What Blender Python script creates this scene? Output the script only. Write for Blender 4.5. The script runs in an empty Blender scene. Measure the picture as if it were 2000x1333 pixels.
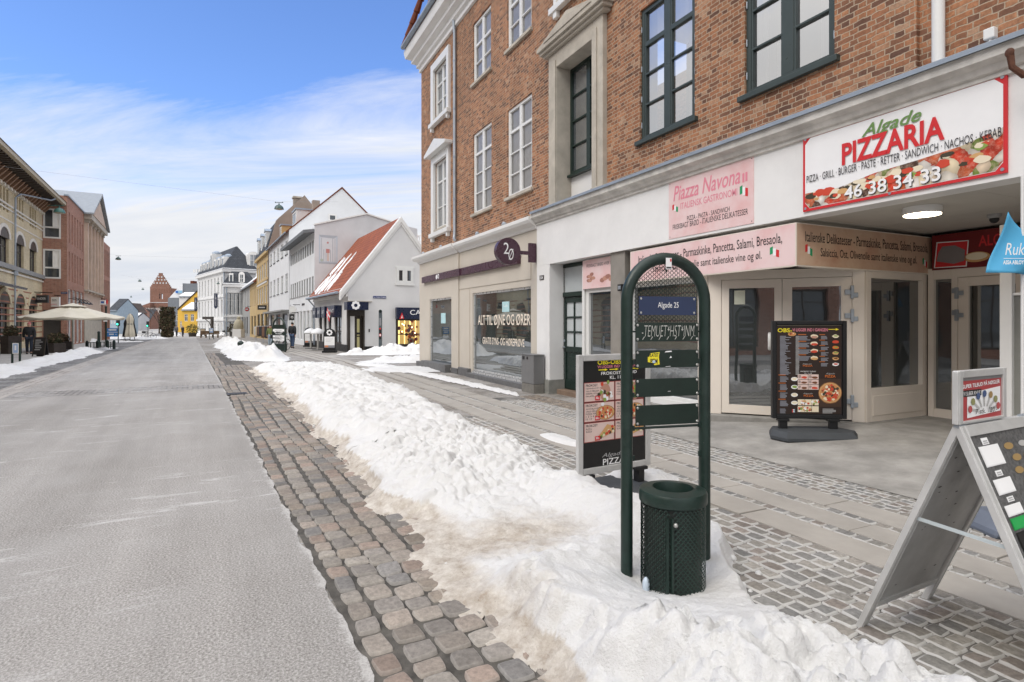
import bpy, math, random
import numpy as np
from mathutils import Vector, Matrix
R = math.radians
random.seed(7)
SC = bpy.context.scene
COL = SC.collection

# ---------------------------------------------------------------- camera, sky, sun, exposure
CAM_H = 1.55
F = 1130.0                      # focal length in photo pixels (photo 2000 px wide)
cam = bpy.data.objects.new("camera", bpy.data.cameras.new("camera"))
COL.objects.link(cam)
cam.location = (0, 0, CAM_H)
cam.rotation_euler = (R(90), 0, 0)
cam.data.sensor_width = 36
cam.data.lens = F / 2000 * 36
cam.data.shift_y = -0.01725
cam.data.clip_start = 0.05
cam.data.clip_end = 3000
SC.camera = cam

SUN_POS = Vector((-0.52, -0.46, 0.72)).normalized()
sun = bpy.data.objects.new("sun", bpy.data.lights.new("sun", 'SUN'))
COL.objects.link(sun)
sun.data.energy = 1.1
sun.data.angle = R(30)
sun.data.color = (1.0, 0.93, 0.83)
sun.rotation_euler = (-SUN_POS).to_track_quat('-Z', 'Y').to_euler()

W = bpy.data.worlds.new("World")
SC.world = W
W.use_nodes = True
def build_world():
    nt = W.node_tree; N = nt.nodes; L = nt.links
    N.clear()
    out = N.new('ShaderNodeOutputWorld'); bg = N.new('ShaderNodeBackground')
    sky = N.new('ShaderNodeTexSky'); sky.sky_type = 'NISHITA'; sky.sun_disc = False
    sky.sun_elevation = math.asin(SUN_POS.z)
    sky.sun_rotation = math.atan2(SUN_POS.x, SUN_POS.y)
    sky.air_density = 1.0; sky.dust_density = 0.3; sky.ozone_density = 3.0
    bg.inputs[1].default_value = 0.1
    tc = N.new('ShaderNodeTexCoord')
    sep = N.new('ShaderNodeSeparateXYZ'); L.new(tc.outputs['Generated'], sep.inputs[0])
    def mth(op, a, b=None, clamp=False):
        n = N.new('ShaderNodeMath'); n.operation = op; n.use_clamp = clamp
        for i, v in enumerate((a, b)):
            if v is None: continue
            if isinstance(v, (int, float)): n.inputs[i].default_value = v
            else: L.new(v, n.inputs[i])
        return n.outputs[0]
    zz = mth('MAXIMUM', sep.outputs[2], 0.0)
    den = mth('ADD', zz, 0.16)
    px = mth('DIVIDE', sep.outputs[0], den); py = mth('DIVIDE', sep.outputs[1], den)
    cmb = N.new('ShaderNodeCombineXYZ'); L.new(px, cmb.inputs[0]); L.new(py, cmb.inputs[1])
    mp = N.new('ShaderNodeMapping'); mp.inputs['Rotation'].default_value = (0, 0, R(35))
    mp.inputs['Scale'].default_value = (0.55, 1.5, 1); mp.inputs['Location'].default_value = (3.3, 1.7, 0)
    L.new(cmb.outputs[0], mp.inputs[0])
    def noise(scale, det, rough, dist, vec):
        n = N.new('ShaderNodeTexNoise'); n.inputs['Scale'].default_value = scale
        n.inputs['Detail'].default_value = det; n.inputs['Roughness'].default_value = rough
        n.inputs['Distortion'].default_value = dist; L.new(vec, n.inputs['Vector']); return n.outputs[0]
    n1 = noise(0.8, 11, 0.66, 1.2, mp.outputs[0])
    n2 = noise(0.35, 3, 0.5, 0.2, cmb.outputs[0])
    # more cloud low down, and a nearly closed deck behind the camera
    low = mth('MAXIMUM', mth('MULTIPLY', mth('SUBTRACT', 0.30, sep.outputs[2]), 2.2), -0.36)
    beh = mth('MULTIPLY', mth('ADD', mth('MULTIPLY', sep.outputs[1], -1.0), 0.45, True), 0.45)
    right = mth('MULTIPLY', mth('ADD', sep.outputs[0], 0.30), 0.16)
    up = mth('MULTIPLY', mth('SUBTRACT', sep.outputs[2], 0.50, True), 1.6)
    cov = mth('ADD', mth('ADD', n1, mth('MULTIPLY', n2, 0.35)), mth('ADD', mth('ADD', low, beh), mth('ADD', right, mth('ADD', up, mth('MULTIPLY', mth('SUBTRACT', mth('MULTIPLY', sep.outputs[0], -1.0), 0.70, True), 3.0)))))
    rp = N.new('ShaderNodeValToRGB'); L.new(cov, rp.inputs[0])
    e = rp.color_ramp.elements; e[0].position = 0.53; e[0].color = (0, 0, 0, 1); e[1].position = 0.92; e[1].color = (1, 1, 1, 1)
    # cloud body colour: soft white with grey-blue undersides near the horizon
    n3 = noise(1.4, 6, 0.6, 0.4, mp.outputs[0])
    cr = N.new('ShaderNodeValToRGB'); L.new(n3, cr.inputs[0])
    q = cr.color_ramp.elements; q[0].position = 0.30; q[0].color = (7.9, 8.2, 8.8, 1); q[1].position = 0.66; q[1].color = (10.0, 9.8, 9.6, 1)
    hs = N.new('ShaderNodeMixRGB'); hs.blend_type = 'MULTIPLY'; hs.inputs[0].default_value = 1.0; hs.inputs[2].default_value = (1.12, 1.30, 1.70, 1)
    L.new(sky.outputs[0], hs.inputs[1])
    # an overcast deck is brighter overhead than at the horizon
    el = mth('ADD', mth('ADD', 0.60, mth('MULTIPLY', zz, 0.40)), mth('MULTIPLY', mth('SUBTRACT', zz, 0.38, True), 1.5))
    cm = N.new('ShaderNodeMixRGB'); cm.blend_type = 'MULTIPLY'; cm.inputs[0].default_value = 1.0
    tr = N.new('ShaderNodeValToRGB'); L.new(zz, tr.inputs[0]); h = tr.color_ramp.elements
    h[0].position = 0.0; h[0].color = (0.93, 0.97, 1.03, 1); h[1].position = 0.40; h[1].color = (1, 1, 1, 1)
    tm = N.new('ShaderNodeMixRGB'); tm.blend_type = 'MULTIPLY'; tm.inputs[0].default_value = 1.0; L.new(cr.outputs[0], tm.inputs[1]); L.new(tr.outputs[0], tm.inputs[2])
    L.new(tm.outputs[0], cm.inputs[1]); L.new(el, cm.inputs[2])
    mx = N.new('ShaderNodeMixRGB'); L.new(rp.outputs[0], mx.inputs[0]); L.new(hs.outputs[0], mx.inputs[1]); L.new(cm.outputs[0], mx.inputs[2])
    L.new(mx.outputs[0], bg.inputs[0]); L.new(bg.outputs[0], out.inputs[0])
build_world()
SC.view_settings.view_transform = 'Standard'
SC.view_settings.look = 'None'
SC.view_settings.exposure = 0.55
SC.view_settings.gamma = 1.0

# ---------------------------------------------------------------- frames
T2 = Vector((-0.486, 0.874)); RR2 = Vector((0.874, 0.486)); O2 = Vector((-0.59, 2.5))   # street frame
def gz(a): return -0.006 * min(max(0.0, a - 14.0), 116.0)
def S2(a, b): return O2 + T2 * a + RR2 * b
def S(a, b, z=0.0):
    p = S2(a, b); return Vector((p.x, p.y, gz(a) + z))
def ab(x, y):
    v = Vector((x, y)) - O2; return v.dot(T2), v.dot(RR2)
def G(px, py, z=0.0):
    zz = z
    for _ in range(12):
        Y = (CAM_H - zz) * F / (py - 632.0); X = (px - 1000.0) / F * Y
        zz = gz(ab(X, Y)[0]) + z
    return Vector((X, Y, zz))
def PX(px, py, Y): return Vector(((px - 1000.0) / F * Y, Y, CAM_H - (py - 632.0) / F * Y))

class Pl:
    """vertical plane: origin o, unit d to the right along it, i into it"""
    def __init__(s, o, d):
        s.o = Vector((o[0], o[1])); s.d = Vector((d[0], d[1])).normalized(); s.i = Vector((-s.d.y, s.d.x))
    def at(s, px, py=632.0, y0=0.0):
        ray = Vector(((px - 1000.0) / F, 1.0)); Y = (y0 + s.i.dot(s.o)) / s.i.dot(ray)
        return (ray * Y - s.o).dot(s.d), CAM_H - (py - 632.0) / F * Y
    def x(s, px, y0=0.0): return s.at(px, 632, y0)[0]
    def z(s, px, py, y0=0.0): return s.at(px, py, y0)[1]
    def root(s, name, label, cat, z=0.0, group=None):
        return empty(name, (s.o.x, s.o.y, z), math.atan2(s.d.y, s.d.x), label, cat, group)
    def w(s, x, y, z=0.0):
        p = s.o + s.d * x + s.i * y; return Vector((p.x, p.y, z))

# ---------------------------------------------------------------- object helpers
def tag(o, label=None, cat=None, group=None, kind=None):
    if label: o["label"] = label
    if cat: o["category"] = cat
    if group: o["group"] = group
    if kind: o["kind"] = kind
    return o
def empty(name, loc, rz=0.0, label=None, cat=None, group=None):
    o = bpy.data.objects.new(name, None); o.empty_display_size = 0.1
    COL.objects.link(o); o.location = loc; o.rotation_euler = (0, 0, rz)
    return tag(o, label, cat, group)
def dup(o, loc=None, rz=None, label=None, parent=None):
    c = o.copy(); COL.objects.link(c)
    if parent is not None: c.parent = parent
    if loc is not None: c.location = loc
    if rz is not None: c.rotation_euler = (0, 0, rz)
    if label: c["label"] = label
    for ch in list(o.children): dup(ch, parent=c)
    return c

class MB:
    def __init__(s): s.v = []; s.f = []; s.m = []; s.ms = []; s.M = None
    def mi(s, mat):
        if mat not in s.ms: s.ms.append(mat)
        return s.ms.index(mat)
    def add(s, vs, fs, mat):
        n = len(s.v); k = s.mi(mat)
        if s.M is not None: vs = [s.M @ Vector(v) for v in vs]
        s.v.extend([tuple(v) for v in vs]); s.f.extend([tuple(i + n for i in f) for f in fs]); s.m.extend([k] * len(fs))
        return s
    def box(s, x0, x1, y0, y1, z0, z1, mat):
        return s.add([(x0, y0, z0), (x1, y0, z0), (x1, y1, z0), (x0, y1, z0), (x0, y0, z1), (x1, y0, z1), (x1, y1, z1), (x0, y1, z1)],
                     [(0, 3, 2, 1), (4, 5, 6, 7), (0, 1, 5, 4), (1, 2, 6, 5), (2, 3, 7, 6), (3, 0, 4, 7)], mat)
    def quad(s, a, b, c, d, mat): return s.add([a, b, c, d], [(0, 1, 2, 3)], mat)
    def prism(s, poly, lo, hi, mat, ax='y'):
        n = len(poly)
        def P(p, t):
            if ax == 'y': return (p[0], t, p[1])
            if ax == 'x': return (t, p[0], p[1])
            return (p[0], p[1], t)
        vs = [P(p, lo) for p in poly] + [P(p, hi) for p in poly]
        fs = [tuple(range(n - 1, -1, -1)), tuple(range(n, 2 * n))] + [(i, (i + 1) % n, n + (i + 1) % n, n + i) for i in range(n)]
        return s.add(vs, fs, mat)
    def tube(s, pts, r, mat, n=8, closed=False, cap=True):
        pts = [Vector(p) for p in pts]; k = len(pts)
        rs = r if isinstance(r, (list, tuple)) else [r] * k
        vs = []; fs = []; prev = None
        for i, p in enumerate(pts):
            if closed: t = pts[(i + 1) % k] - pts[i - 1]
            else: t = pts[min(i + 1, k - 1)] - pts[max(i - 1, 0)]
            t = t.normalized() if t.length > 1e-9 else Vector((0, 0, 1))
            if prev is None:
                up = Vector((0, 0, 1)) if abs(t.z) < 0.9 else Vector((1, 0, 0))
                a = t.cross(up).normalized()
            else:
                a = prev - t * prev.dot(t)
                a = a.normalized() if a.length > 1e-6 else t.orthogonal().normalized()
            prev = a; b = t.cross(a)
            for j in range(n):
                w = 2 * math.pi * j / n
                vs.append(p + (a * math.cos(w) + b * math.sin(w)) * rs[i])
        for i in range(k if closed else k - 1):
            i2 = (i + 1) % k
            for j in range(n):
                fs.append((i * n + j, i * n + (j + 1) % n, i2 * n + (j + 1) % n, i2 * n + j))
        if not closed and cap:
            fs.append(tuple(range(n - 1, -1, -1))); fs.append(tuple((k - 1) * n + j for j in range(n)))
        return s.add(vs, fs, mat)
    def cyl(s, p0, p1, r0, mat, r1=None, n=12): return s.tube([p0, p1], [r0, r0 if r1 is None else r1], mat, n)
    def lathe(s, prof, c, mat, n=24, cap=True):
        vs = []; fs = []
        for (r, z) in prof:
            for j in range(n):
                w = 2 * math.pi * j / n; vs.append((c[0] + r * math.cos(w), c[1] + r * math.sin(w), c[2] + z))
        for i in range(len(prof) - 1):
            for j in range(n): fs.append((i * n + j, i * n + (j + 1) % n, (i + 1) * n + (j + 1) % n, (i + 1) * n + j))
        if cap:
            fs.append(tuple(range(n - 1, -1, -1))); fs.append(tuple((len(prof) - 1) * n + j for j in range(n)))
        return s.add(vs, fs, mat)
    def sphere(s, c, r, mat, n=12, m=7, sc=(1, 1, 1)):
        vs = []; fs = []
        for i in range(m + 1):
            th = math.pi * i / m
            for j in range(n):
                w = 2 * math.pi * j / n
                vs.append((c[0] + r * sc[0] * math.sin(th) * math.cos(w), c[1] + r * sc[1] * math.sin(th) * math.sin(w), c[2] - r * sc[2] * math.cos(th)))
        for i in range(m):
            for j in range(n): fs.append((i * n + j, i * n + (j + 1) % n, (i + 1) * n + (j + 1) % n, (i + 1) * n + j))
        return s.add(vs, fs, mat)
    # flat artwork on a sign face at y (facing -y)
    def rect(s, x0, x1, z0, z1, mat, y=0.0): return s.quad((x0, y, z0), (x1, y, z0), (x1, y, z1), (x0, y, z1), mat)
    def disc(s, cx, cz, rx, mat, y=0.0, rz=None, n=20, rag=0.0):
        rz = rx if rz is None else rz
        vs = []
        for j in range(n):
            k = 1 + random.uniform(-rag, rag)
            vs.append((cx + rx * k * math.cos(2 * math.pi * j / n), y, cz + rz * k * math.sin(2 * math.pi * j / n)))
        return s.add(vs, [tuple(range(n))], mat)
    def poly(s, pts, mat, y=0.0): return s.add([(p[0], y, p[1]) for p in pts], [tuple(range(len(pts)))], mat)
    def text(s, body, x0, x1, z0, z1, mat, y=0.0, shear=0.0, bold=0.0, ext=0.0, skew=0.0):
        vs, fs = glyphs(body, shear, bold)
        if not vs: return s
        ax = min(v[0] for v in vs); bx = max(v[0] for v in vs); ay = min(v[1] for v in vs); by = max(v[1] for v in vs)
        kx = (x1 - x0) / max(bx - ax, 1e-6); kz = (z1 - z0) / max(by - ay, 1e-6)
        P = [(x0 + (v[0] - ax) * kx, y, z0 + (v[1] - ay) * kz + skew * (v[0] - ax) * kx) for v in vs]
        s.add(P, fs, mat)
        return s
    def build(s, name, parent=None, smooth=False, bevel=0.0, ang=40, loc=None):
        me = bpy.data.meshes.new(name); me.from_pydata(s.v, [], s.f)
        for m in s.ms: me.materials.append(m)
        me.polygons.foreach_set('material_index', s.m)
        me.update()
        if smooth:
            me.polygons.foreach_set('use_smooth', [True] * len(me.polygons)); me.set_sharp_from_angle(angle=R(ang))
        o = bpy.data.objects.new(name, me); COL.objects.link(o)
        if parent is not None: o.parent = parent
        if loc is not None: o.location = loc
        if bevel:
            b = o.modifiers.new('bevel', 'BEVEL'); b.width = bevel; b.segments = 2; b.limit_method = 'ANGLE'; b.angle_limit = R(50)
        return o
_gc = {}
def glyphs(body, shear, bold):
    k = (body, shear, bold)
    if k in _gc: return _gc[k]
    cu = bpy.data.curves.new("lettering", 'FONT'); cu.body = body; cu.size = 1.0; cu.shear = shear; cu.offset = bold; cu.resolution_u = 3; cu.fill_mode = 'FRONT'
    ob = bpy.data.objects.new("lettering", cu); COL.objects.link(ob)
    dg = bpy.context.evaluated_depsgraph_get(); ev = ob.evaluated_get(dg); me = ev.to_mesh()
    vs = [tuple(v.co) for v in me.vertices]; fs = [tuple(p.vertices) for p in me.polygons]
    ev.to_mesh_clear(); bpy.data.objects.remove(ob); bpy.data.curves.remove(cu)
    _gc[k] = (vs, fs); return _gc[k]

# ---------------------------------------------------------------- materials
_mc = {}
class NT:
    def __init__(s, name):
        s.mat = bpy.data.materials.new(name); s.mat.use_nodes = True
        s.nt = s.mat.node_tree; s.N = s.nt.nodes; s.L = s.nt.links
        s.b = s.N['Principled BSDF']
        s.tc = None
    def co(s, which='Object'):
        if s.tc is None: s.tc = s.N.new('ShaderNodeTexCoord')
        return s.tc.outputs[which]
    def node(s, t, **kw):
        n = s.N.new(t)
        for k, v in kw.items(): setattr(n, k, v)
        return n
    def set(s, sock, v):
        if isinstance(v, (int, float, tuple, list)):
            if isinstance(v, (tuple, list)) and len(v) == 3 and sock.type == 'RGBA': v = (*v, 1)
            sock.default_value = v
        else: s.L.new(v, sock)
    def math(s, op, a, b=0.0, clamp=False):
        n = s.node('ShaderNodeMath', operation=op, use_clamp=clamp); s.set(n.inputs[0], a); s.set(n.inputs[1], b); return n.outputs[0]
    def noise(s, scale, det=4, rough=0.55, vec=None, dist=0.0, col=False):
        n = s.node('ShaderNodeTexNoise'); n.inputs['Scale'].default_value = scale; n.inputs['Detail'].default_value = det
        n.inputs['Roughness'].default_value = rough; n.inputs['Distortion'].default_value = dist
        s.L.new(vec if vec is not None else s.co(), n.inputs['Vector']); return n.outputs[1 if col else 0]
    def ramp(s, fac, stops, interp='LINEAR'):
        n = s.node('ShaderNodeValToRGB'); n.color_ramp.interpolation = interp; s.L.new(fac, n.inputs[0])
        E = n.color_ramp.elements
        while len(E) < len(stops): E.new(0.5)
        for e, (p, c) in zip(E, stops):
            e.position = p; e.color = (c, c, c, 1) if isinstance(c, (int, float)) else (*c, 1)
        return n.outputs[0]
    def mix(s, fac, a, b, mode='MIX'):
        n = s.node('ShaderNodeMixRGB', blend_type=mode); s.set(n.inputs[0], fac); s.set(n.inputs[1], a); s.set(n.inputs[2], b); return n.outputs[0]
    def mapping(s, scale=(1, 1, 1), rot=(0, 0, 0), vec=None):
        n = s.node('ShaderNodeMapping'); n.inputs['Scale'].default_value = scale; n.inputs['Rotation'].default_value = rot
        s.L.new(vec if vec is not None else s.co(), n.inputs[0]); return n.outputs[0]
    def bump(s, h, st=0.3, dist=0.01):
        n = s.node('ShaderNodeBump'); n.inputs['Strength'].default_value = st; n.inputs['Distance'].default_value = dist
        s.L.new(h, n.inputs['Height']); s.L.new(n.outputs[0], s.b.inputs['Normal'])
    def wallvec(s):
        sp = s.node('ShaderNodeSeparateXYZ'); s.L.new(s.co(), sp.inputs[0])
        c = s.node('ShaderNodeCombineXYZ'); s.L.new(s.math('ADD', sp.outputs[0], sp.outputs[1]), c.inputs[0]); s.L.new(sp.outputs[2], c.inputs[1])
        return c.outputs[0]
    def done(s, col=None, rough=None, spec=None, metal=None):
        if col is not None: s.set(s.b.inputs['Base Color'], col)
        if rough is not None: s.set(s.b.inputs['Roughness'], rough)
        if spec is not None: s.b.inputs['Specular IOR Level'].default_value = spec
        if metal is not None: s.b.inputs['Metallic'].default_value = metal
        return s.mat
def sc(c, k): return tuple(min(1, x * k) for x in c)
def pm(name, col, rough=0.6, var=0.12, scale=3.0, spec=0.4, metal=0.0, bump=0.0, bscale=60.0, grime=0.0):
    if name in _mc: return _mc[name]
    t = NT(name)
    n = t.noise(scale, 6, 0.6)
    c = t.ramp(n, [(0.3, sc(col, 1 - var)), (0.7, sc(col, 1 + var))])
    if grime:
        g = t.ramp(t.noise(scale * 0.45, 8, 0.7), [(0.45, 0.0), (0.75, 1.0)])
        c = t.mix(t.math('MULTIPLY', g, grime), c, sc(col, 0.55))
    if bump: t.bump(t.noise(bscale, 5, 0.6), bump, 0.01)
    m = t.done(c, t.ramp(t.noise(scale * 3, 3), [(0.3, max(0, rough - 0.08)), (0.7, min(1, rough + 0.08))]), spec, metal)
    _mc[name] = m; return m
def brick(name, stops, mortar, bw=0.235, rh=0.072, ms=0.010, bump=0.5, wob=0.010, dark=0.25, off=0.5):
    if name in _mc: return _mc[name]
    t = NT(name); v = t.wallvec()
    nz = t.noise(9.0, 4, 0.6, col=True)
    sub = t.node('ShaderNodeVectorMath', operation='SUBTRACT'); t.L.new(nz, sub.inputs[0]); sub.inputs[1].default_value = (0.5, 0.5, 0.5)
    scl = t.node('ShaderNodeVectorMath', operation='SCALE'); t.L.new(sub.outputs[0], scl.inputs[0]); scl.inputs['Scale'].default_value = wob * 2
    adv = t.node('ShaderNodeVectorMath', operation='ADD'); t.L.new(v, adv.inputs[0]); t.L.new(scl.outputs[0], adv.inputs[1])
    b = t.node('ShaderNodeTexBrick'); t.L.new(adv.outputs[0], b.inputs['Vector'])
    b.offset = off; b.squash = 0.5; b.squash_frequency = 2
    b.inputs['Color1'].default_value = (0, 0, 0, 1); b.inputs['Color2'].default_value = (1, 1, 1, 1); b.inputs['Mortar'].default_value = (0.5, 0.5, 0.5, 1)
    b.inputs['Scale'].default_value = 1; b.inputs['Mortar Size'].default_value = ms; b.inputs['Mortar Smooth'].default_value = 0.45
    b.inputs['Brick Width'].default_value = bw; b.inputs['Row Height'].default_value = rh
    c = t.ramp(b.outputs['Color'], stops)
    n2 = t.noise(26.0, 6, 0.7)
    c = t.mix(t.math('MULTIPLY', t.ramp(n2, [(0.35, 0.0), (0.72, 1.0)]), dark), c, sc(stops[0][1], 0.55))
    n3 = t.noise(0.5, 5, 0.6)
    c = t.mix(1.0, c, t.ramp(n3, [(0.3, 0.76), (0.7, 1.12)]), 'MULTIPLY')
    if wob > .01:      # soot streaks and pale salt bloom on the old wall
        c = t.mix(1.0, c, t.ramp(t.noise(1.0, 6, .65, t.mapping((1.6, 1.6, .25))), [(.35, .74), (.6, 1.06)]), 'MULTIPLY')
        c = t.mix(t.ramp(t.noise(1.1, 7, .7), [(.62, 0.0), (.78, .38)]), c, (.55, .45, .37))
    mcol = t.mix(t.noise(14, 4), sc(mortar, 0.8), sc(mortar, 1.15))
    c = t.mix(b.outputs['Fac'], c, mcol)
    h = t.math('ADD', t.math('SUBTRACT', 1.0, b.outputs['Fac']), t.math('MULTIPLY', n2, 0.5))
    t.bump(h, bump, 0.012)
    m = t.done(c, 0.85, 0.25); _mc[name] = m; return m
def tiles(name, c0, c1, rh=0.30, bw=0.22, snow=0.0):
    if name in _mc: return _mc[name]
    t = NT(name)
    b = t.node('ShaderNodeTexBrick'); t.L.new(t.co('UV'), b.inputs['Vector']); b.offset = 0.0
    b.inputs['Color1'].default_value = (*c0, 1); b.inputs['Color2'].default_value = (*c1, 1); b.inputs['Mortar'].default_value = (*sc(c0, 0.35), 1)
    b.inputs['Scale'].default_value = 1; b.inputs['Mortar Size'].default_value = 0.022; b.inputs['Mortar Smooth'].default_value = 0.6
    b.inputs['Brick Width'].default_value = bw; b.inputs['Row Height'].default_value = rh
    c = t.mix(t.math('MULTIPLY', t.ramp(t.noise(3.5, 6, 0.7), [(0.4, 0.0), (0.75, 1.0)]), 0.45), b.outputs['Color'], sc(c0, 0.5))
    t.bump(t.math('SUBTRACT', 1.0, b.outputs['Fac']), 0.7, 0.03)
    m = t.done(c, 0.8, 0.25); _mc[name] = m; return m
def glass_mat(name, tint=(0.02, 0.024, 0.028), ior=1.9, curtain=None):
    if name in _mc: return _mc[name]
    t = NT(name)
    d = t.node('ShaderNodeBsdfDiffuse'); t.L.new(t.ramp(t.noise(0.8, 3), [(0.35, tint), (0.7, sc(tint, 2.2))]), d.inputs[0])
    g = t.node('ShaderNodeBsdfGlossy'); g.inputs['Roughness'].default_value = 0.02; g.inputs[0].default_value = (0.95, 0.98, 1, 1)
    fr = t.node('ShaderNodeFresnel'); fr.inputs[0].default_value = ior
    bp = t.node('ShaderNodeBump'); bp.inputs['Strength'].default_value = 0.03; bp.inputs['Distance'].default_value = 0.05
    t.L.new(t.noise(1.2, 2), bp.inputs['Height']); t.L.new(bp.outputs[0], g.inputs['Normal'])
    mx = t.node('ShaderNodeMixShader'); t.L.new(fr.outputs[0], mx.inputs[0]); t.L.new(d.outputs[0], mx.inputs[1]); t.L.new(g.outputs[0], mx.inputs[2])
    t.L.new(mx.outputs[0], t.N['Material Output'].inputs[0])
    _mc[name] = t.mat; return t.mat
def clear_mat(name, ior=1.5, tint=(1, 1, 1)):
    if name in _mc: return _mc[name]
    t = NT(name)
    d = t.node('ShaderNodeBsdfTransparent'); d.inputs[0].default_value = (*tint, 1)
    g = t.node('ShaderNodeBsdfGlossy'); g.inputs['Roughness'].default_value = 0.01
    fr = t.node('ShaderNodeFresnel'); fr.inputs[0].default_value = ior
    mx = t.node('ShaderNodeMixShader'); t.L.new(fr.outputs[0], mx.inputs[0]); t.L.new(d.outputs[0], mx.inputs[1]); t.L.new(g.outputs[0], mx.inputs[2])
    t.L.new(mx.outputs[0], t.N['Material Output'].inputs[0])
    _mc[name] = t.mat; return t.mat
def emit(name, col, st=1.0):
    if name in _mc: return _mc[name]
    t = NT(name); t.b.inputs['Emission Strength'].default_value = st; t.b.inputs['Emission Color'].default_value = (*col, 1)
    t.b.inputs['Base Color'].default_value = (*sc(col, 0.5), 1)
    _mc[name] = t.mat; return t.mat

def wallgrid(mb, x0, x1, z0, z1, holes, mat, y=0.0, rev=0.14, rmat=None):
    """wall sheet facing -y with rectangular openings and their reveals; holes = (xa, xb, za, zb)"""
    holes = [(max(x0, min(h[0], h[1])), min(x1, max(h[0], h[1])), max(z0, h[2]), min(z1, h[3])) for h in holes]
    xs = sorted(set([x0, x1] + [h[0] for h in holes] + [h[1] for h in holes]))
    zs = sorted(set([z0, z1] + [h[2] for h in holes] + [h[3] for h in holes]))
    for i in range(len(xs) - 1):
        for j in range(len(zs) - 1):
            if xs[i + 1] - xs[i] < 1e-5 or zs[j + 1] - zs[j] < 1e-5: continue
            cx = (xs[i] + xs[i + 1]) / 2; cz = (zs[j] + zs[j + 1]) / 2
            if any(h[0] < cx < h[1] and h[2] < cz < h[3] for h in holes): continue
            mb.rect(xs[i], xs[i + 1], zs[j], zs[j + 1], mat, y)
    rm = rmat or mat
    for (a, b, c, d) in holes:
        e = y + rev
        mb.quad((a, y, c), (a, e, c), (a, e, d), (a, y, d), rm); mb.quad((b, y, d), (b, e, d), (b, e, c), (b, y, c), rm)
        mb.quad((a, y, d), (a, e, d), (b, e, d), (b, y, d), rm); mb.quad((b, y, c), (b, e, c), (a, e, c), (a, y, c), rm)
def grid_frame(mb, x0, x1, z0, z1, mat, y=0.0, dep=0.06, fw=0.06, cols=2, rows=(0.5,), bw=0.03, mull=None):
    """window frame with glazing bars"""
    mb.box(x0, x0 + fw, y, y + dep, z0, z1, mat); mb.box(x1 - fw, x1, y, y + dep, z0, z1, mat)
    mb.box(x0 + fw, x1 - fw, y, y + dep, z1 - fw, z1, mat); mb.box(x0 + fw, x1 - fw, y, y + dep, z0, z0 + fw, mat)
    for k in range(1, cols):
        c = x0 + (x1 - x0) * k / cols; w = (mull or bw) / 2
        mb.box(c - w, c + w, y + 0.004, y + dep, z0 + fw, z1 - fw, mat)
    for r in rows:
        w = bw
        if isinstance(r, tuple): r, w = r
        c = z0 + (z1 - z0) * r
        mb.box(x0 + fw, x1 - fw, y + 0.008, y + dep - 0.004, c - w / 2, c + w / 2, mat)
def add_window(parent, x0, x1, z0, z1, fmat, gmat, y=0.10, dep=0.06, fw=0.06, cols=2, rows=(0.66,), bw=0.03, mull=None, sill=None, name='window'):
    mb = MB(); grid_frame(mb, x0, x1, z0, z1, fmat, y, dep, fw, cols, rows, bw, mull)
    o = mb.build(name, parent)
    MB().rect(x0 + fw * 0.5, x1 - fw * 0.5, z0 + fw * 0.5, z1 - fw * 0.5, gmat, y + dep * 0.6).build('pane', o)
    if sill: MB().box(x0 - 0.05, x1 + 0.05, -0.06, y + 0.01, z0 - 0.07, z0 - 0.001, sill).build('sill', o)
    return o
def set_uv(o, fn):
    me = o.data; uv = me.uv_layers.new(name='uv')
    for lp in me.loops: uv.data[lp.index].uv = fn(me.vertices[lp.vertex_index].co)
# ---------------------------------------------------------------- shared materials
WHITE = pm('white_paint', (0.75, 0.74, 0.715), 0.45, 0.04, 1.5, grime=0.12)
WHITEW = pm('white_window_paint', (0.72, 0.72, 0.70), 0.35, 0.03)
FASCIA = pm('white_fascia_paint', (0.79, 0.785, 0.77), 0.55, 0.05, 1.2, grime=0.25, bump=0.1)
OLDWHITE = pm('weathered_white_timber', (0.62, 0.60, 0.56), 0.7, 0.22, 4, grime=0.5, bump=0.25)
ZINC = pm('zinc', (0.30, 0.35, 0.41), 0.45, 0.12, 3, metal=0.3)
STEEL = pm('galvanised_steel', (0.36, 0.40, 0.44), 0.42, 0.15, 2.5, metal=0.45)
BEIGE = pm('beige_render', (0.56, 0.51, 0.435), 0.8, 0.05, 0.9, grime=0.10, bump=0.06, bscale=40)
STONE = pm('grey_sandstone', (0.46, 0.42, 0.355), 0.85, 0.16, 3, grime=0.35, bump=0.25)
PLINTH = pm('dark_granite_plinth', (0.13, 0.13, 0.13), 0.6, 0.2, 8, bump=0.15)
DKGREEN = pm('dark_green_paint', (0.012, 0.026, 0.021), 0.33, 0.15, 4)
WINGREEN = pm('grey_green_window_paint', (0.040, 0.055, 0.052), 0.35, 0.1)
CREAM = pm('cream_door_frame', (0.76, 0.69, 0.605), 0.4, 0.03)
TAUPE = pm('taupe_post', (0.27, 0.25, 0.22), 0.6, 0.12, grime=0.3)
PURPLE = pm('aubergine_sign_paint', (0.065, 0.028, 0.045), 0.3, 0.08)
BLACK = pm('black_plastic', (0.012, 0.012, 0.013), 0.4, 0.15)
INTERIOR = pm('dark_interior', (0.05, 0.045, 0.04), 0.8, 0.4, 0.8)
BLIND = pm('pale_curtain', (0.86, 0.85, 0.82), 0.8, 0.04)
FROST = pm('frosted_glass', (0.50, 0.54, 0.55), 0.12, 0.05, spec=0.6)
GLASS = glass_mat('dark_glass', ior=1.7)
GLASSB = glass_mat('shop_glass', (0.030, 0.033, 0.033), 2.9)
GLASSR = glass_mat('street_shop_glass', (0.034, 0.040, 0.038), 3.8)
WCLEAR = clear_mat('window_clear_glass', 8.5)
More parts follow.
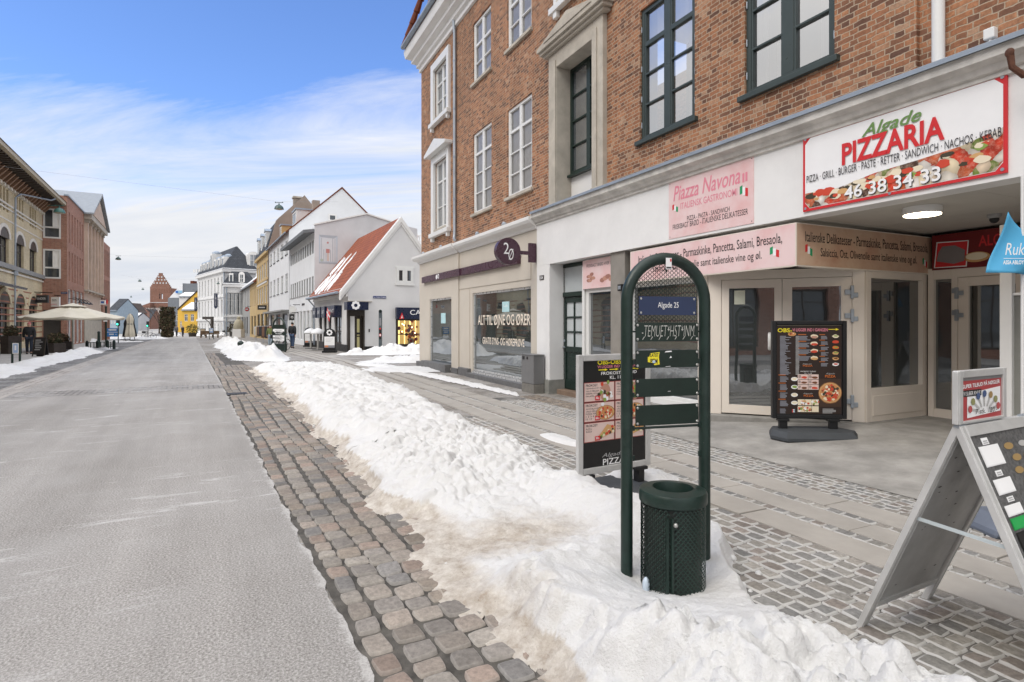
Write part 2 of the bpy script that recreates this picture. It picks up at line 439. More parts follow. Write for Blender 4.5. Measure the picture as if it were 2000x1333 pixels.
GLASSS = glass_mat('sky_window_glass', (0.10, 0.105, 0.11), 4.6)
CLEAR = clear_mat('clear_glass', 1.6)
BRICK = brick('old_red_brick', [(0.0, (0.165, 0.088, 0.062)), (0.2, (0.28, 0.135, 0.080)), (0.45, (0.415, 0.188, 0.100)), (0.7, (0.49, 0.222, 0.112)), (0.9, (0.54, 0.27, 0.145)), (1.0, (0.55, 0.35, 0.23))], (0.42, 0.33, 0.24), bw=0.20, rh=0.0635, ms=0.0072, wob=0.019, dark=0.6)
TILE = tiles('red_roof_tile', (0.36, 0.11, 0.055), (0.24, 0.075, 0.045))
def mono(n, c, r=0.45): return pm('paint_' + n, c, r, 0.03)
C_RED = mono('red', (0.62, 0.03, 0.035)); C_DKRED = mono('dark_red', (0.16, 0.012, 0.014)); C_YEL = mono('yellow', (0.85, 0.72, 0.03))
C_WHT = mono('white', (0.85, 0.85, 0.85)); C_GRN = mono('leaf_green', (0.15, 0.27, 0.08)); C_BLK = mono('black', (0.014, 0.014, 0.014)); C_INK = mono('ink', (0.035, 0.03, 0.03))
C_PINK = mono('pink', (0.74, 0.56, 0.545)); C_ROSE = mono('rose_pink', (0.80, 0.60, 0.62)); C_HOT = mono('hot_pink', (0.75, 0.25, 0.32)); C_BROWN = mono('brown', (0.17, 0.06, 0.025))
C_CREAM = mono('cream', (0.75, 0.58, 0.38)); C_ORANGE = mono('orange', (0.62, 0.16, 0.03)); C_IGRN = mono('flag_green', (0.02, 0.30, 0.12)); C_NAVY = mono('navy', (0.012, 0.018, 0.045), 0.3)
C_GREYT = mono('grey_text', (0.42, 0.42, 0.42)); C_SALMON = mono('salmon_board', (0.72, 0.55, 0.50)); C_TEAL = mono('teal', (0.1, 0.42, 0.30)); C_BEIGET = mono('cream_letters', (0.86, 0.76, 0.64))
def mottled(name, c, c2):
    t = NT(name); m = t.done(t.mix(t.ramp(t.noise(2.2, 5, 0.6), [(0.42, 0.0), (0.75, 1.0)]), c, c2), 0.4, 0.4); return m
PINKB = mottled('printed_pink_board', (0.79, 0.61, 0.60), (0.74, 0.44, 0.43))
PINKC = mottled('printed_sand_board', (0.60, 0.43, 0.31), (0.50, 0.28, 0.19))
def food_mat():
    t = NT('printed_food_photo'); v = t.noise(3.0, 3, 0.5, col=True)
    mv = t.node('ShaderNodeVectorMath', operation='MULTIPLY_ADD'); t.L.new(v, mv.inputs[0]); mv.inputs[1].default_value = (0.25, 0.25, 0.25); t.L.new(t.co(), mv.inputs[2])
    vo = t.node('ShaderNodeTexVoronoi'); vo.inputs['Scale'].default_value = 8.5; t.L.new(mv.outputs[0], vo.inputs['Vector'])
    sp = t.node('ShaderNodeSeparateColor'); t.L.new(vo.outputs['Color'], sp.inputs[0])
    c = t.ramp(sp.outputs[0], [(0.0, (0.70, 0.56, 0.40)), (0.18, (0.62, 0.05, 0.02)), (0.34, (0.80, 0.74, 0.64)), (0.46, (0.10, 0.05, 0.035)), (0.55, (0.20, 0.28, 0.05)), (0.62, (0.78, 0.66, 0.45)), (0.75, (0.60, 0.12, 0.04)), (0.86, (0.82, 0.78, 0.72))], 'CONSTANT')
    d = t.ramp(vo.outputs['Distance'], [(0.0, 1.2), (0.75, 0.5)])
    c = t.mix(1.0, c, d, 'MULTIPLY'); c = t.mix(t.ramp(t.noise(30, 5, 0.7), [(0.45, 0.0), (0.8, 0.5)]), c, (0.75, 0.6, 0.45))
    return t.done(c, 0.35, 0.4)
FOOD = food_mat()

# ---------------------------------------------------------------- the corner building with the shops
BF = Pl((0.8992 * 6.35, 0.4376 * 6.35), (0.4376, -0.8992))
bx = BF.x; bz = BF.z
brick_building = BF.root('brick_building', 'three storey red brick corner building with beige and white shopfronts below a zinc ledge', 'building')
B = brick_building
XL = bx(823); XR = 5.0; XB = bx(1050)
ZC = 3.98; ZTOP = 11.05
zwt = bz(1250, 22); zwb = bz(1252, 276)
z2t = bz(924, 49); z2b = bz(924, 167)
wins = []   # opening list
W1f = (bx(850.6), bx(876), bz(850.6, 450), bz(850.6, 322)); W1t = (bx(850), bx(876), bz(850.6, 234), bz(850, 140.6))
W2f = (bx(924), bx(960), bz(924, 420), bz(924, 264)); W2t = (bx(924), bx(959), z2b, z2t)
W3f = (bx(991), bx(1039), bz(991, 388), bz(991, 217)); W3t = (bx(991), bx(1038), z2b, z2t)
W4f = (bx(1094), bx(1166), ZC + .01, bz(1094, 133)); W4t = (W4f[0], W4f[1], z2b + 0.0, z2t)
W5f = (bx(1250), bx(1357), zwb, zwt); W5t = (W5f[0], W5f[1], z2b, z2t)
W6f = (bx(1454), bx(1630), bz(1456, 188), zwt); W6t = (W6f[0], W6f[1], z2b, z2t)
W7f = (-1.6, 0.2, zwb, zwt); W7t = (-1.6, 0.2, z2b, z2t)
XQ = bx(1790)
mb = MB()
wallgrid(mb, XL, XQ, ZC, ZTOP, [W1f, W1t, W2f, W2t, W3f, W3t, W5f, W5t, W6f, W6t, W4t], BRICK, 0.0, 0.12)
# the stone-framed window sits in a deeper recess: its opening is cut separately
mb2 = MB(); wallgrid(mb2, XL, XQ, ZC, ZTOP, [W1f, W1t, W2f, W2t, W3f, W3t, W4f, W4t, W5f, W5t, W6f, W6t], BRICK, 0.0, 0.12)
wallgrid(mb2, XQ, XR, ZC, ZTOP, [W7f, W7t], BRICK, 0.055, 0.12)
mb2.quad((XQ, 0, ZC), (XQ, 0.055, ZC), (XQ, 0.055, ZTOP), (XQ, 0, ZTOP), BRICK)
mb2.quad((XL, 9, ZC - 3.98), (XL, 0, ZC - 3.98), (XL, 0, ZTOP), (XL, 9, ZTOP), BRICK)
mb2.quad((XR, 0.05, ZC - 4), (XR, 9, ZC - 4), (XR, 9, ZTOP), (XR, 0.05, ZTOP), BRICK)
mb2.quad((XR, 9, 0), (XL, 9, 0), (XL, 9, ZTOP), (XR, 9, ZTOP), BRICK)
mb2.build('brick_wall', B)
# backing behind upper windows
RB = (0.27, 0.5, 0.735)
for (w, fm, gm, rows, mull) in ((W1f, WHITEW, GLASSS, ((0.32), (0.70, .06)), 0.07), (W1t, WHITEW, GLASSS, ((0.32), (0.66, .06)), 0.07),
                          (W2f, WHITEW, BLIND, (0.25, 0.49, (0.736, 0.07)), 0.08), (W2t, WHITEW, BLIND, (0.32, (0.62, 0.07)), 0.08),
                          (W3f, WHITEW, BLIND, (0.25, 0.49, (0.736, 0.07)), 0.08), (W3t, WHITEW, BLIND, (0.32, (0.62, 0.07)), 0.08),
                          (W4t, WHITEW, GLASSS, (0.32, (0.62, 0.07)), 0.08),
                          (W5f, WINGREEN, GLASSS, (0.27, 0.5, (0.73, 0.08)), 0.13), (W5t, WINGREEN, GLASSS, (0.32, (0.62, 0.07)), 0.12),
                          (W6f, WINGREEN, GLASSS, (0.27, 0.5, (0.73, 0.08)), 0.16), (W6t, WINGREEN, GLASSS, (0.32, (0.62, 0.07)), 0.12),
                          (W7f, WINGREEN, GLASSS, RB, 0.13), (W7t, WINGREEN, GLASSS, (0.32, 0.62), 0.13)):
    xa, xb, za, zb = w; off = 0.055 if w in (W7f, W7t) else 0
    f = MB(); grid_frame(f, xa, xb, za, zb, fm, off + 0.035, 0.07, 0.075, 2, rows, 0.032, mull)
    cxm = (xa + xb) / 2                       # sash stiles inside the frame
    for (p, q) in ((xa + 0.075, cxm - mull / 2), (cxm + mull / 2, xb - 0.075)):
        f.box(p, p + 0.03, off + 0.045, off + 0.10, za + 0.075, zb - 0.075, fm); f.box(q - 0.03, q, off + 0.045, off + 0.10, za + 0.075, zb - 0.075, fm)
    if fm is WINGREEN:
        for hz in (0.12, 0.32, 0.55, 0.85):   # hinges
            for hx in (xa + 0.02, xb - 0.02): f.cyl((hx, off + 0.025, za + (zb - za) * hz - 0.05), (hx, off + 0.025, za + (zb - za) * hz + 0.05), 0.011, STEEL, n=6)
    o = f.build('window', B, bevel=0.005)
    g = MB(); g.rect(xa + 0.04, xb - 0.04, za + 0.04, zb - 0.04, CLEAR if gm is BLIND else (WCLEAR if fm is WINGREEN else gm), off + 0.085); g.build('pane', o)
    if gm is BLIND:
        g = MB(); k = 14                      # softly folded curtain close behind the glass
        for i in range(k):
            a = xa + (xb - xa) * i / k; b_ = xa + (xb - xa) * (i + 1) / k
            ya = off + 0.105 + 0.006 * (i % 2); yb = off + 0.105 + 0.006 * ((i + 1) % 2)
            g.quad((a, ya, za), (b_, yb, za), (b_, yb, zb), (a, ya, zb), BLIND)
        g.build('curtain', o)
    elif fm is WINGREEN:                      # room behind: dark back wall, drawn-back curtains, pale ceiling
        g = MB(); g.rect(xa - .6, xb + .6, za - .4, zb + .3, pm('room_wall', (.10, .095, .09), .9, .3, .7), off + 1.6); g.quad((xa - .6, off + .2, zb + .02), (xb + .6, off + .2, zb + .02), (xb + .6, off + 1.6, zb + .02), (xa - .6, off + 1.6, zb + .02), BLIND); g.build('room', o)
        g = MB(); wq = (xb - xa)
        for (p_, q_, z_) in ((xa + .02, xa + wq * .2, za), (xb - wq * .22, xb - .02, za), (xa + wq * .3, xa + wq * .46, za)):
            k = 8
            for i in range(k):
                a = p_ + (q_ - p_) * i / k; b_ = p_ + (q_ - p_) * (i + 1) / k
                g.quad((a, off + .16 + .03 * (i % 2), z_), (b_, off + .16 + .03 * ((i + 1) % 2), z_), (b_, off + .16 + .03 * ((i + 1) % 2), zb if z_ == za and p_ < xa + .1 or q_ > xb - .1 else za + (zb - za) * .26), (a, off + .16 + .03 * (i % 2), zb if z_ == za and p_ < xa + .1 or q_ > xb - .1 else za + (zb - za) * .26), BLIND)
        g.build('curtain', o)
    s = MB(); s.box(xa - 0.07, xb + 0.07, -0.07 + off, 0.03 + off, za - 0.075, za - 0.002, STONE if fm is WHITEW else WINGREEN); s.build('sill', o, bevel=0.006)
# white moulded surrounds at the far corner window axis
for (w, ped) in ((W1f, True), (W1t, False)):
    xa, xb, za, zb = w; s = MB(); fw = 0.26
    s.box(xa - fw, xa, -0.09, 0.03, za - 0.12, zb + fw, WHITEW); s.box(xb, xb + fw * 0.8, -0.09, 0.03, za - 0.12, zb + fw, WHITEW)
    s.box(xa, xb, -0.09, 0.03, zb, zb + fw, WHITEW); s.box(xa - fw - .06, xb + fw * 0.8 + .06, -0.16, 0.0, za - 0.26, za - 0.12, WHITEW)
    for q in (xa - fw + .05, xb + .05): s.box(q, q + .12, -.12, 0, za - .40, za - .26, WHITEW)
    if ped:
        x0 = xa - fw - 0.2; x1 = xb + fw * 0.8 + 0.2; zt = zb + fw
        s.prism([(x0, zt), (x1, zt), (x1, zt + .10), ((x0 + x1) / 2, zt + .42), (x0, zt + .10)], -0.28, 0.0, WHITEW)
    s.build('window_surround', B, bevel=0.012)
# small white surround above the recessed window (bottom sill shows)
s = MB(); xa, xb = W4t[0], W4t[1]
for (p, q) in ((xa - 0.2, xa), (xb, xb + 0.2)): s.box(p, q, -0.06, 0.03, z2b - 0.1, z2t + .2, WHITEW)
s.box(xa - .3, xb + .3, -.13, 0, z2b - .24, z2b - .1, WHITEW); s.box(xa - .15, xa, -.1, 0, z2b - .38, z2b - .24, WHITEW); s.box(xb, xb + .15, -.1, 0, z2b - .38, z2b - .24, WHITEW)
s.build('window_surround', B, bevel=0.012)
# stone framed recessed window with gable
s = MB(); xa, xb, za, zb = W4f; jw = xa - bx(1079)
zl = za; YR = 0.33
s.box(xa - jw, xa + 0.004, -0.10, YR, ZC - .01, zb + jw, STONE); s.box(xb - .004, xb + jw, -0.10, YR, ZC - .01, zb + jw, STONE)
s.box(xa + .004, xb - .004, -0.10, YR, zb - .004, zb + jw - .002, STONE)
s.box(xa - jw * .45, xa - .002, -0.13, -0.10, ZC + .12, zb + jw * .45, STONE); s.box(xb + .002, xb + jw * .45, -0.13, -0.10, ZC + .12, zb + jw * .45, STONE)
for q in (xa - jw - .03, xb - .03): s.box(q, q + jw + .06, -0.14, 0, ZC - .01, ZC + .16, STONE)
x0 = xa - jw - .22; x1 = xb + jw + .22; zt = zb + jw
s.box(x0 + .1, x1 - .1, -.17, 0, zt, zt + .06, STONE); s.box(x0 + .04, x1 - .04, -.23, 0, zt + .06, zt + .13, STONE)
s.prism([(x0, zt + .13), (x1, zt + .13), (x1, zt + .21), ((x0 + x1) / 2, zt + .50), (x0, zt + .21)], -.28, 0, STONE)
s.prism([(x0 + .3, zt + .22), (x1 - .3, zt + .22), ((x0 + x1) / 2, zt + .42)], -.30, -.28, STONE)
s.build('stone_window_surround', B, bevel=0.012)
zs = bz(1120, 345, YR)
f = MB(); grid_frame(f, xa, xb, zs, zb, DKGREEN, YR - .08, 0.07, 0.08, 2, RB, 0.035, 0.13)
o = f.build('window', B, bevel=0.005); MB().rect(xa + .05, xb - .05, zs + .05, zb - .05, GLASSS, YR - .03).build('pane', o)
f = MB(); f.box(xa, xb, YR - .16, YR - .02, zs - .05, zs, DKGREEN); f.box(xa, xb, YR - .05, YR, ZC - .2, zs - .05, WHITE); f.build('sill_panel', o)

# main cornice with gutter, mansard of red tiles, dormers
prof = [(0.02, 10.80), (-.07, 10.82), (-.07, 10.95), (-.15, 11.0), (-.15, 11.12), (-.30, 11.2), (-.30, 11.32), (-.48, 11.42), (-.52, 11.62), (-.52, 11.72), (0.02, 11.74)]
c = MB(); n = len(prof)
def cv(y, z):   # mitred round the far corner: (front run, side run)
    return [(XR, y, z), (XL + y, y, z), (XL + y, 9, z)]
vs = []; fs = []
for (y, z) in prof: vs += cv(y, z)
for i in range(n - 1):
    for k in range(2): fs.append((i * 3 + k, (i + 1) * 3 + k, (i + 1) * 3 + k + 1, i * 3 + k + 1))
c.add(vs, fs, WHITE); c.build('cornice', B)
g = MB(); g.tube([(XR, -.58, 11.82), (XL - .45, -.58, 11.82)], .085, ZINC, 10); g.build('gutter', B, True)
r = MB()
rf = [(-.52, 11.78), (-.36, 12.15), (0.15, 13.3), (0.75, 15.2), (4.5, 17.0)]
vs = []; fs = []
for (y, z) in rf: vs += [(XR, y, z), (XL - .42 + (y + .5) * .9, y, z), (XL - .42 + (y + .5) * .9, 9, z)]
for i in range(len(rf) - 1):
    for k in range(2): fs.append((i * 3 + k, i * 3 + k + 1, (i + 1) * 3 + k + 1, (i + 1) * 3 + k))
r.add(vs, fs, TILE)
ro = r.build('roof', B); set_uv(ro, lambda c: (c.x + c.y * .2, c.z * 1.05))
h = MB()
for i in range(8):
    z0 = 11.8 + i * .42; y = -.52 + i * .13; h.cyl((XL - .42 + (y + .5) * .9, y - .03, z0), (XL - .42 + (y + .63) * .9, y + .1, z0 + .46), .12, TILE, .09, 8)
h.build('ridge_tiles', B, True)
for px in (860, 935, 1050):
    xd = bx(px); d = MB(); d.box(xd - .1, xd + 1.25, -.12, 1.2, 12.0, 13.9, WHITEW); d.box(xd - .2, xd + 1.35, -.25, 1.3, 13.9, 14.05, ZINC)
    do = d.build('dormer', B, bevel=.01)
    f = MB(); grid_frame(f, xd + .12, xd + 1.03, 12.25, 13.7, WHITEW, -.16, .05, .08, 2, (.33, .66)); f.build('window', do)
    MB().rect(xd + .15, xd + 1.0, 12.3, 13.65, GLASSS, -.13).build('pane', do)
# downpipes
d = MB(); xp = bx(892); d.tube([(xp, -.1, 11.0), (xp, -.07, 10.6), (xp, -.07, 4.35), (xp + .03, -.09, 4.2), (xp + .18, -.14, 4.12)], .05, STEEL, 10)
for z in (9.7, 8.2, 6.7, 5.4): d.cyl((xp, -.07, z), (xp, -.07, z + .06), .058, ZINC, n=10)
d.build('downpipe', B, True)
d = MB(); xp = bx(1836); d.tube([(xp, -.03, 11), (xp, -.03, 4.02)], .056, WHITEW, 12); d.build('downpipe', B, True)

# ---- ground floor: beige shop
xs = bx(898)
zb1t = bz(842, 586, .06); zb1b = bz(843.5, 711, .06); zb2t = bz(922, 574, .06); zb2b = bz(926.8, 724, .06)
P1 = (bx(842), bx(884.5), zb1b, zb1t); P2 = (bx(923), bx(1037), zb2b, zb2t)
m = MB()
wallgrid(m, XL - .06, xs, 0.0, 4.0, [P1], BEIGE, -.05, .16)
wallgrid(m, xs, XB, 0.0, 4.0, [P2], BEIGE, 0.0, .12)
m.quad((xs, -.05, 0), (xs, 0, 0), (xs, 0, 4.0), (xs, -.05, 4.0), BEIGE)
m.quad((XL - .06, 9, -.3), (XL - .06, -.05, -.3), (XL - .06, -.05, 4.0), (XL - .06, 9, 4.0), BEIGE)
# raised panels over and beside the openings
zj = zb2t + .17
m.box(xs + .02, bx(918), -.018, 0, .2, zj - .05, BEIGE); m.box(xs + .02, bx(1037.5), -.018, 0, zj, zj + .55, BEIGE)
m.build('shopfront_wall', B)
for (p, y) in ((P1, -.05), (P2, 0)):
    f = MB(); grid_frame(f, p[0], p[1], p[2], p[3], pm('aluminium', (0.62, 0.62, 0.61), 0.3, .05, metal=.5), y + .03, .07, .055, 1, (), .03)
    f.box(p[0], p[1], y - .03, y + .03, p[2] - .06, p[2], pm('aluminium', (0.62, 0.62, 0.61)))
    o = f.build('shop_window', B); MB().rect(p[0] + .03, p[1] - .03, p[2] + .03, p[3] - .03, GLASSR, y + .06).build('pane', o)
    if p is P2:
        t = MB()
        t.text('ALT TIL ØJNE OG ØRER', bx(930), bx(1032), bz(932, 641), bz(932, 616), C_BEIGET, y + .054, 0, .012)
        t.build('lettering', o); t = MB()
        t.text('GRATIS SYNS- OG HØREPRØVE', bx(939), bx(1020), bz(940, 672), bz(940, 658.5), C_BEIGET, y + .054, 0, .012)
        t.build('lettering', o); t = MB()
        t.rect(bx(977), bx(991), bz(977, 610), bz(977, 590), pm('notice_paper', (.45, .66, .68)), y + .055); t.text('Luk', bx(980), bx(988), bz(979, 600), bz(979, 595), C_WHT, y + .053)
        t.build('notice', o)
    else:
        MB().rect(bx(861), bx(870), bz(861, 632), bz(861, 612), pm('notice_paper', (.45, .66, .68)), y + .055).build('notice', o)
pl = MB(); pl.box(XL - .14, bx(866), -.16, .1, -.2, .16, PLINTH); pl.box(bx(836), bx(884), -.26, .1, -.2, .24, PLINTH); pl.box(bx(886), bx(898), -.1, .1, -.2, .16, PLINTH)
pl.box(bx(901), bx(920), -.12, .1, -.2, .22, PLINTH); pl.box(bx(920), XB, -.16, .1, -.2, zb2b - .06, PLINTH)
pl.build('plinth', B, bevel=.012)
# beige cornice: mitred at the corner and at the step
c = MB(); pr = [(-.02, 3.72), (-.05, 3.74), (-.07, 3.80), (-.2, 3.86), (-.24, 3.92), (-.24, 4.0), (.05, 4.04)]
for (xa, xb_, o_) in ((XL - .06, xs, -.05), (xs, XB, 0.0)):
    vs = []; fs = []
    for (y, z) in pr: vs += [(xb_, y + o_, z), (xa + (y if o_ else 0), y + o_, z), (xa + (y if o_ else 0), 9, z)]
    for i in range(len(pr) - 1):
        for k in range(2 if o_ else 1): fs.append((i * 3 + k, (i + 1) * 3 + k, (i + 1) * 3 + k + 1, i * 3 + k + 1))
    fs.append(tuple(i * 3 for i in range(len(pr)))); c.add(vs, fs, WHITE)
for px in (833, 868, 940, 993): c.lathe([(.001, 0), (.07, 0), (.07, .05), (.03, .1)], (bx(px), -.12, 4.02), STEEL, 8)
c.build('ledge', B)

# ---- white fascia, zinc ledge and old timber moulding
f = MB()
f.box(XB, XR, -.02, .26, 2.86, 3.82, FASCIA)
f.build('fascia', B)
c = MB(); pr = [(-.02, 3.79), (-.055, 3.80), (-.055, 3.845), (-.09, 3.855), (-.12, 3.91), (-.19, 3.945), (-.20, 4.035), (.05, 4.05)]
vs = []; fs = []
for (y, z) in pr: vs += [(XR, y, z), (XB, y, z)]
for i in range(len(pr) - 1): fs.append((2 * i, 2 * i + 2, 2 * i + 3, 2 * i + 1))
fs.append(tuple(2 * i + 1 for i in range(len(pr)))); c.add(vs, fs, OLDWHITE); c.build('timber_moulding', B)
z_ = MB(); z_.prism([(-.235, 4.03), (-.235, 4.075), (-.21, 4.09), (.06, 4.15), (.06, 4.055), (-.2, 4.04)], XB + .04, XR, ZINC, 'x')
z_.build('zinc_flashing', B)

# ---- recessed entrance with green door
D1 = .36
m = MB(); xp0 = XB; xp1 = bx(1074.5)
m.box(xp0, xp1, -.02, D1 + .1, .30, 2.859, FASCIA)
m.build('pillar', B, bevel=.006)
m = MB(); m.box(xp0 - .02, xp1 + .02, -.05, D1 + .1, -.2, .30, pm('grey_granite', (.24, .24, .22), .7, .2, 6, bump=.2)); m.build('pillar_foot', B, bevel=.01)
xd0 = bx(1100, D1); xd1 = bx(1143, D1)
zdl = bz(1100, 581, D1)
m = MB()
m.box(xp1, xd0, D1 - .03, D1 + .08, .05, 2.86, DKGREEN); m.box(xp1, xd1, D1 - .04, D1 + .08, zdl, zdl + .10, DKGREEN); m.box(xp1, xd1, D1 - .03, D1 + .08, 2.78, 2.86, DKGREEN)
m.box(xd1 - .06, xd1, D1 - .02, D1 + .08, .05, zdl, DKGREEN)
o = m.build('door_frame', B, bevel=.006)
MB().rect(xd0, xd1, zdl + .1, 2.78, FROST, D1 + .02).build('pane', o)
dw = MB(); a, b_ = xd0 + .005, xd1 - .065
zm = .92
dw.box(a, a + .11, D1, D1 + .05, .1, zdl - .01, DKGREEN); dw.box(b_ - .05, b_, D1, D1 + .05, .1, zdl - .01, DKGREEN); dw.box(a, b_, D1, D1 + .05, zdl - .13, zdl - .01, DKGREEN); dw.box(a, b_, D1, D1 + .05, zm, zm + .12, DKGREEN)
dw.box(a, b_, D1, D1 + .05, .1, .3, DKGREEN); dw.box(a + .11, b_ - .05, D1 + .02, D1 + .05, .3, zm, DKGREEN); dw.box(a + .22, b_ - .12, D1 + .008, D1 + .02, .4, zm - .1, DKGREEN)
cm = (a + .11 + b_ - .05) / 2; dw.box(cm - .018, cm + .018, D1, D1 + .045, zm + .12, zdl - .13, DKGREEN)
for k in (1, 2): zz = zm + .12 + (zdl - .25 - zm) * k / 3; dw.box(a + .11, b_ - .05, D1, D1 + .045, zz - .018, zz + .018, DKGREEN)
o = dw.build('door', B, bevel=.005); MB().rect(a + .1, b_ - .04, zm + .1, zdl - .12, FROST, D1 + .03).build('pane', o)
h = MB(); h.cyl((a + .055, D1 - .05, 1.02), (a + .055, D1, 1.02), .014, STEEL); h.cyl((a + .055, D1 - .05, 1.02), (a + .15, D1 - .05, 1.02), .011, STEEL); h.cyl((a + .055, D1 - .02, 1.16), (a + .055, D1, 1.16), .03, STEEL); h.build('handle', o, True)
MB().box(xp1, xd1, D1 - .2, D1 + .06, -.1, .09, pm('worn_doorstep', (.2, .14, .1), .8, .3)).build('doorstep', B, bevel=.01)
# narrow window, its white frame and panels
xw0 = bx(1144, .2); xw1 = bx(1207, .2); xt1 = bx(1228, .12)
f = MB(); zwt2 = bz(1150, 563, .2)
f.box(xw0 - .08, xw0, .16, D1 + .08, .1, zwt2 + .45, WHITEW)
grid_frame(f, xw0 + .01, xw1, .62, zwt2, WHITEW, .2, .08, .1, 1, (), .03); f.box(xw0 + .01, xw1, .22, .30, .1, .61, WHITEW)
f.box(xw0, xw1, .2, .34, zwt2, 2.859, WHITEW)
o = f.build('side_window', B, bevel=.005); MB().rect(xw0 + .1, xw1 - .08, .7, zwt2 - .08, GLASSB, .25).build('pane', o)
m = MB(); m.box(xw1, xt1, .03, .3, .05, 2.859, TAUPE); m.build('post', B, bevel=.006)
lb = MB(); lb.box(bx(1210.5), bx(1218.5), -.05, .03, bz(1212, 569), bz(1212, 556), BLACK); lb.box(bx(1212), bx(1217), -.06, -.05, bz(1212, 566), bz(1212, 559), STEEL); lb.build('wall_lamp', B)

# ---- pizza shop: window front, chamfered double door, side window, back wall
XC = bx(1555)                                   # corner of the sign box
SGN0, SGN1 = bz(1555, 520), bz(1553, 435)       # sign band bottom and top
A = (bx(1384, .145), .145); Bc = (bx(1688.5, 1.44), 1.44)
wA = BF.w(*A); wB = BF.w(*Bc); DP = Pl((wA.x, wA.y), (wB.x - wA.x, wB.y - wA.y))
lenD = math.hypot(Bc[0] - A[0], Bc[1] - A[1])
MD = Matrix.Translation((A[0], A[1], 0)) @ Matrix.Rotation(math.atan2(Bc[1] - A[1], Bc[0] - A[0]), 4, 'Z')
FZ = .20
st = MB(); st.prism([(xw1 - .3, .05), (A[0] + .05, .0), (Bc[0] + .12, Bc[1] - .08), (Bc[0] + .1, 3.2), (xw1 - .3, 3.2)], -.2, FZ, pm('concrete_step', (.27, .26, .24), .8, .2, 5, bump=.2, grime=.3), 'z')
st.build('shop_step', B, bevel=.015)
f = MB(); xa = xt1 + .02; xb = A[0]
zp = bz(1300, 772, .15)
grid_frame(f, xa, xb, FZ, SGN0 + .02, WHITEW, .11, .09, .10, 1, (), .04); f.box(xa + .1, xb - .1, .12, .2, FZ + .1, zp, WHITEW)
f.box(xb - (xb - bx(1368, .145)), xb + .02, .09, .22, FZ, SGN0 + .02, CREAM)
o = f.build('shop_window', B, bevel=.005); MB().rect(xa + .08, bx(1369, .15), zp, SGN0 - .06, GLASSB, .17).build('pane', o)
# double door (chamfer)
f = MB(); f.M = MD
zt = SGN0 + .06; xk0, xk1 = DP.x(1409), DP.x(1664)
f.box(-.01, xk0, -.03, .09, FZ, zt, CREAM); f.box(xk1, lenD, -.03, .09, FZ, zt, CREAM); f.box(xk0, xk1, -.03, .09, zt - .13, zt, CREAM)
f.build('door_frame', B, bevel=.005)
xm = DP.x(1527.5)
hand = None
for (xa, xb, gl, gr) in ((xk0 + .004, xm - .003, DP.x(1424), DP.x(1512.5)), (xm + .003, xk1 - .004, DP.x(1547), DP.x(1642.5))):
    zg1 = DP.z(1424, 564); zg0 = DP.z(1424, 790); zt2 = zt - .136
    d = MB(); d.M = MD
    d.box(xa, gl, -.02, .05, FZ + .02, zt2, CREAM); d.box(gr, xb, -.02, .05, FZ + .02, zt2, CREAM); d.box(gl, gr, -.02, .05, zg1, zt2, CREAM); d.box(gl, gr, -.02, .05, FZ + .02, zg0, CREAM)
    for q in (.25, .75): d.box(gl + (gr - gl) * q - .02, gl + (gr - gl) * q + .02, -.023, -.02, zg0 - .06, zg0 - .052, WHITEW)
    o = d.build('door', B, bevel=.004)
    g = MB(); g.M = MD; g.rect(gl - .01, gr + .01, zg0 - .01, zg1 + .01, GLASSB, .02); g.build('pane', o)
    if gl < xm - .3:
        g = MB(); g.M = MD; g.rect(DP.x(1434), DP.x(1455), DP.z(1434, 595), DP.z(1434, 568), pm('paper', (.62, .64, .52)), .016); g.build('notice', o)
        hd = MB(); hd.M = MD; hx = DP.x(1503); z0, z1 = DP.z(1500, 686), DP.z(1500, 648)
        hd.tube([(hx, -.02, z0 + .03), (hx, -.10, z0 + .04), (hx, -.12, z0 + .07), (hx, -.12, z1 - .07), (hx, -.10, z1 - .04), (hx, -.02, z1 - .03)], .022, WHITEW, 8); hd.build('handle', o, True)
    for py in ((571, 617, 784) if gl > xm - .3 else ()):
        hz = DP.z(1662, py); hg = MB(); hg.M = MD
        hg.box(xk1 - .02, xk1 + .02, -.06, -.02, hz - .09, hz + .09, STEEL); hg.box(xk1 - .09, xk1 + .0, -.045, -.02, hz - .035, hz + .035, STEEL); hg.box(xk1, xk1 + .07, -.045, -.02, hz - .075, hz - .01, STEEL); hg.build('hinge', o, bevel=.006)
# side wall along the passage (faces -x rotated): local frame at Bc, running into the building
WB = BF.w(*Bc); SW = Pl((WB.x, WB.y), (BF.i.x, BF.i.y)); MS = Matrix.Translation((Bc[0], Bc[1], 0)) @ Matrix.Rotation(R(90), 4, 'Z')
LS = 2.85 - Bc[1]
YB = 2.85
f = MB(); f.M = MS
g0, g1, h0, h1 = SW.x(1697.5), SW.x(1797.5), SW.z(1699, 759), SW.z(1697.5, 543.6)
f.box(0, g0, -.03, .08, .1, SGN0 + .06, CREAM); f.box(g1, LS, -.03, .08, .1, SGN0 + .06, CREAM); f.box(g0, g1, -.03, .08, h1, SGN0 + .06, CREAM); f.box(g0, g1, -.03, .08, .1, h0, CREAM)
f.box(g0 + .03, g1 - .02, -.038, -.03, .28, h0 - .1, CREAM)
o = f.build('side_window', B, bevel=.005); g = MB(); g.M = MS; g.rect(g0 - .01, g1 + .01, h0 - .01, h1 + .01, GLASSB, .03); g.build('pane', o)
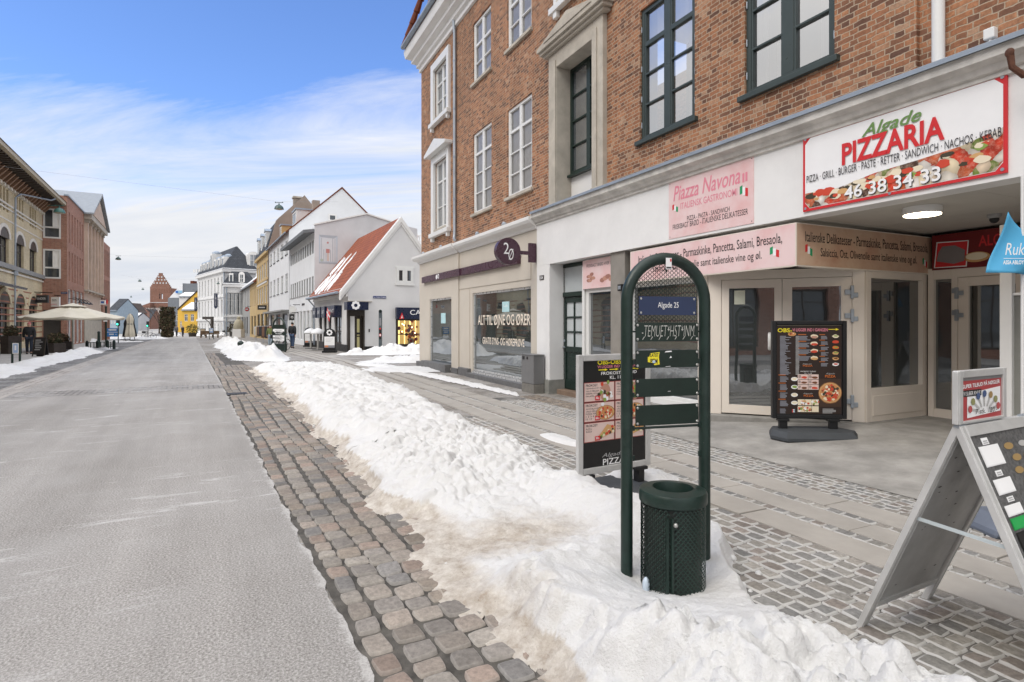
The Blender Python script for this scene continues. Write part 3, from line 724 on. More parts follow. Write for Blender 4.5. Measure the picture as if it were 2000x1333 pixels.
# back wall of the passage, parallel to the street
BK = Pl(tuple(BF.w(XC, YB)[:2]), (BF.d.x, BF.d.y)); MK = Matrix.Translation((XC, YB, 0))
f = MB(); f.M = MK
def kx(px): return BK.x(px)
zkb = SGN0 + .03
a0, a1 = kx(1826.5), kx(1861); d0, d1 = kx(1872), kx(2010); gg0, gg1 = kx(1893), kx(1985)
hb = BK.z(1828, 798); ht = BK.z(1826, 547)
f.box(0, a0, -.04, .08, .15, zkb + .05, CREAM); f.box(a1, d0, -.04, .08, .15, zkb + .05, CREAM); f.box(a0, a1, -.04, .08, ht, zkb + .05, CREAM); f.box(a0, a1, -.04, .08, .15, hb, CREAM)
f.box(d0, d1, -.04, .08, zkb - .1, zkb + .05, CREAM); f.box(d1, d1 + .12, -.04, .08, .15, zkb + .05, CREAM)
o = f.build('side_light', B, bevel=.005); g = MB(); g.M = MK; g.rect(a0 - .01, a1 + .01, hb - .01, ht + .01, GLASSB, .02); g.build('pane', o)
d = MB(); d.M = MK; zg1 = BK.z(1893, 559); zt2 = zkb - .105
d.box(d0 + .004, gg0, -.02, .06, .2, zt2, CREAM); d.box(gg1, d1 - .004, -.02, .06, .2, zt2, CREAM); d.box(gg0, gg1, -.02, .06, zg1, zt2, CREAM); d.box(gg0, gg1, -.02, .06, .2, .42, CREAM)
o = d.build('door', B, bevel=.004); g = MB(); g.M = MK; g.rect(gg0 - .01, gg1 + .01, .4, zg1 + .01, GLASSB, .02); g.build('pane', o)
for py in (573, 616):
    hz = BK.z(1872, py); hg = MB(); hg.M = MK
    hg.box(d0 - .02, d0 + .02, -.07, -.03, hz - .08, hz + .08, STEEL); hg.box(d0, d0 + .08, -.055, -.03, hz - .03, hz + .03, STEEL); hg.box(d0 - .06, d0, -.055, -.03, hz + .0, hz + .07, STEEL); hg.build('hinge', o, bevel=.006)
# neon ring seen in the door, rear walls, ceiling, right-hand side wall
w = MB(); w.box(d1 + XC + .12, 2.0, YB - .02, YB + .06, 0, 2.9, CREAM); w.box(1.9, 2.0, .2, YB, 0, 2.86, FASCIA)
w.box(XB, XR, .27, 9.0, 2.93, 3.0, FASCIA); w.box(2.0, XR, .1, .3, 0, 2.86, FASCIA)
w.box(xw0 - .2, XC, 3.0, 3.1, 0, 2.9, INTERIOR); w.box(XB, xw0, D1 + .12, D1 + .2, 0, 2.86, INTERIOR)
w.build('inner_wall', B)
CEIL = pm('passage_ceiling_board', (.50, .475, .43), .75, .06, 1.2, grime=.25)
ce = MB(); x0 = XC - 1.6; nx = 5
for i in range(nx):
    for j in range(2):
        xa = x0 + (2.0 - x0) * i / nx; xb = x0 + (2.0 - x0) * (i + 1) / nx; ya = .262 + 1.32 * j; yb = ya + 1.314
        ce.box(xa + .002, xb - .002, ya, yb, 2.862, 2.9, CEIL)
ce.build('passage_ceiling', B)
# white framed glass door leaf standing at the right of the passage
yq = 1.25; qa, qb = bx(1952, yq), bx(1976, yq)
d = MB(); d.box(qa, qb, yq, yq + .08, .12, bz(1955, 440, yq), WHITEW); d.box(qb, qb + .75, yq + .02, yq + .06, bz(1980, 572, yq) - .03, bz(1980, 572, yq), WHITEW); d.box(qb, qb + .8, yq + .02, yq + .06, .12, .3, WHITEW); d.box(qb + .72, qb + .8, yq, yq + .08, .12, 2.2, WHITEW)
o = d.build('glazed_screen', B, bevel=.006); MB().rect(qb, qb + .75, .3, bz(1980, 572, yq), pm('grey_panel', (.22, .22, .20), .4), yq + .05).build('screen_panel', o)
fl = MB(); vs = []; fs = []
for (x, y, z) in ((XC - 2.6, -.42, .055), (2.0, -.42, .055), (2.0, 1.2, .19), (XC - 2.6, 1.2, .19), (2.0, 3.0, .2), (XC - 2.6, 3.0, .2), (XC - 2.6, -.95, .012), (2.0, -.95, .012)): vs.append((x, y, z))
fl.add(vs, [(0, 1, 2, 3), (3, 2, 4, 5), (6, 7, 1, 0)], pm('passage_concrete', (.32, .305, .28), .85, .26, 2.6, bump=.5, bscale=60, grime=.75))
o = fl.build('passage_floor'); o.location = (BF.o.x, BF.o.y, 0); o.rotation_euler = (0, 0, math.atan2(BF.d.y, BF.d.x)); tag(o, kind='structure')
# fittings: white meter box and its stalk, house number, rusty hook
m = MB(); xa, xb = bx(1916, -.05), bx(1938, -.05); m.box(xa, xb, -.02, .055, bz(1916, 83), bz(1916, 62), WHITEW); m.cyl(((xa + xb) / 2, .01, bz(1916, 92)), ((xa + xb) / 2, .01, bz(1916, 80)), .012, WHITEW)
m.build('meter_box', B, bevel=.01)
m = MB(); hx = bx(1973, -.36) + .06; hz = bz(1975, 135, -.36)
m.tube([(hx - .06, -.36, hz + .13), (hx - .055, -.34, hz + .02), (hx, -.28, hz - .06), (hx + .1, -.15, hz - .04), (hx + .16, -.03, hz - .02)], [.03, .026, .028, .03, .035], pm('rusty_iron', (.10, .042, .025), .8, .4, 20, bump=.3), 8)
m.sphere((hx - .06, -.37, hz + .14), .036, pm('rusty_iron', (.17, .06, .03)), sc=(1, .6, 1.1)); m.box(hx - .02, hx + .5, -.03, .0, hz - .12, hz + .08, OLDWHITE)
m.build('iron_hook', B, True)
# ceiling lamp (lit)
cl = empty('ceiling_lamp', BF.w(bx(1801, .69), .69, 2.861), 0, 'round white ceiling lamp glowing under the passage ceiling', 'lamp')
m = MB(); m.lathe([(.19, 0), (.19, -.07), (.185, -.08)], (0, 0, 0), WHITEW, 28); m.build('housing', cl, True)
m = MB(); m.lathe([(.178, -.0805), (.178, -.088), (.12, -.094), (.01, -.096)], (0, 0, 0), emit('lamp_glow', (1.0, .86, .62), 9.0), 28); m.build('diffuser', cl, True)
cm_ = empty('security_camera', BF.w(bx(1942, 1.9), 1.9, 2.861), 0, 'small dome security camera under the passage ceiling by the dark red sign', 'camera')
m = MB(); m.lathe([(.07, 0), (.07, -.03), (.05, -.05)], (0, 0, 0), pm('grey_plastic', (.3, .3, .3)), 14); m.build('mount', cm_, True); m = MB(); m.sphere((0, 0, -.06), .05, BLACK); m.build('dome', cm_, True)

# ---------------------------------------------------------------- signs on the building
BROT = math.atan2(BF.d.y, BF.d.x)
def on_front(name, label, cat, x, y, z, M=None):
    p = BF.w(x, y, z); return empty(name, p, BROT, label, cat)
def flag(m, x0, x1, z0, z1, y, rev=False):
    cs = [C_IGRN, C_WHT, C_RED]
    if rev: cs = cs[::-1]
    for i, c_ in enumerate(cs):
        a = x0 + (x1 - x0) * i / 3; b_ = x0 + (x1 - x0) * (i + 1) / 3; dz = .03 * (i - 1)
        m.poly([(a, z0 - dz * .5), (b_, z0 - dz), (b_, z1 - dz), (a, z1 - dz * .5)], c_, y)
# big pizzeria sign
X0, X1 = bx(1573), bx(1972); Z0, Z1 = bz(1574, 415), bz(1572, 271)
sg = on_front('shop_sign', 'large white pizzeria sign with red border, green script and a strip of food photos', 'sign', X0, -.03, Z0)
w_, h_ = X1 - X0, Z1 - Z0
m = MB(); m.box(0, w_, -.012, .008, 0, h_, C_RED)
e_ = .030
m.poly([(e_, .10), (e_ + .06, e_), (w_ - e_ - .06, e_), (w_ - e_, .10), (w_ - e_, h_ - .10), (w_ - e_ - .07, h_ - .03), (e_ + .07, h_ - .03), (e_, h_ - .10)], C_WHT, -.0135)
m.build('panel', sg)
def sx(px): return bx(px) - X0
m = MB()
for i in range(24): pass
m.poly([(e_, .11), (e_ + .06, e_ + .005), (w_ - e_ - .06, e_ + .005), (w_ - e_, .11), (w_ - e_, h_ * .46), (w_ * .82, h_ * .37), (w_ * .62, h_ * .33), (w_ * .42, h_ * .30), (w_ * .22, h_ * .22), (e_, h_ * .24)], FOOD, -.0150)
random.seed(3)
TOM = mono('tomato', (.60, .07, .035)); CRUST = mono('crust', (.62, .36, .15)); CHEESE = mono('cheese', (.80, .70, .52)); OLIVE = mono('olive', (.06, .05, .03)); LETT = mono('lettuce', (.25, .36, .08))
for i in range(46):
    x = random.uniform(.05, .96) * w_; top = .25 + .16 * x / w_
    z = random.uniform(.13, top - .05) * h_; r_ = random.uniform(.025, .07)
    m.disc(x, z, r_ * 1.2, random.choice([TOM, CHEESE, CHEESE, CRUST, OLIVE, TOM, LETT]), -.0152 - .00012 * i, r_ * random.uniform(.5, .9), 10, .22)
m.build('food_photo', sg)
m = MB()
m.text('Algade', sx(1688), sx(1806), bz(1688, 278) - Z0, bz(1806, 207) - Z0 - .02, C_GRN, -.023, .35, .012)
m.build('lettering', sg); m = MB()
m.text('PIZZARIA', sx(1650), sx(1851), bz(1650, 325) - Z0, bz(1650, 283) - Z0, C_RED, -.0235, 0, .028)
m.build('lettering', sg); m = MB()
m.text('PIZZA · GRILL · BURGER · PASTE · RETTER · SANDWICH · NACHOS · KEBAB', sx(1581), sx(1962), bz(1577, 360) - Z0, bz(1577, 346.5) - Z0, C_INK, -.023)
m.build('lettering', sg); m = MB()
m.text('46 38 34 33', sx(1655) + .008, sx(1843) + .008, bz(1655, 391) - Z0 - .008, bz(1655, 366) - Z0 - .008, C_INK, -.0225, 0, .014)
m.text('46 38 34 33', sx(1655), sx(1843), bz(1655, 391) - Z0, bz(1655, 366) - Z0, C_WHT, -.0235, 0, .014)
m.build('lettering', sg)
m = MB()
for (x, z) in ((.035, .035), (w_ - .035, .035), (.035, h_ - .035), (w_ - .035, h_ - .035), (w_ / 2, .02)): m.lathe([(.018, 0), (.012, .008), (.001, .009)], (0, 0, 0), STEEL, 10) if False else m.disc(x, z, .016, STEEL, -.018, n=10)
m.build('screws', sg)
# pink italian gastronomy sign
X0, X1 = bx(1309), bx(1475); Z0, Z1 = bz(1309, 468), bz(1309, 358)
sg = on_front('wall_sign', 'square pink Italian gastronomy sign with red script on the white fascia', 'sign', X0, -.025, Z0)
m = MB(); m.box(0, X1 - X0, -.004, .004, 0, Z1 - Z0, PINKB)
def zz(px, py): return bz(px, py) - Z0
m.text('Piazza Navona', sx(1318), sx(1449), zz(1318, 395), zz(1318, 366), C_HOT, -.006, .25, .01); m.rect(sx(1453), sx(1457), zz(1453, 358), zz(1453, 340), C_HOT, -.006); m.rect(sx(1459), sx(1463), zz(1453, 357), zz(1453, 339), C_HOT, -.006)
m.text('ITALIENSK GASTRONOMI', sx(1332), sx(1443), zz(1332, 410), zz(1332, 397.5), C_HOT, -.006, 0, .006)
m.text('PIZZA - PASTA - SANDWICH', sx(1345), sx(1428), zz(1345, 432), zz(1345, 423), C_INK, -.006); m.text('FRISKBAGT BRØD - ITALIENSKE DELIKATESSER', sx(1317), sx(1464), zz(1317, 450), zz(1317, 440), C_INK, -.006)
flag(m, sx(1448), sx(1464), zz(1448, 384), zz(1448, 368), -.006); flag(m, sx(1316), sx(1327), zz(1316, 414), zz(1316, 404), -.006, True)
for (x, z) in ((.03, .03), (X1 - X0 - .03, .03), (.03, Z1 - Z0 - .03), (X1 - X0 - .03, Z1 - Z0 - .03)): m.disc(x, z, .008, C_INK, -.006, n=8)
m.build('panel', sg)
# delicatessen sign boxes: front and passage side
X0 = bx(1231)
sg = on_front('shop_sign', 'long pale pink delicatessen sign box facing the street above the shop door', 'sign', X0, -.0, SGN0)
w_, h_ = XC - X0, SGN1 - SGN0
m = MB(); m.box(0, w_, 0, .1, 0, h_, CREAM); m.rect(.02, w_ - .012, .015, h_ - .012, PINKB, -.002)
m.text('Italienske Delikatesser - Parmaskinke, Pancetta, Salami, Bresaola,', sx(1247), sx(1528), h_ * .54, h_ * .82, C_INK, -.004, 0, .004)
m.text('Salsiccia, Ost, Olivenolie samt italienske vine og øl.', sx(1275), sx(1488), h_ * .20, h_ * .46, C_INK, -.004, 0, .004); flag(m, sx(1504), sx(1522), h_ * .30, h_ * .47, -.004)
m.build('panel', sg)
SP = Pl(tuple(BF.w(XC, 0)[:2]), (BF.i.x, BF.i.y))
sg = empty('shop_sign', BF.w(XC + .002, 0, SGN0), math.atan2(BF.i.y, BF.i.x), 'shaded sand coloured delicatessen sign box along the passage side wall', 'sign')
w_ = SP.x(1819)
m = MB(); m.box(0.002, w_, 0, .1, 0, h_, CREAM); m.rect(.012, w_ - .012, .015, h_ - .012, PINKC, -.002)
m.text('Italienske Delikatesser - Parmaskinke, Pancetta, Salami, Bresaola,', SP.x(1572), SP.x(1812), h_ * .54, h_ * .82, C_INK, -.004, 0, .004)
m.text('Salsiccia, Ost, Olivenolie samt italienske vine og øl.', SP.x(1602), SP.x(1790), h_ * .20, h_ * .46, C_INK, -.004, 0, .004); flag(m, SP.x(1572), SP.x(1586), h_ * .30, h_ * .47, -.004, True); flag(m, SP.x(1801), SP.x(1810), h_ * .22, h_ * .38, -.004)
m.build('panel', sg)
# dark red pizza sign on the back wall
sg = empty('wall_sign', BF.w(XC + BK.x(1825), YB - .06, SGN0 + .05), BROT, 'dark red pizza banner with a red framed badge on the rear passage wall', 'sign')
x0_ = BK.x(1825); w_ = 1.9; h_ = BK.z(1825, 462) - SGN0 - .05
m = MB(); m.box(0, w_, 0, .02, 0, h_, C_DKRED)
def kk(px): return BK.x(px) - x0_
m.poly([(kk(1829), .03), (kk(1893), .02), (kk(1897), h_ * .76), (kk(1834), h_ * .80)], C_WHT, -.002); m.poly([(kk(1831), .04), (kk(1891), .035), (kk(1895), h_ * .74), (kk(1836), h_ * .77)], C_RED, -.003)
m.poly([(kk(1834), h_ * .25), (kk(1868), h_ * .14), (kk(1888), h_ * .2), (kk(1890), h_ * .5), (kk(1870), h_ * .66), (kk(1845), h_ * .66), (kk(1838), h_ * .5)], mono('worn_grey', (.22, .2, .2)), -.004)
m.text('ALGADE PIZZA', kk(1916), kk(1916) + .95, h_ * .55, h_ * .85, C_RED, -.003, 0, .02)
m.disc(kk(1912), h_ * .28, .16, CRUST, -.003, .07); m.disc(kk(1912), h_ * .3, .13, CHEESE, -.004, .05)
m.build('panel', sg)
# bread sign, house number
X0 = bx(1138, .14)
sg = on_front('wall_sign', 'small pink bread sign with printed loaves above the narrow window', 'sign', X0, .14, bz(1138, 565.5, .14))
w_ = bx(1207, .14) - X0; h_ = bz(1138, 510.5, .14) - bz(1138, 565.5, .14)
m = MB(); m.box(0, w_, 0, .02, 0, h_, PINKB); m.text('FRISKBAGT BRØD HVER DAG', w_ * .12, w_ * .92, h_ * .74, h_ * .85, C_INK, -.002)
LOAF = mono('loaf', (.50, .27, .20)); LOAF2 = mono('loaf_shade', (.36, .17, .13))
for i in range(7): m.disc(w_ * (.18 + .05 * (i % 4)), h_ * (.28 + .07 * (i // 2)), .07, LOAF if i % 2 else LOAF2, -.002 - .0002 * i, .035, 12, .1)
for i in range(5): m.disc(w_ * (.58 + .08 * i), h_ * (.25 + .05 * (i % 3)), .085, LOAF if i % 2 else LOAF2, -.002 - .0002 * i, .045, 12, .1)
m.build('panel', sg)
sg = on_front('number_plate', 'tiny dark house number plate on the white pillar', 'sign', bx(1056), -.03, bz(1056, 548)); m = MB(); w_ = bx(1064) - bx(1056); h_ = bz(1056, 540) - bz(1056, 549)
m.box(0, w_, 0, .01, 0, h_, C_INK); m.text('25A', w_ * .12, w_ * .88, h_ * .2, h_ * .8, C_WHT, -.002, 0, .02); m.build('panel', sg)
# aubergine sign bars and round projecting sign
for (pa, pb, y, lab) in ((823.5, 897, -.15, 'short aubergine sign bar with two white eyes at the building corner'), (898.5, 1010, -.12, 'long aubergine sign bar running to the round sign')):
    xa, xb = bx(pa, y), bx(pb, y); z0 = bz(903.5, 537.5, -.12); z1 = bz(898, 524.8, -.12)
    sg = on_front('sign_bar', lab, 'sign', xa, y, z0); m = MB(); m.box(0, xb - xa, 0, .1, 0, z1 - z0, PURPLE)
    if pa < 830:
        c0 = bx(854, y) - xa; hh = z1 - z0; m.disc(c0 - .07, hh * .5, .08, C_WHT, -.002); m.disc(c0 + .1, hh * .55, .08, C_WHT, -.002); m.disc(c0 + .1, hh * .55, .045, PURPLE, -.003); m.rect(c0 + .13, c0 + .16, hh * .25, hh * .55, C_WHT, -.0025)
    m.build('bar', sg)
pb = PX(1009, 495.5, 10.9)          # round sign stands out from the wall, facing along the street
bxr = -(pb.x * -.4376 + pb.y * .8992)
xr = bx(1041, -.25); yr = -.62
ctr = BF.w(0, 0, 0)
sg = empty('projecting_sign', BF.w(bx(1046, -.02), -.02, bz(1046, 497)), BROT + R(90) * -1 + R(90), 'round aubergine projecting sign with white numerals on a wall bracket', 'sign')
rad = 25.5 / F * BF.w(bx(1040), -.5).y
m = MB(); m.box(-.03, .03, -.18, .0, -.2, .24, PURPLE); m.box(-.025, .025, -.42, -.05, -.03, .05, PURPLE)
m.build('bracket', sg)
m = MB(); M0 = Matrix.Translation((0, -.42 - rad, .02)) @ Matrix.Rotation(R(90), 4, 'Z'); m.M = M0
m.prism([(rad * math.cos(2 * math.pi * i / 40), rad * math.sin(2 * math.pi * i / 40)) for i in range(40)], -.07, .07, PURPLE)
m.text('2', -rad * .42, rad * .02, -rad * .22, rad * .62, C_WHT, -.073, 0, .0); m.text('Ø', -rad * .02, rad * .40, -rad * .66, rad * .2, C_WHT, -.074, .1, .0)
m.build('disc', sg)
# utility cabinet
cb = on_front('utility_cabinet', 'grey metal utility cabinet standing against the beige shopfront', 'cabinet', bx(1019, -.32), -.33, 0)
wc = bx(1043, -.33) - bx(1019, -.33); GM = pm('grey_cabinet_metal', (.20, .20, .20), .45, .06, 2, metal=.2, grime=.15)
m = MB(); m.box(0, wc, 0, .27, .2, .83, GM); m.build('body', cb, bevel=.008)
m = MB(); m.box(-.01, wc + .01, -.01, .275, .83, .855, GM); m.build('lid', cb, bevel=.005)
m = MB(); m.box(.005, wc - .005, .005, .265, -.05, .195, pm('cabinet_base', (.19, .18, .16), .8, .15, 8)); m.build('base', cb, bevel=.006)
m = MB(); m.box(wc * .12, wc * .26, -.012, 0, .73, .80, BLACK); m.box(wc * .46, wc * .54, -.012, 0, .74, .80, BLACK); m.build('lock', cb)
# ---------------------------------------------------------------- ground
SROT = math.atan2(T2.y, T2.x)             # street frame: x along the street, y to the left
ABR = [-40, 14, 30, 46, 62, 80, 100, 130, 180, 420]
def street_mesh(name, rows, mat, kind='structure'):
    """rows = list of (a, b, z) grids as strips in the street frame"""
    me = MB()
    for (a0, a1, b0, b1, z) in rows:
        br = [a0] + [a for a in ABR if a0 < a < a1] + [a1]
        for p, q in zip(br, br[1:]):
            me.quad((p, -b0, gz(p) + z), (p, -b1, gz(p) + z), (q, -b1, gz(q) + z), (q, -b0, gz(q) + z), mat)
    o = me.build(name); o.location = (O2.x, O2.y, 0); o.rotation_euler = (0, 0, SROT)
    return tag(o, kind=kind)
def setts_mat(name, c0, c1, joint, bw=.12, rh=.10, frost=.3, scale_frost=.8):
    t = NT(name); nz = t.noise(7, 3, .6, col=True)
    mv = t.node('ShaderNodeVectorMath', operation='MULTIPLY_ADD'); t.L.new(nz, mv.inputs[0]); mv.inputs[1].default_value = (.04, .04, .04); t.L.new(t.co(), mv.inputs[2])
    b = t.node('ShaderNodeTexBrick'); t.L.new(mv.outputs[0], b.inputs['Vector']); b.offset = .5
    b.inputs['Color1'].default_value = (*c0, 1); b.inputs['Color2'].default_value = (*c1, 1); b.inputs['Mortar'].default_value = (*joint, 1)
    b.inputs['Scale'].default_value = 1; b.inputs['Mortar Size'].default_value = .013; b.inputs['Mortar Smooth'].default_value = .5; b.inputs['Brick Width'].default_value = bw; b.inputs['Row Height'].default_value = rh
    fr = t.ramp(t.noise(scale_frost, 6, .7), [(.42, 0.0), (.7, 1.0)])
    c = t.mix(t.math('MULTIPLY', t.math('MULTIPLY', fr, b.outputs['Fac']), .8), b.outputs['Color'], (.62, .62, .62))
    c = t.mix(t.math('MULTIPLY', fr, frost), c, (.5, .49, .47))
    c = t.mix(1.0, c, t.ramp(t.noise(30, 5, .7), [(.3, .75), (.7, 1.2)]), 'MULTIPLY')
    t.bump(t.math('SUBTRACT', t.math('MULTIPLY', t.noise(40, 3), .3), b.outputs['Fac']), .6, .012)
    return t.done(c, .8, .25)
SETT = setts_mat('sett_paving', (.22, .20, .175), (.31, .28, .245), (.14, .13, .12))
SETTD = setts_mat('dark_sett_paving', (.13, .128, .125), (.21, .20, .19), (.06, .06, .06), frost=.15)
PAVE = setts_mat('pavement_slabs', (.33, .32, .30), (.39, .37, .35), (.20, .19, .18), .9, .45, .4)
def road_mat():
    t = NT('frosted_asphalt')
    agg = t.noise(75, 3, .75); agg2 = t.noise(140, 2, .6)
    c = t.ramp(agg, [(.33, (.150, .141, .131)), (.50, (.300, .285, .268)), (.67, (.46, .445, .425))])
    c = t.mix(t.ramp(agg2, [(.58, 0.0), (.74, .6)]), c, (.09, .085, .08))
    st = t.noise(1.0, 6, .65, t.mapping((.07, 1.3, 1)))           # long wheel streaks down the street
    c = t.mix(1.0, c, t.ramp(st, [(.3, .80), (.7, 1.18)]), 'MULTIPLY')
    pa = t.noise(.45, 7, .68)
    c = t.mix(t.ramp(pa, [(.40, 0.0), (.68, .42)]), c, (.44, .43, .42))
    ice = t.noise(1.0, 7, .74, t.mapping((5.0, 1.1, 1), (0, 0, R(12))), .5)
    ic2 = t.noise(.4, 3, .5)
    c = t.mix(t.math('MULTIPLY', t.ramp(ice, [(.57, 0.0), (.70, .8)]), t.ramp(ic2, [(.40, 0.0), (.56, 1.0)])), c, (.66, .65, .65))
    dk = t.noise(2.6, 6, .78)
    c = t.mix(t.ramp(dk, [(.66, 0.0), (.76, .45)]), c, (.13, .115, .10))
    sp = t.node('ShaderNodeSeparateXYZ'); t.L.new(t.co(), sp.inputs[0])
    ed = t.ramp(t.math('ADD', t.math('ABSOLUTE', sp.outputs[1]), t.math('MULTIPLY', t.math('SUBTRACT', t.noise(6, 5, .7), .5), .22)), [(.0, 1.0), (.035, 0.0)])
    c = t.mix(t.math('MULTIPLY', ed, .32), c, (.66, .65, .63))
    t.bump(agg, .6, .007)
    return t.done(c, .9, .15)
ROAD = road_mat()
street_mesh('ground', [(-40, 420, -120, 120, -.012)], SETT)
street_mesh('road', [(-40, -3, -4.1, 0, 0.0)] + [(-3, 13.0, -4.1, -.03, 0.0)] + [(14.2, 420, -4.1, 0, 0.0), (150, 420, -30, -4.1, -.002)], ROAD)
m = MB(); rj = random.Random(4); ej = [.012 * math.sin(k * .63) + .010 * math.sin(k * .29 + 1) + rj.uniform(-.008, .006) for k in range(322)]
for k in range(320): a = -3 + .05 * k; m.quad((a, .03, 0), (a, -ej[k], 0), (a + .05, -ej[k + 1], 0), (a + .05, .03, 0), ROAD)
o = m.build('road'); o.location = (O2.x, O2.y, 0); o.rotation_euler = (0, 0, SROT); tag(o, kind='structure')
street_mesh('road_crossing', [(13.0, 14.2, -4.1, 0, .002)], setts_mat('crossing_setts', (.22, .21, .20), (.33, .31, .29), (.13, .125, .12), .13, .11, .35))
street_mesh('gutter', [(-40, 300, -4.62, -4.1, 0.0)], setts_mat('gutter_slabs', (.30, .275, .25), (.40, .37, .34), (.10, .09, .08), .9, .17, .2))
street_mesh('pavement', [(-40, 300, -7.0, -4.62, .002)], SETTD)
street_mesh('pavement', [(-40, 300, -16, -7.0, .006)], PAVE)

# ---- real stones
def vhash(ix, iy, s):
    n = (ix.astype(np.int64) * 374761393 + iy.astype(np.int64) * 668265263 + s * 974634777) & 0x7fffffff
    n = ((n ^ (n >> 13)) * 1274126177) & 0x7fffffff
    return ((n ^ (n >> 16)) & 0xffff) / 65535.0
def vn(x, y, s=0):
    ix = np.floor(x); iy = np.floor(y); fx = x - ix; fy = y - iy
    fx = fx * fx * fx * (fx * (fx * 6 - 15) + 10); fy = fy * fy * fy * (fy * (fy * 6 - 15) + 10)
    a = vhash(ix, iy, s); b = vhash(ix + 1, iy, s); c = vhash(ix, iy + 1, s); d = vhash(ix + 1, iy + 1, s)
    return (a * (1 - fx) + b * fx) * (1 - fy) + (c * (1 - fx) + d * fx) * fy
def fbm(x, y, o=5, s=0, g=.5, l=2.03):
    t = 0; a = 1; tot = 0
    for k in range(o):
        t = t + a * vn(x, y, s + k * 17); tot += a; a *= g; x = x * l + 3.1; y = y * l + 1.7
    return t / tot
def billow(x, y, o=4, s=0, g=.5):
    t = 0; a = 1; tot = 0
    for k in range(o):
        t = t + a * np.sqrt(np.clip(1 - np.abs(2 * vn(x, y, s + k * 13) - 1), 0, 1)); tot += a; a *= g; x = x * 2.1 + 5.2; y = y * 2.1 + 1.3
    return t / tot
def stone_mat(name, rim, rimk):
    t = NT(name)
    at = t.node('ShaderNodeAttribute', attribute_name='stone'); af = t.node('ShaderNodeAttribute', attribute_name='rim')
    n = t.noise(38, 6, .7); c = t.mix(1.0, at.outputs['Color'], t.ramp(n, [(.28, .62), (.72, 1.3)]), 'MULTIPLY')
    nb = t.noise(13, 4, .6)
    f = t.math('MULTIPLY', af.outputs['Fac'], t.ramp(nb, [(.3, .25), (.62, 1.0)]))
    f = t.math('MULTIPLY', f, t.ramp(t.noise(.9, 4, .6), [(.33, .35), (.55, 1.0)]))
    c = t.mix(t.math('MULTIPLY', t.ramp(f, [(.10, 0.0), (.42, 1.0)]), rimk), c, rim)
    t.bump(n, .5, .006)
    return t.done(c, t.ramp(n, [(.3, .7), (.7, .95)]), .2)
def stones(name, cells, pal, mat, loc, rot, crown=.018, n=6, zf=None, k=.11):
    """cells: list of (x0, x1, y0, y1): one rounded stone each"""
    N = len(cells); rnd = np.random.RandomState(5)
    C = np.array(cells); cx = (C[:, 0] + C[:, 1]) / 2; cy = (C[:, 2] + C[:, 3]) / 2; hx = (C[:, 1] - C[:, 0]) / 2; hy = (C[:, 3] - C[:, 2]) / 2
    u = np.array([-1, -.89, -.78, -.4, .4, .78, .89, 1]); n = 8; U, V = np.meshgrid(u, u, indexing='ij')
    Ux = U * np.sqrt(1 - k * V * V * (np.abs(U) ** 1.0)); Vx = V * np.sqrt(1 - k * U * U * (np.abs(V) ** 1.0))
    e = np.maximum(np.abs(U), np.abs(V))
    rimv = (e > .99).astype(float)
    jit = rnd.uniform(-.13, .13, (N, 2, 2, 2))
    def bil(j): return ((1 - U) * (1 - V) * j[:, 0, 0, None, None] + (1 + U) * (1 - V) * j[:, 1, 0, None, None] + (1 - U) * (1 + V) * j[:, 0, 1, None, None] + (1 + U) * (1 + V) * j[:, 1, 1, None, None]) / 4
    X = cx[:, None, None] + hx[:, None, None] * (Ux[None] + bil(jit[..., 0])); Y = cy[:, None, None] + hy[:, None, None] * (Vx[None] + bil(jit[..., 1]))
    hz = rnd.uniform(.6, 1.25, N)[:, None, None] * crown
    tl = rnd.uniform(-.18, .18, (N, 2))
    Z = hz * (1 - .55 * np.minimum(e[None], .89) ** 3 - .45 * (e[None] > .95)) + (tl[:, 0, None, None] * U + tl[:, 1, None, None] * V) * crown * (1 - rimv)
    Z = Z + (fbm(X * 22, Y * 22, 3, 9) - .5) * .011 * (1 - rimv) - rimv * .016
    if zf is not None: Z = Z + zf(X)
    vs = np.stack([X, Y, Z], -1).reshape(-1, 3)
    ii, jj = np.meshgrid(np.arange(n - 1), np.arange(n - 1), indexing='ij')
    q = np.stack([ii * n + jj, (ii + 1) * n + jj, (ii + 1) * n + jj + 1, ii * n + jj + 1], -1).reshape(-1, 4)
    fs = (q[None] + (np.arange(N) * n * n)[:, None, None]).reshape(-1, 4)
    me = bpy.data.meshes.new(name); me.vertices.add(len(vs)); me.vertices.foreach_set('co', vs.ravel())
    me.loops.add(fs.size); me.loops.foreach_set('vertex_index', fs.ravel()); me.polygons.add(len(fs))
    me.polygons.foreach_set('loop_start', np.arange(0, fs.size, 4)); me.polygons.foreach_set('loop_total', np.full(len(fs), 4)); me.update(); me.validate()
    pa = np.array(pal); col = pa[rnd.randint(0, len(pal), N)] * rnd.uniform(.75, 1.2, (N, 1))
    cv_ = np.ones((N, n * n, 4)); cv_[:, :, :3] = col[:, None, :]
    a = me.attributes.new('stone', 'FLOAT_COLOR', 'POINT'); a.data.foreach_set('color', cv_.reshape(-1))
    rim = np.clip((e - .78) / .10, 0, 1).reshape(-1); r_ = me.attributes.new('rim', 'FLOAT', 'POINT'); r_.data.foreach_set('value', np.tile(rim, N))
    me.polygons.foreach_set('use_smooth', [True] * len(me.polygons)); me.materials.append(mat)
    o = bpy.data.objects.new(name, me); COL.objects.link(o); o.location = loc; o.rotation_euler = (0, 0, rot)
    return tag(o, kind='structure')
JOINT = pm('joint_grit', (.085, .078, .068), .9, .6, 7, bump=.5, bscale=150)
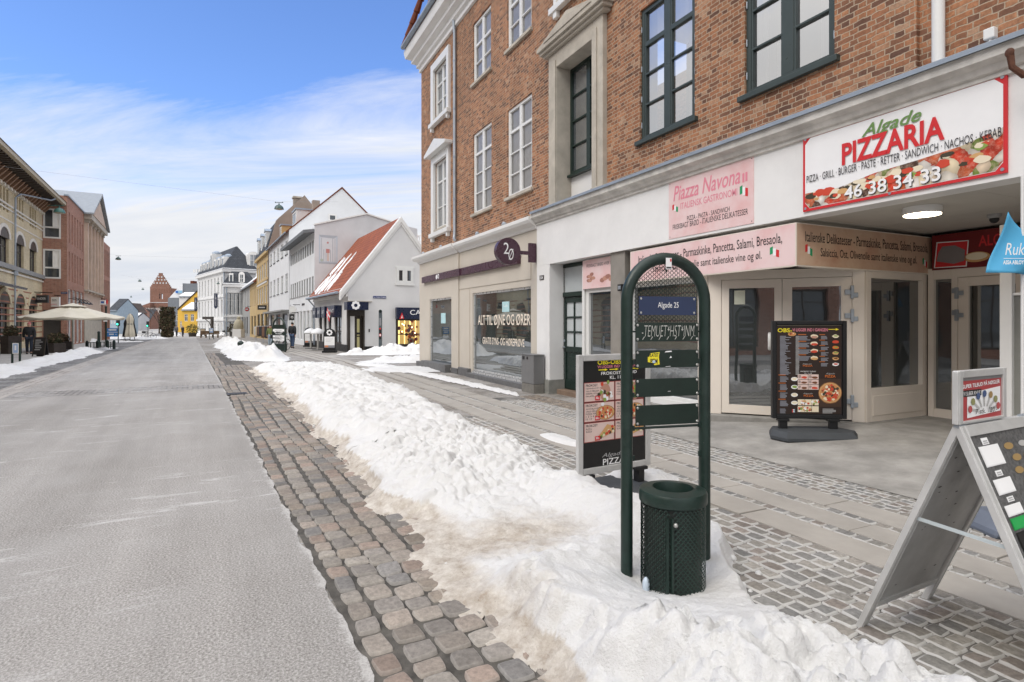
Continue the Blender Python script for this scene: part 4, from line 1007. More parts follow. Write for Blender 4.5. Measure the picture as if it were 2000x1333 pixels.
GUTP = [(.255, .225, .195), (.225, .205, .185), (.285, .245, .21), (.275, .218, .182), (.20, .19, .18), (.275, .25, .22), (.235, .20, .165)]
PAVP = [(.25, .238, .215), (.225, .218, .205), (.27, .25, .222), (.245, .215, .19), (.23, .226, .216), (.285, .268, .24)]
rnd = random.Random(11)
cells = []; b0 = 0.015
for k, wd in enumerate((.135, .165, .165, .16, .155, .10, .10, .10, .10)):
    small = wd < .12
    a = -2.2 + rnd.uniform(0, .1); amax = 34 if k < 3 else 22
    bb = b0 + (.0 if not small else 0)
    while a < amax:
        ln = rnd.uniform(.13, .21) if not small else rnd.uniform(.08, .13)
        if not (13.0 < a < 14.2 and False):
            wob = .02 * math.sin(a * 1.3 + k)
            g_ = rnd.uniform(.005, .011); cells.append((a + g_, a + ln - g_, -(bb + wd - g_ + wob), -(bb + g_ + wob)))
        a += ln
    b0 += wd
st_gut = stones('gutter_cobbles', cells, GUTP, stone_mat('worn_cobble', (.46, .44, .41), .22), (O2.x, O2.y, .004), SROT, .015, 6, lambda X: -.006 * np.maximum(0, X - 14), .24)
street_mesh('gutter_bed', [(-3, 34, -.0, b0, -.002)], JOINT)

# right-hand side walk in the building frame
def bf_mesh(name, rects, mat, kind='structure'):
    m = MB()
    for (x0, x1, w0, w1, z) in rects: m.quad((x0, -w1, z), (x1, -w1, z), (x1, -w0, z), (x0, -w0, z), mat)
    o = m.build(name); o.location = (BF.o.x, BF.o.y, 0); o.rotation_euler = (0, 0, BROT); return tag(o, kind=kind)
def grid_cells(x0, x1, w0, w1, sx, sw):
    out = []; w = w0; r = 0
    n = max(1, round((w1 - w0) / sw)); sw = (w1 - w0) / n
    for k in range(n):
        x = x0 + rnd.uniform(0, sx)
        while x < x1:
            l = sx * rnd.uniform(.72, 1.3); out.append((x + .003, x + l - .003, -(w0 + (k + 1) * sw) + .003, -(w0 + k * sw) - .003)); x += l
    return out
FROSTM = stone_mat('frosted_sett', (.56, .55, .53), .72)
bloc = (BF.o.x, BF.o.y, .004)
cells = grid_cells(-9.0, 1.5, 2.66, 4.6, .135, .105)
for (wa, wb_) in ((1.83, 1.93), (2.22, 2.32)): cells += grid_cells(-13, 1.5, wa, wb_, .11, .1)
cells += grid_cells(-10.5, 1.5, .86, 1.50, .105, .092)
stones('sett_paving', cells, PAVP, FROSTM, bloc, BROT, .008, 5)
cells = grid_cells(-11.0, 1.0, .40, .86, .10, .085)
stones('sett_paving', cells, [(.20, .155, .115), (.17, .135, .105), (.23, .19, .15), (.15, .13, .11)], stone_mat('brown_sett', (.5, .48, .45), .35), bloc, BROT, .011, 5)
bf_mesh('sett_bed', [(-9, 1.5, 2.66, 4.6, -.004), (-13, 1.5, 1.83, 1.93, -.004), (-13, 1.5, 2.22, 2.32, -.004), (-11, 1.5, .40, 1.5, -.004)], pm('frosty_joint', (.17, .162, .15), .9, .75, 3.0, bump=.4, bscale=120))
SLAB = pm('granite_slab', (.36, .335, .30), .8, .10, 2.6, bump=.25, bscale=140, grime=.3)
m = MB()
for (wa, wb_) in ((1.50, 1.83), (1.93, 2.22), (2.32, 2.65)):
    x = -24 + rnd.uniform(0, 1)
    while x < 2:
        l = rnd.uniform(.85, 1.25); m.box(x + .005, x + l - .005, -wb_ + .005, -wa - .005, -.05, .010 + rnd.uniform(-.003, .003), SLAB); x += l
o = m.build('paving_slabs', bevel=.006); o.location = (BF.o.x, BF.o.y, 0); o.rotation_euler = (0, 0, BROT); tag(o, kind='structure')
SLAB2 = pm('far_granite_slab', (.36, .335, .30), .8, .12, 2.6, grime=.2)
street_mesh('paving_slabs', [(20.6, 70, 4.15, 4.45, .004), (20.6, 70, 4.55, 4.85, .004), (20.6, 70, 4.95, 5.25, .004)], SLAB2)

# ---------------------------------------------------------------- snow
def snow_mat():
    t = NT('snow'); d = t.node('ShaderNodeAttribute', attribute_name='dirt')
    n = t.noise(5.0, 7, .72); g = t.noise(60, 4, .7)
    f = t.math('ADD', d.outputs['Fac'], t.math('MULTIPLY', t.math('SUBTRACT', n, .5), .9))
    f2 = t.math('MULTIPLY', t.ramp(f, [(.38, 0.0), (.90, 1.0)]), 1.0)
    c = t.mix(f2, t.mix(t.ramp(t.noise(2.5, 6, .7), [(.45, 0.0), (.8, .6)]), (.70, .695, .685), (.585, .58, .57)), t.mix(t.ramp(t.noise(9, 7, .75), [(.35, 0.0), (.68, 1.0)]), (.66, .62, .56), (.36, .30, .24)))
    sp = t.math('MULTIPLY', t.ramp(g, [(.66, 0.0), (.72, 1.0)]), t.math('ADD', f2, t.ramp(t.noise(1.6, 3), [(.5, 0.0), (.75, .45)])))
    c = t.mix(t.math('MULTIPLY', sp, .8), c, (.12, .09, .065))
    t.bump(t.math('ADD', t.noise(90, 5, .75), t.math('MULTIPLY', t.noise(22, 5, .65), 1.6)), .65, .02)
    t.b.inputs['Subsurface Weight'].default_value = 0.0
    return t.done(c, .75, .25)
SNOW = snow_mat()
def snow_patch(name, a0, a1, b0, b1, res, hf, loc=None, rot=None, slope=True):
    """hf(a, b) -> height, dirt arrays; faces below zero height are dropped"""
    na = max(3, int((a1 - a0) / res)); nb = max(3, int((b1 - b0) / res))
    A, Bb = np.meshgrid(np.linspace(a0, a1, na), np.linspace(b0, b1, nb), indexing='ij')
    H, D = hf(A, Bb)
    Z = H + (-.006 * np.clip(A - 14, 0, 116) if slope else 0)
    k_ = min(.07, res * 2.5); dx = (fbm(A * 9, Bb * 9, 3, 71) - .5) * k_ * np.clip(H * 6, 0, 1); dy = (fbm(A * 9, Bb * 9, 3, 91) - .5) * k_ * np.clip(H * 6, 0, 1)
    vs = np.stack([A + dx, -(Bb + dy), Z], -1).reshape(-1, 3)
    ii, jj = np.meshgrid(np.arange(na - 1), np.arange(nb - 1), indexing='ij')
    q = np.stack([ii * nb + jj, ii * nb + jj + 1, (ii + 1) * nb + jj + 1, (ii + 1) * nb + jj], -1).reshape(-1, 4)
    hh = H.reshape(-1); q = q[(hh[q] > .002).sum(1) >= 2]
    used = np.unique(q); mp = -np.ones(len(vs), int); mp[used] = np.arange(len(used)); q = mp[q]; vs = vs[used]
    me = bpy.data.meshes.new(name); me.vertices.add(len(vs)); me.vertices.foreach_set('co', vs.ravel())
    me.loops.add(q.size); me.loops.foreach_set('vertex_index', q.ravel()); me.polygons.add(len(q))
    me.polygons.foreach_set('loop_start', np.arange(0, q.size, 4)); me.polygons.foreach_set('loop_total', np.full(len(q), 4)); me.update()
    r_ = me.attributes.new('dirt', 'FLOAT', 'POINT'); r_.data.foreach_set('value', D.reshape(-1)[used])
    me.polygons.foreach_set('use_smooth', [True] * len(me.polygons)); me.materials.append(SNOW)
    o = bpy.data.objects.new(name, me); COL.objects.link(o)
    o.location = loc or (O2.x, O2.y, .004); o.rotation_euler = (0, 0, SROT if rot is None else rot)
    return tag(o, kind='stuff')
def clods(x, y, s=0):
    """rounded clods of random size and height, 0..1"""
    ix = np.floor(x); iy = np.floor(y); best = np.zeros_like(x)
    for i in (-1, 0, 1):
        for j in (-1, 0, 1):
            cx = ix + i; cy = iy + j; ox = vhash(cx, cy, s); oy = vhash(cx, cy, s + 7); hh = vhash(cx, cy, s + 13)
            d = np.hypot(x - cx - ox, (y - cy - oy) * (.7 + .6 * oy)) / (.35 + .45 * hh)
            best = np.maximum(best, np.sqrt(np.clip(1 - d * d, 0, 1)) * (.25 + .75 * hh))
    return best
def lumps(a, b, s=0):
    wx = a + (fbm(a * 3, b * 3, 3, s + 5) - .5) * .25; wy = b + (fbm(a * 3, b * 3, 3, s + 9) - .5) * .25
    return .32 * fbm(a * 1.6, b * 1.6, 5, s) + .15 * clods(wx * 2.6, wy * 2.6, s) + .20 * clods(wx * 6, wy * 6, s + 30) + .16 * clods(wx * 13, wy * 13, s + 60) + .08 * clods(wx * 27, wy * 27, s + 70) + .18 * fbm(a * 11, b * 11, 4, s + 40)
def sst(x, e0, e1):
    t = np.clip((x - e0) / (e1 - e0), 0, 1); return t * t * (3 - 2 * t)
LA = [-5, -1.2, -.4, .2, 1.1, 2.8, 5.5, 9.1, 14, 18, 20.5, 21.6]
LEFT = [.50, .50, .46, .42, .60, .66, .74, .86, .90, .85, 1.2, 2.2]
RA = [-5, -1.1, -.75, -.3, .0, .3, .9, 1.4, 2.4, 5.6, 9, 13.6, 18, 20.5, 21.6]
RGT = [2.0, 2.02, 1.98, 2.05, 2.35, 2.62, 2.62, 2.5, 2.62, 2.92, 3.3, 3.75, 3.7, 3.2, 2.3]
HA = [-5, -1.5, -.9, -.45, -.1, .25, .55, .9, 1.3, 1.75, 2.2, 3, 6, 10, 15, 19, 21.6]
HH = [.20, .23, .25, .27, .26, .21, .10, .05, .05, .10, .19, .22, .225, .215, .20, .17, .05]
PB_L = np.array(S2(0, 0)); 
def bank(a, b):
    wob = (fbm(a * 1.7, b * 1.7, 4, 3) - .5) * .45
    l = np.interp(a, LA, LEFT); r = np.interp(a, RA, RGT); h = np.interp(a, HA, HH)
    dl = b - l + wob; dr = r - b + wob * .7
    thin = np.interp(a, [-5, -.5, .6, 1.5, 3, 10, 20], [.14, .14, .28, .34, .18, .34, .35])     # width of the thin dirty border
    body = sst(dl, thin * .6, thin + .34) * sst(dr, 0, .35)
    # the patch between the posts: bare on the street side, a pile kept on the far side
    far = sst(b, 1.75, 2.1) * sst(a, .0, .3) * (1 - sst(a, 1.5, 2.2)) * .15
    H = body * (h * (.30 + 1.45 * lumps(a, b)) + far)
    film = sst(dl, 0, .22) * sst(dr, 0, .1) * (.016 + .036 * fbm(a * 5, b * 5, 4, 21)) - .016 * (1 - sst(dl, .0, .35)) * (fbm(a * 6, b * 6, 4, 33) > .50)
    H = H + film - .006
    # tyre-packed ledge along the road side
    H = H + .05 * np.exp(-((dl - thin - .05) / .12) ** 2) * (a > 2) * sst(dr, 0, .4)
    dirt = np.clip(1.05 - sst(dl, .15, thin + .35) * .95, 0, 1) * .85 + np.clip(.42 - H * 4.0, 0, .42) * (b < r - .25)
    dirt = np.where(H > .09, dirt * .45, dirt)
    # keep the bin and posts clear of burial
    X = O2.x + T2.x * a + RR2.x * b; Y = O2.y + T2.y * a + RR2.y * b
    dbin = np.sqrt((X - .93) ** 2 + (Y - 3.42) ** 2)
    cap = .012 + .33 * np.clip(dbin - .19, 0, 2) + .05 * (fbm(a * 7, b * 7, 4, 5) - .3)
    H = np.where(dbin < 1.0, np.minimum(H, cap), H)
    dirt = np.maximum(dirt, 1.0 * np.exp(-((a - 1.05) / .50) ** 2 - ((b - 1.25) / .75) ** 2) * (H < .14))
    dirt = np.maximum(dirt, .75 * np.exp(-((a - .2) / .45) ** 2 - ((b - .75) / .35) ** 2))
    return H, dirt
snow_patch('snow', -2.6, 4.2, .2, 3.0, .016, bank)
snow_patch('snow', 4.2, 21.8, .3, 4.3, .045, bank)
def blob(pa, pb, wa, wb, h, dirt=.1, s=0, soft=.5):
    def f(a, b):
        d = np.sqrt(((a - pa) / wa) ** 2 + ((b - pb) / wb) ** 2) + (fbm(a * .9, b * .9, 4, s) - .5) * .5
        body = 1 - sst(d, soft, 1.0)
        H = body * h * np.clip(2.4 * fbm(a * .8, b * .8, 3, s + 3) - .4, .2, 1.3) * (.35 + lumps(a * .7, b * .7, s)) + (1 - sst(d, .85, 1.1)) * .02 - .006
        return H, np.clip(.35 - body * .5 + dirt, 0, 1)
    return f
def strip(al, ll, rl, h, dirt=.05, s=0):
    def f(a, b):
        l = np.interp(a, al, ll); r = np.interp(a, al, rl); w = (fbm(a * .6, b * .6, 4, s) - .5) * .7
        dl = b - l + w; dr = r - b + w
        e = np.minimum(a - al[0], al[-1] - a)
        body = sst(dl, 0, .9) * sst(dr, 0, .9) * sst(e, 0, 1.6) * np.clip(2.6 * fbm(a * .45, b * .8, 3, s + 3) - .55, .12, 1.35)
        return body * h * (.35 + lumps(a * .6, b * .6, s)) - .008, np.clip(.3 - body * .45 + dirt, 0, 1)
    return f
snow_patch('snow', 22.5, 62, .2, 4.2, .09, strip([23.2, 25.5, 28, 36, 46, 60], [2.2, .9, .9, .8, .8, 1.5], [3.2, 3.4, 3.6, 3.4, 3.2, 2.6], .60, .05, 5))
snow_patch('snow', 10, 52, -7.4, -4.6, .09, strip([10, 14, 20, 27, 36, 48], [-7.0, -7.0, -7.05, -7.1, -7.0, -6.0], [-5.2, -5.2, -5.3, -5.15, -5.2, -5.2], .26, .02, 8))
g0 = ab(*G(765, 692)[:2])
snow_patch('snow', g0[0] - 3, g0[0] + 3, g0[1] - 3.4, g0[1] + 3.4, .06, blob(g0[0] + .4, g0[1] + .3, 1.7, 2.9, .52, .05, 12))
g0 = ab(*G(800, 706)[:2]); snow_patch('snow', g0[0] - 2, g0[0] + 2, g0[1] - 2.6, g0[1] + 2.6, .06, blob(g0[0], g0[1], 1.3, 2.2, .20, .08, 14))
g0 = ab(*G(790, 722)[:2]); snow_patch('snow', g0[0] - 2.2, g0[0] + 2.2, g0[1] - 2.2, g0[1] + 2.2, .06, blob(g0[0], g0[1], 1.7, 1.6, .05, .0, 15))
# thin ribbon along the beige shopfront (building frame: a = -x)
def ribbon(a, b):
    c = np.interp(a, [11, 12.5, 15, 18, 20.5, 22], [.82, .88, .98, 1.12, 1.35, 1.8]); w = np.interp(a, [11, 12, 14, 18, 22], [.02, .10, .16, .24, .5])
    d = np.abs(b - c) / w + (fbm(a * 2, b * 2, 4, 44) - .5) * .9
    return (1 - sst(d, .3, 1.0)) * .07 * (.5 + lumps(a, b, 7)) - .004, np.zeros_like(a) + .15
snow_patch('snow', -22, -11, .3, 2.2, .04, lambda a, b: ribbon(-a, b), (BF.o.x, BF.o.y, .004), BROT, False)
# small leftovers beside the sign and across the street
for (px, py, wa, wb, h, s) in ((1100, 862, .5, .14, .05, 61), (1245, 940, .35, .5, .12, 62), (1150, 965, .45, .35, .16, 63)):
    g0 = ab(*G(px, py)[:2]); snow_patch('snow', g0[0] - wa * 1.3, g0[0] + wa * 1.3, g0[1] - wb * 1.3, g0[1] + wb * 1.3, .02, blob(g0[0], g0[1], wa, wb, h, .05, s))
for (px, py, wa, wb, h, s) in ((110, 672, 3, 1.0, .35, 71), (280, 662, 6, 2.5, .25, 72), (340, 655.5, 9, 1.0, .5, 73), (245, 668, 3, 1.5, .12, 74), (400, 655, 12, 1.6, .7, 75), (600, 668, 4, .7, .35, 76), (430, 655, 5, 2.5, .5, 77), (180, 668, 2, .5, .3, 78), (225, 662, 4, .8, .3, 79)):
    g0 = ab(*G(px, py)[:2]); snow_patch('snow', g0[0] - wa * 1.3, g0[0] + wa * 1.3, g0[1] - wb * 1.3, g0[1] + wb * 1.3, max(.06, wa / 40), blob(g0[0], g0[1], wa, wb, h, .0, s))

def chunks(name, spots, seed):
    rr = random.Random(seed); m = MB()
    for (x, y, z, r_) in spots:
        n_ = 7; ring = []; h = r_ * rr.uniform(.7, 1.2); vs = []; ph = rr.uniform(0, 6)
        for (f_, zf) in ((.85, -.3), (1.0, .25), (.62, .8)):
            for k in range(n_): w = ph + 2 * math.pi * k / n_; q = r_ * f_ * rr.uniform(.75, 1.2); vs.append((x + q * math.cos(w), y + q * math.sin(w), z + h * zf * rr.uniform(.85, 1.1)))
        vs.append((x, y, z + h))
        fs = [(k * n_ + j, k * n_ + (j + 1) % n_, (k + 1) * n_ + (j + 1) % n_, (k + 1) * n_ + j) for k in range(2) for j in range(n_)] + [(2 * n_ + j, 2 * n_ + (j + 1) % n_, 3 * n_) for j in range(n_)]
        m.add(vs, fs, SNOW)
    o = m.build(name, None, True, ang=75); sb = o.modifiers.new('sub', 'SUBSURF'); sb.levels = sb.render_levels = 1
    o.location = (O2.x, O2.y, .004); o.rotation_euler = (0, 0, SROT); return tag(o, kind='stuff')
sp_ = []; rc = random.Random(77)
for k in range(170):
    a = rc.uniform(-1.6, 9); right_ = rc.random() < .72
    b = (np.interp(a, RA, RGT) + rc.gauss(-.02, .10)) if right_ else np.interp(a, LA, LEFT) + rc.gauss(.45, .2)
    sp_.append((a, -float(b), .0 if right_ else .02, rc.uniform(.008, .03) * (1.6 if rc.random() < .12 else 1)))
chunks('snow', sp_, 3)

p_ = G(463, 771); dr = empty('drain_cover', (p_.x, p_.y, p_.z + .012), SROT, 'square iron drain grate set in the cobbled gutter near the crossing strip', 'drain')
m = MB(); IR = pm('cast_iron', (.05, .047, .044), .6, .3, 12); m.box(-.2, .2, -.2, .2, -.02, .012, IR); m.build('rim', dr, bevel=.004)
m = MB()
for k in range(6): m.box(-.16, .16, -.15 + k * .055, -.125 + k * .055, .012, .02, IR)
m.build('bars', dr)
# ---------------------------------------------------------------- town houses
LIME = pm('white_limewash', (.68, .675, .665), .8, .05, .7, grime=.12, bump=.1)
LIME2 = pm('grey_white_render', (.60, .60, .61), .85, .09, .6, grime=.30, bump=.1)
LIMEW = pm('cool_white_render', (.72, .73, .74), .8, .05, .7, grime=.15)
OCHRE = pm('ochre_render', (.50, .36, .17), .8, .08, .8, grime=.2)
YELW = pm('yellow_render', (.70, .43, .07), .8, .06, .8)
GREYR = pm('grey_render', (.30, .30, .29), .8, .08, .8)
TANR = pm('brown_grey_render', (.33, .28, .235), .9, .14, .5, grime=.4, bump=.15)
SLATE = tiles('slate_roof', (.075, .082, .095), (.05, .055, .065), .3, .3)
DTILE = tiles('dark_tile_roof', (.13, .10, .085), (.09, .07, .06), .3, .22)
YBRICK = brick('yellow_brick', [(0, (.60, .49, .29)), (.5, (.68, .56, .34)), (1, (.74, .63, .41))], (.62, .55, .43), bump=.3, dark=.2, wob=.002)
RBRICK = brick('modern_red_brick', [(0, (.27, .115, .075)), (.5, (.37, .16, .105)), (1, (.45, .215, .15))], (.44, .34, .28), bump=.3, dark=.25, wob=.002)
CBRICK = brick('church_brick', [(0, (.20, .085, .058)), (.5, (.25, .11, .075)), (1, (.30, .14, .10))], (.28, .20, .16), bump=.2, dark=.25, wob=.002)
SANDST = pm('sandstone_facade', (.58, .45, .36), .85, .12, 1.5, grime=.25)
WINDK = pm('brown_window_paint', (.06, .045, .035), .5, .1)
GLF = glass_mat('far_glass', (.035, .04, .045), 1.9)
GLP = glass_mat('pale_far_glass', (.20, .21, .22), 1.9)
SNOWR = pm('roof_snow', (.74, .745, .76), .8, .03)
def spread(x0, x1, n, w):
    """n openings of width w spread evenly between x0 and x1"""
    st = (x1 - x0) / n; return [(x0 + st * (k + .5) - w / 2, x0 + st * (k + .5) + w / 2) for k in range(n)]
def body(root, x0, x1, D, ze, wm, holes=(), zr=None, rm=None, zb=-1.0, over=.25, rev=.12, ridge=.5, endm=None, y0=0.0, ends=(True, True), wname='wall'):
    """walls of one house, local x along the street, y into the plot; gable roof with the ridge along x"""
    m = MB(); wallgrid(m, x0, x1, zb, ze, holes, wm, y0, rev)
    em = endm or wm
    for x, s_ in ((x0, 0), (x1, 1)):
        pts = [(x, y0, zb), (x, D, zb), (x, D, ze)] + ([(x, y0 + (D - y0) * ridge, zr)] if zr else []) + [(x, y0, ze)]
        m.add(pts, [tuple(range(len(pts)))], em)
    m.quad((x1, D, zb), (x0, D, zb), (x0, D, ze), (x1, D, ze), wm)
    if not zr: m.quad((x0, y0, ze), (x1, y0, ze), (x1, D, ze), (x0, D, ze), wm)
    o = m.build(wname, root)
    if zr:
        r = MB(); yr = y0 + (D - y0) * ridge; s1 = (zr - ze) / (yr - y0); s2 = (zr - ze) / (D - yr); e = over; t = .14
        a, b = x0 - .05, x1 + .05
        pr = [(y0 - e, ze - e * s1), (yr, zr), (D + e, ze - e * s2), (D + e, ze - e * s2 + t), (yr, zr + t * 1.3), (y0 - e, ze - e * s1 + t)]
        vs = [(a, p[0], p[1]) for p in pr] + [(b, p[0], p[1]) for p in pr]
        r.add(vs, [(0, 1, 7, 6), (1, 2, 8, 7), (2, 3, 9, 8), (3, 4, 10, 9), (4, 5, 11, 10), (5, 0, 6, 11), (0, 5, 4, 1), (1, 4, 3, 2), (6, 7, 10, 11), (7, 8, 9, 10)], rm)
        ro = r.build('roof', root); set_uv(ro, lambda c: (c.x, c.z * 1.25))
        g = MB(); g.tube([(x0, y0 - e - .05, ze - e * s1 + .05), (x1, y0 - e - .05, ze - e * s1 + .05)], .07, ZINC, 8); g.build('gutter', root, True)
        return o, ro
    return o, None
def mansard(root, x0, x1, D, z0, z1, inset, mat, y0=0.0, over=.25):
    r = MB(); a = (x0 - over, x1 + over, y0 - over, D + over); b = (x0 + inset, x1 - inset, y0 + inset, D - inset)
    vs = [(a[0], a[2], z0), (a[1], a[2], z0), (a[1], a[3], z0), (a[0], a[3], z0), (b[0], b[2], z1), (b[1], b[2], z1), (b[1], b[3], z1), (b[0], b[3], z1)]
    r.add(vs, [(0, 1, 5, 4), (1, 2, 6, 5), (2, 3, 7, 6), (3, 0, 4, 7), (4, 5, 6, 7), (3, 2, 1, 0)], mat)
    o = r.build('roof', root); set_uv(o, lambda c: (c.x + c.y, c.z)); return o
def wins_row(root, xs, z0, z1, fm, gm, y=.05, cols=2, rows=(.66,), fw=.07, sill=None, bw=.04):
    for (a, b) in xs: add_window(root, a, b, z0, z1, fm, gm, y, .06, fw, cols, rows, bw, None, sill)
def hz_(xs, z0, z1): return [(a, b, z0, z1) for (a, b) in xs]
def box_part(root, name, *bs, bevel=0.0):
    m = MB()
    for b in bs: m.box(*b)
    return m.build(name, root, bevel=bevel)

# ---------- H1: the white gabled jeweller's house
RP = Pl((-9.49, 33.5), (.486, -.874)); RG = Pl((-9.49, 33.5), (.874, .486))
zg = gz(ab(-9.49, 33.5)[0])
h1 = RP.root('gabled_house', 'low white gabled corner house with snow streaked red tile roof and navy shop signs', 'house')
L1 = RP.x(614.5); ZE = RP.z(667, 562); yr1 = RG.x(783); ZR = RG.z(783, 432); D1_ = yr1 * 2
MG = Matrix.Rotation(R(90), 4, 'Z')          # gable plane inside the house frame: x -> y
gx = RG.x; gzz = RG.z
m = MB()
fw_ = [(RP.x(623.5), RP.x(629)), (RP.x(632.5), RP.x(638)), (RP.x(641.5), RP.x(647)), (RP.x(653.5), RP.x(667))]
zs0, zs1 = RP.z(660, 672), RP.z(660, 617)
wallgrid(m, L1, 0, -1, ZE, hz_(fw_, zs0, zs1), LIME, 0, .15)
m.M = MG
dh = (gx(683.5), gx(712), zg - .1, gzz(690, 606)); wh = (gx(773), gx(773) + 3.2, gzz(775, 677), gzz(775, 622)); uh = (gx(774), gx(807), gzz(775, 553.5), gzz(775, 523))
wallgrid(m, 0, D1_, -1, ZE, [dh, wh], LIME, 0, .25)
m.add([(0, 0, ZE), (D1_, 0, ZE), (yr1, 0, ZR)], [(0, 1, 2)], LIME)
m.M = None
m.quad((L1, 0, -1), (L1, D1_, -1), (L1, D1_, ZE), (L1, 0, ZE), LIME); m.add([(L1, 0, ZE), (L1, yr1, ZR), (L1, D1_, ZE)], [(0, 1, 2)], LIME); m.quad((L1, D1_, -1), (0, D1_, -1), (0, D1_, ZE), (L1, D1_, ZE), LIME)
m.build('wall', h1)
r = MB(); e = .45; s1 = (ZR - ZE) / yr1; t = .16
pr = [(-e, ZE - e * s1 + .1), (yr1, ZR), (D1_ + e, ZE - e * s1), (D1_ + e, ZE - e * s1 + t), (yr1, ZR + t * 1.5), (-e, ZE - e * s1 + t + .1)]
vs = [(L1 - .1, p[0], p[1]) for p in pr] + [(-.28, p[0], p[1]) for p in pr]
r.add(vs, [(0, 1, 7, 6), (1, 2, 8, 7), (2, 3, 9, 8), (3, 4, 10, 9), (4, 5, 11, 10), (5, 0, 6, 11), (0, 5, 4, 1), (1, 4, 3, 2), (6, 7, 10, 11), (7, 8, 9, 10)], TILE)
ro = r.build('roof', h1); set_uv(ro, lambda c: (c.x, c.z * 1.25))
# raked white coping along the gable
c = MB(); c.M = MG
for k, (w0, w1, yy0, yy1) in enumerate(((-.10, .26, -.06, .30), (.08, .22, -.10, -.06))):
    for sgn in (0, 1):
        P = [(-e, ZE - e * s1 + w1), (yr1, ZR + w1), (yr1, ZR + w0 - .15), (-e, ZE - e * s1 + w0 - .15)]
        if sgn: P = [(2 * yr1 - p[0], p[1]) for p in P][::-1]
        c.prism(P, yy0, yy1, WHITE)
c.build('gable_coping', h1)
for k in range(9):      # snow lying in ragged melting patches on the tiles
    sm = MB(); random.seed(40 + k)
    xa = L1 + .6 + random.uniform(0, .8) + (k % 6) * 1.0; ya0 = -.38 + (1.1 if k > 5 else 0) + random.uniform(0, .2); ln = random.uniform(.9, 2.3) * (.6 if k > 5 else 1); n_ = 12; vs = []
    wd = random.uniform(.5, 1.1); off = 0
    for i in range(n_ + 1):
        u_ = i / n_; y = ya0 + ln * u_; zc = ZE + y * s1 + t * 1.35 + .10; off += random.uniform(-.09, .12)
        w1 = max(.03, wd * math.sin(math.pi * min(1, u_ * .8 + .2)) * random.uniform(.35, 1)); l_, r_ = xa + off - w1 * .5, xa + off + w1 * .5
        vs += [(l_, y, zc - .06), ((l_ * 2 + r_) / 3, y, zc + .04), ((l_ + r_ * 2) / 3, y, zc + .04), (r_, y, zc - .06)]
    sm.add(vs, [(i * 4 + j, i * 4 + j + 1, i * 4 + j + 5, i * 4 + j + 4) for i in range(n_) for j in range(3)], SNOWR); sm.build('roof_snow', ro, True)
c = MB()                # stepped cornice under the eave
for i, (yy, z0, z1) in enumerate(((-.12, ZE - .62, ZE - .42), (-.20, ZE - .42, ZE - .22), (-.32, ZE - .22, ZE - .12))): c.box(L1 + .05, -.02 + .0 * i, yy, .02, z0, z1 - .003, WHITE)
c.build('cornice', h1, bevel=.02)
g = MB(); g.tube([(L1 - .1, -.55, ZE - e * s1 + .2), (-.3, -.55, ZE - e * s1 + .2)], .08, ZINC, 8); g.tube([(L1 + .3, -.52, ZE - e * s1 + .15), (L1 + .3, -.1, ZE - e * s1 - .35), (L1 + .3, -.08, 0)], .05, ZINC, 8); g.build('gutter', h1, True)
for (a, b) in fw_:
    o = add_window(h1, a, b, zs0, zs1, WINDK, GLF, .06, .06, .08, 2 if b - a > 1 else 1, (.45,), .05)
    bs = MB(); bs.box(a - .1, b + .1, -.45, -.02, zs1 - .1, zs1 + .62, C_NAVY); bs.text('CARAT', a + .1, b - .1, zs1 + .15, zs1 + .38, C_WHT, -.453); bs.build('awning_box', h1)
fl = MB(); xa = (fw_[3][0] + fw_[3][1]) / 2; fl.M = Matrix.Translation((xa, -.6, zs1 - .1)) @ Matrix.Rotation(R(25), 4, 'Y')
fl.poly([(-.5, -.15), (.5, -.1), (.45, .5), (-.45, .45)], C_RED, 0); fl.poly([(-.25, -.14), (-.08, -.13), (-.05, .48), (-.2, .48)], C_WHT, -.004); fl.poly([(-.49, .1), (.48, .15), (.47, .28), (-.48, .23)], C_WHT, -.004)
fl.build('flag', h1)
def gpart(name, fn, parent=None, **kw):
    mm = MB(); mm.M = MG; fn(mm); return mm.build(name, parent or h1, **kw)
gpart('plinth', lambda q: (q.box(-.03, dh[0], -.03, .02, -1, zg + .35, BLACK), q.box(dh[1], D1_, -.03, .02, -1, zg + .30, BLACK)))
box_part(h1, 'plinth', (L1, .0, -.04, .02, -1, zg + .4, BLACK))
DBRN = pm('dark_bronze_frame', (.035, .028, .022), .4, .1)
def fdoor(q):
    q.box(dh[0] - .12, dh[0], -.05, .3, zg, dh[3] + .1, DBRN); q.box(dh[1] - .10, dh[1], -.05, .3, zg, dh[3] + .1, DBRN); q.box(dh[0], dh[1] - .1, -.05, .3, dh[3] - .35, dh[3] + .1, DBRN)
    q.box(dh[0], dh[0] + .28, .05, .22, zg, dh[3] - .36, WHITE)
fd = gpart('door_frame', fdoor)
def fleaf(q):
    a, b = dh[0] + .30, dh[1] - .11; grid_frame(q, a, b, zg + .05, dh[3] - .37, DBRN, .15, .06, .14, 1, ((.42, .07),), .05); q.box(a + .1, a + .3, .12, .15, zg + 1.0, zg + 1.12, BLACK)
dl_ = gpart('door', fleaf); 
gpart('pane', lambda q: q.rect(dh[0] + .35, dh[1] - .15, zg + .15, dh[3] - .45, emit('dim_shop_light', (.30, .27, .13), .55), .18), dl_)
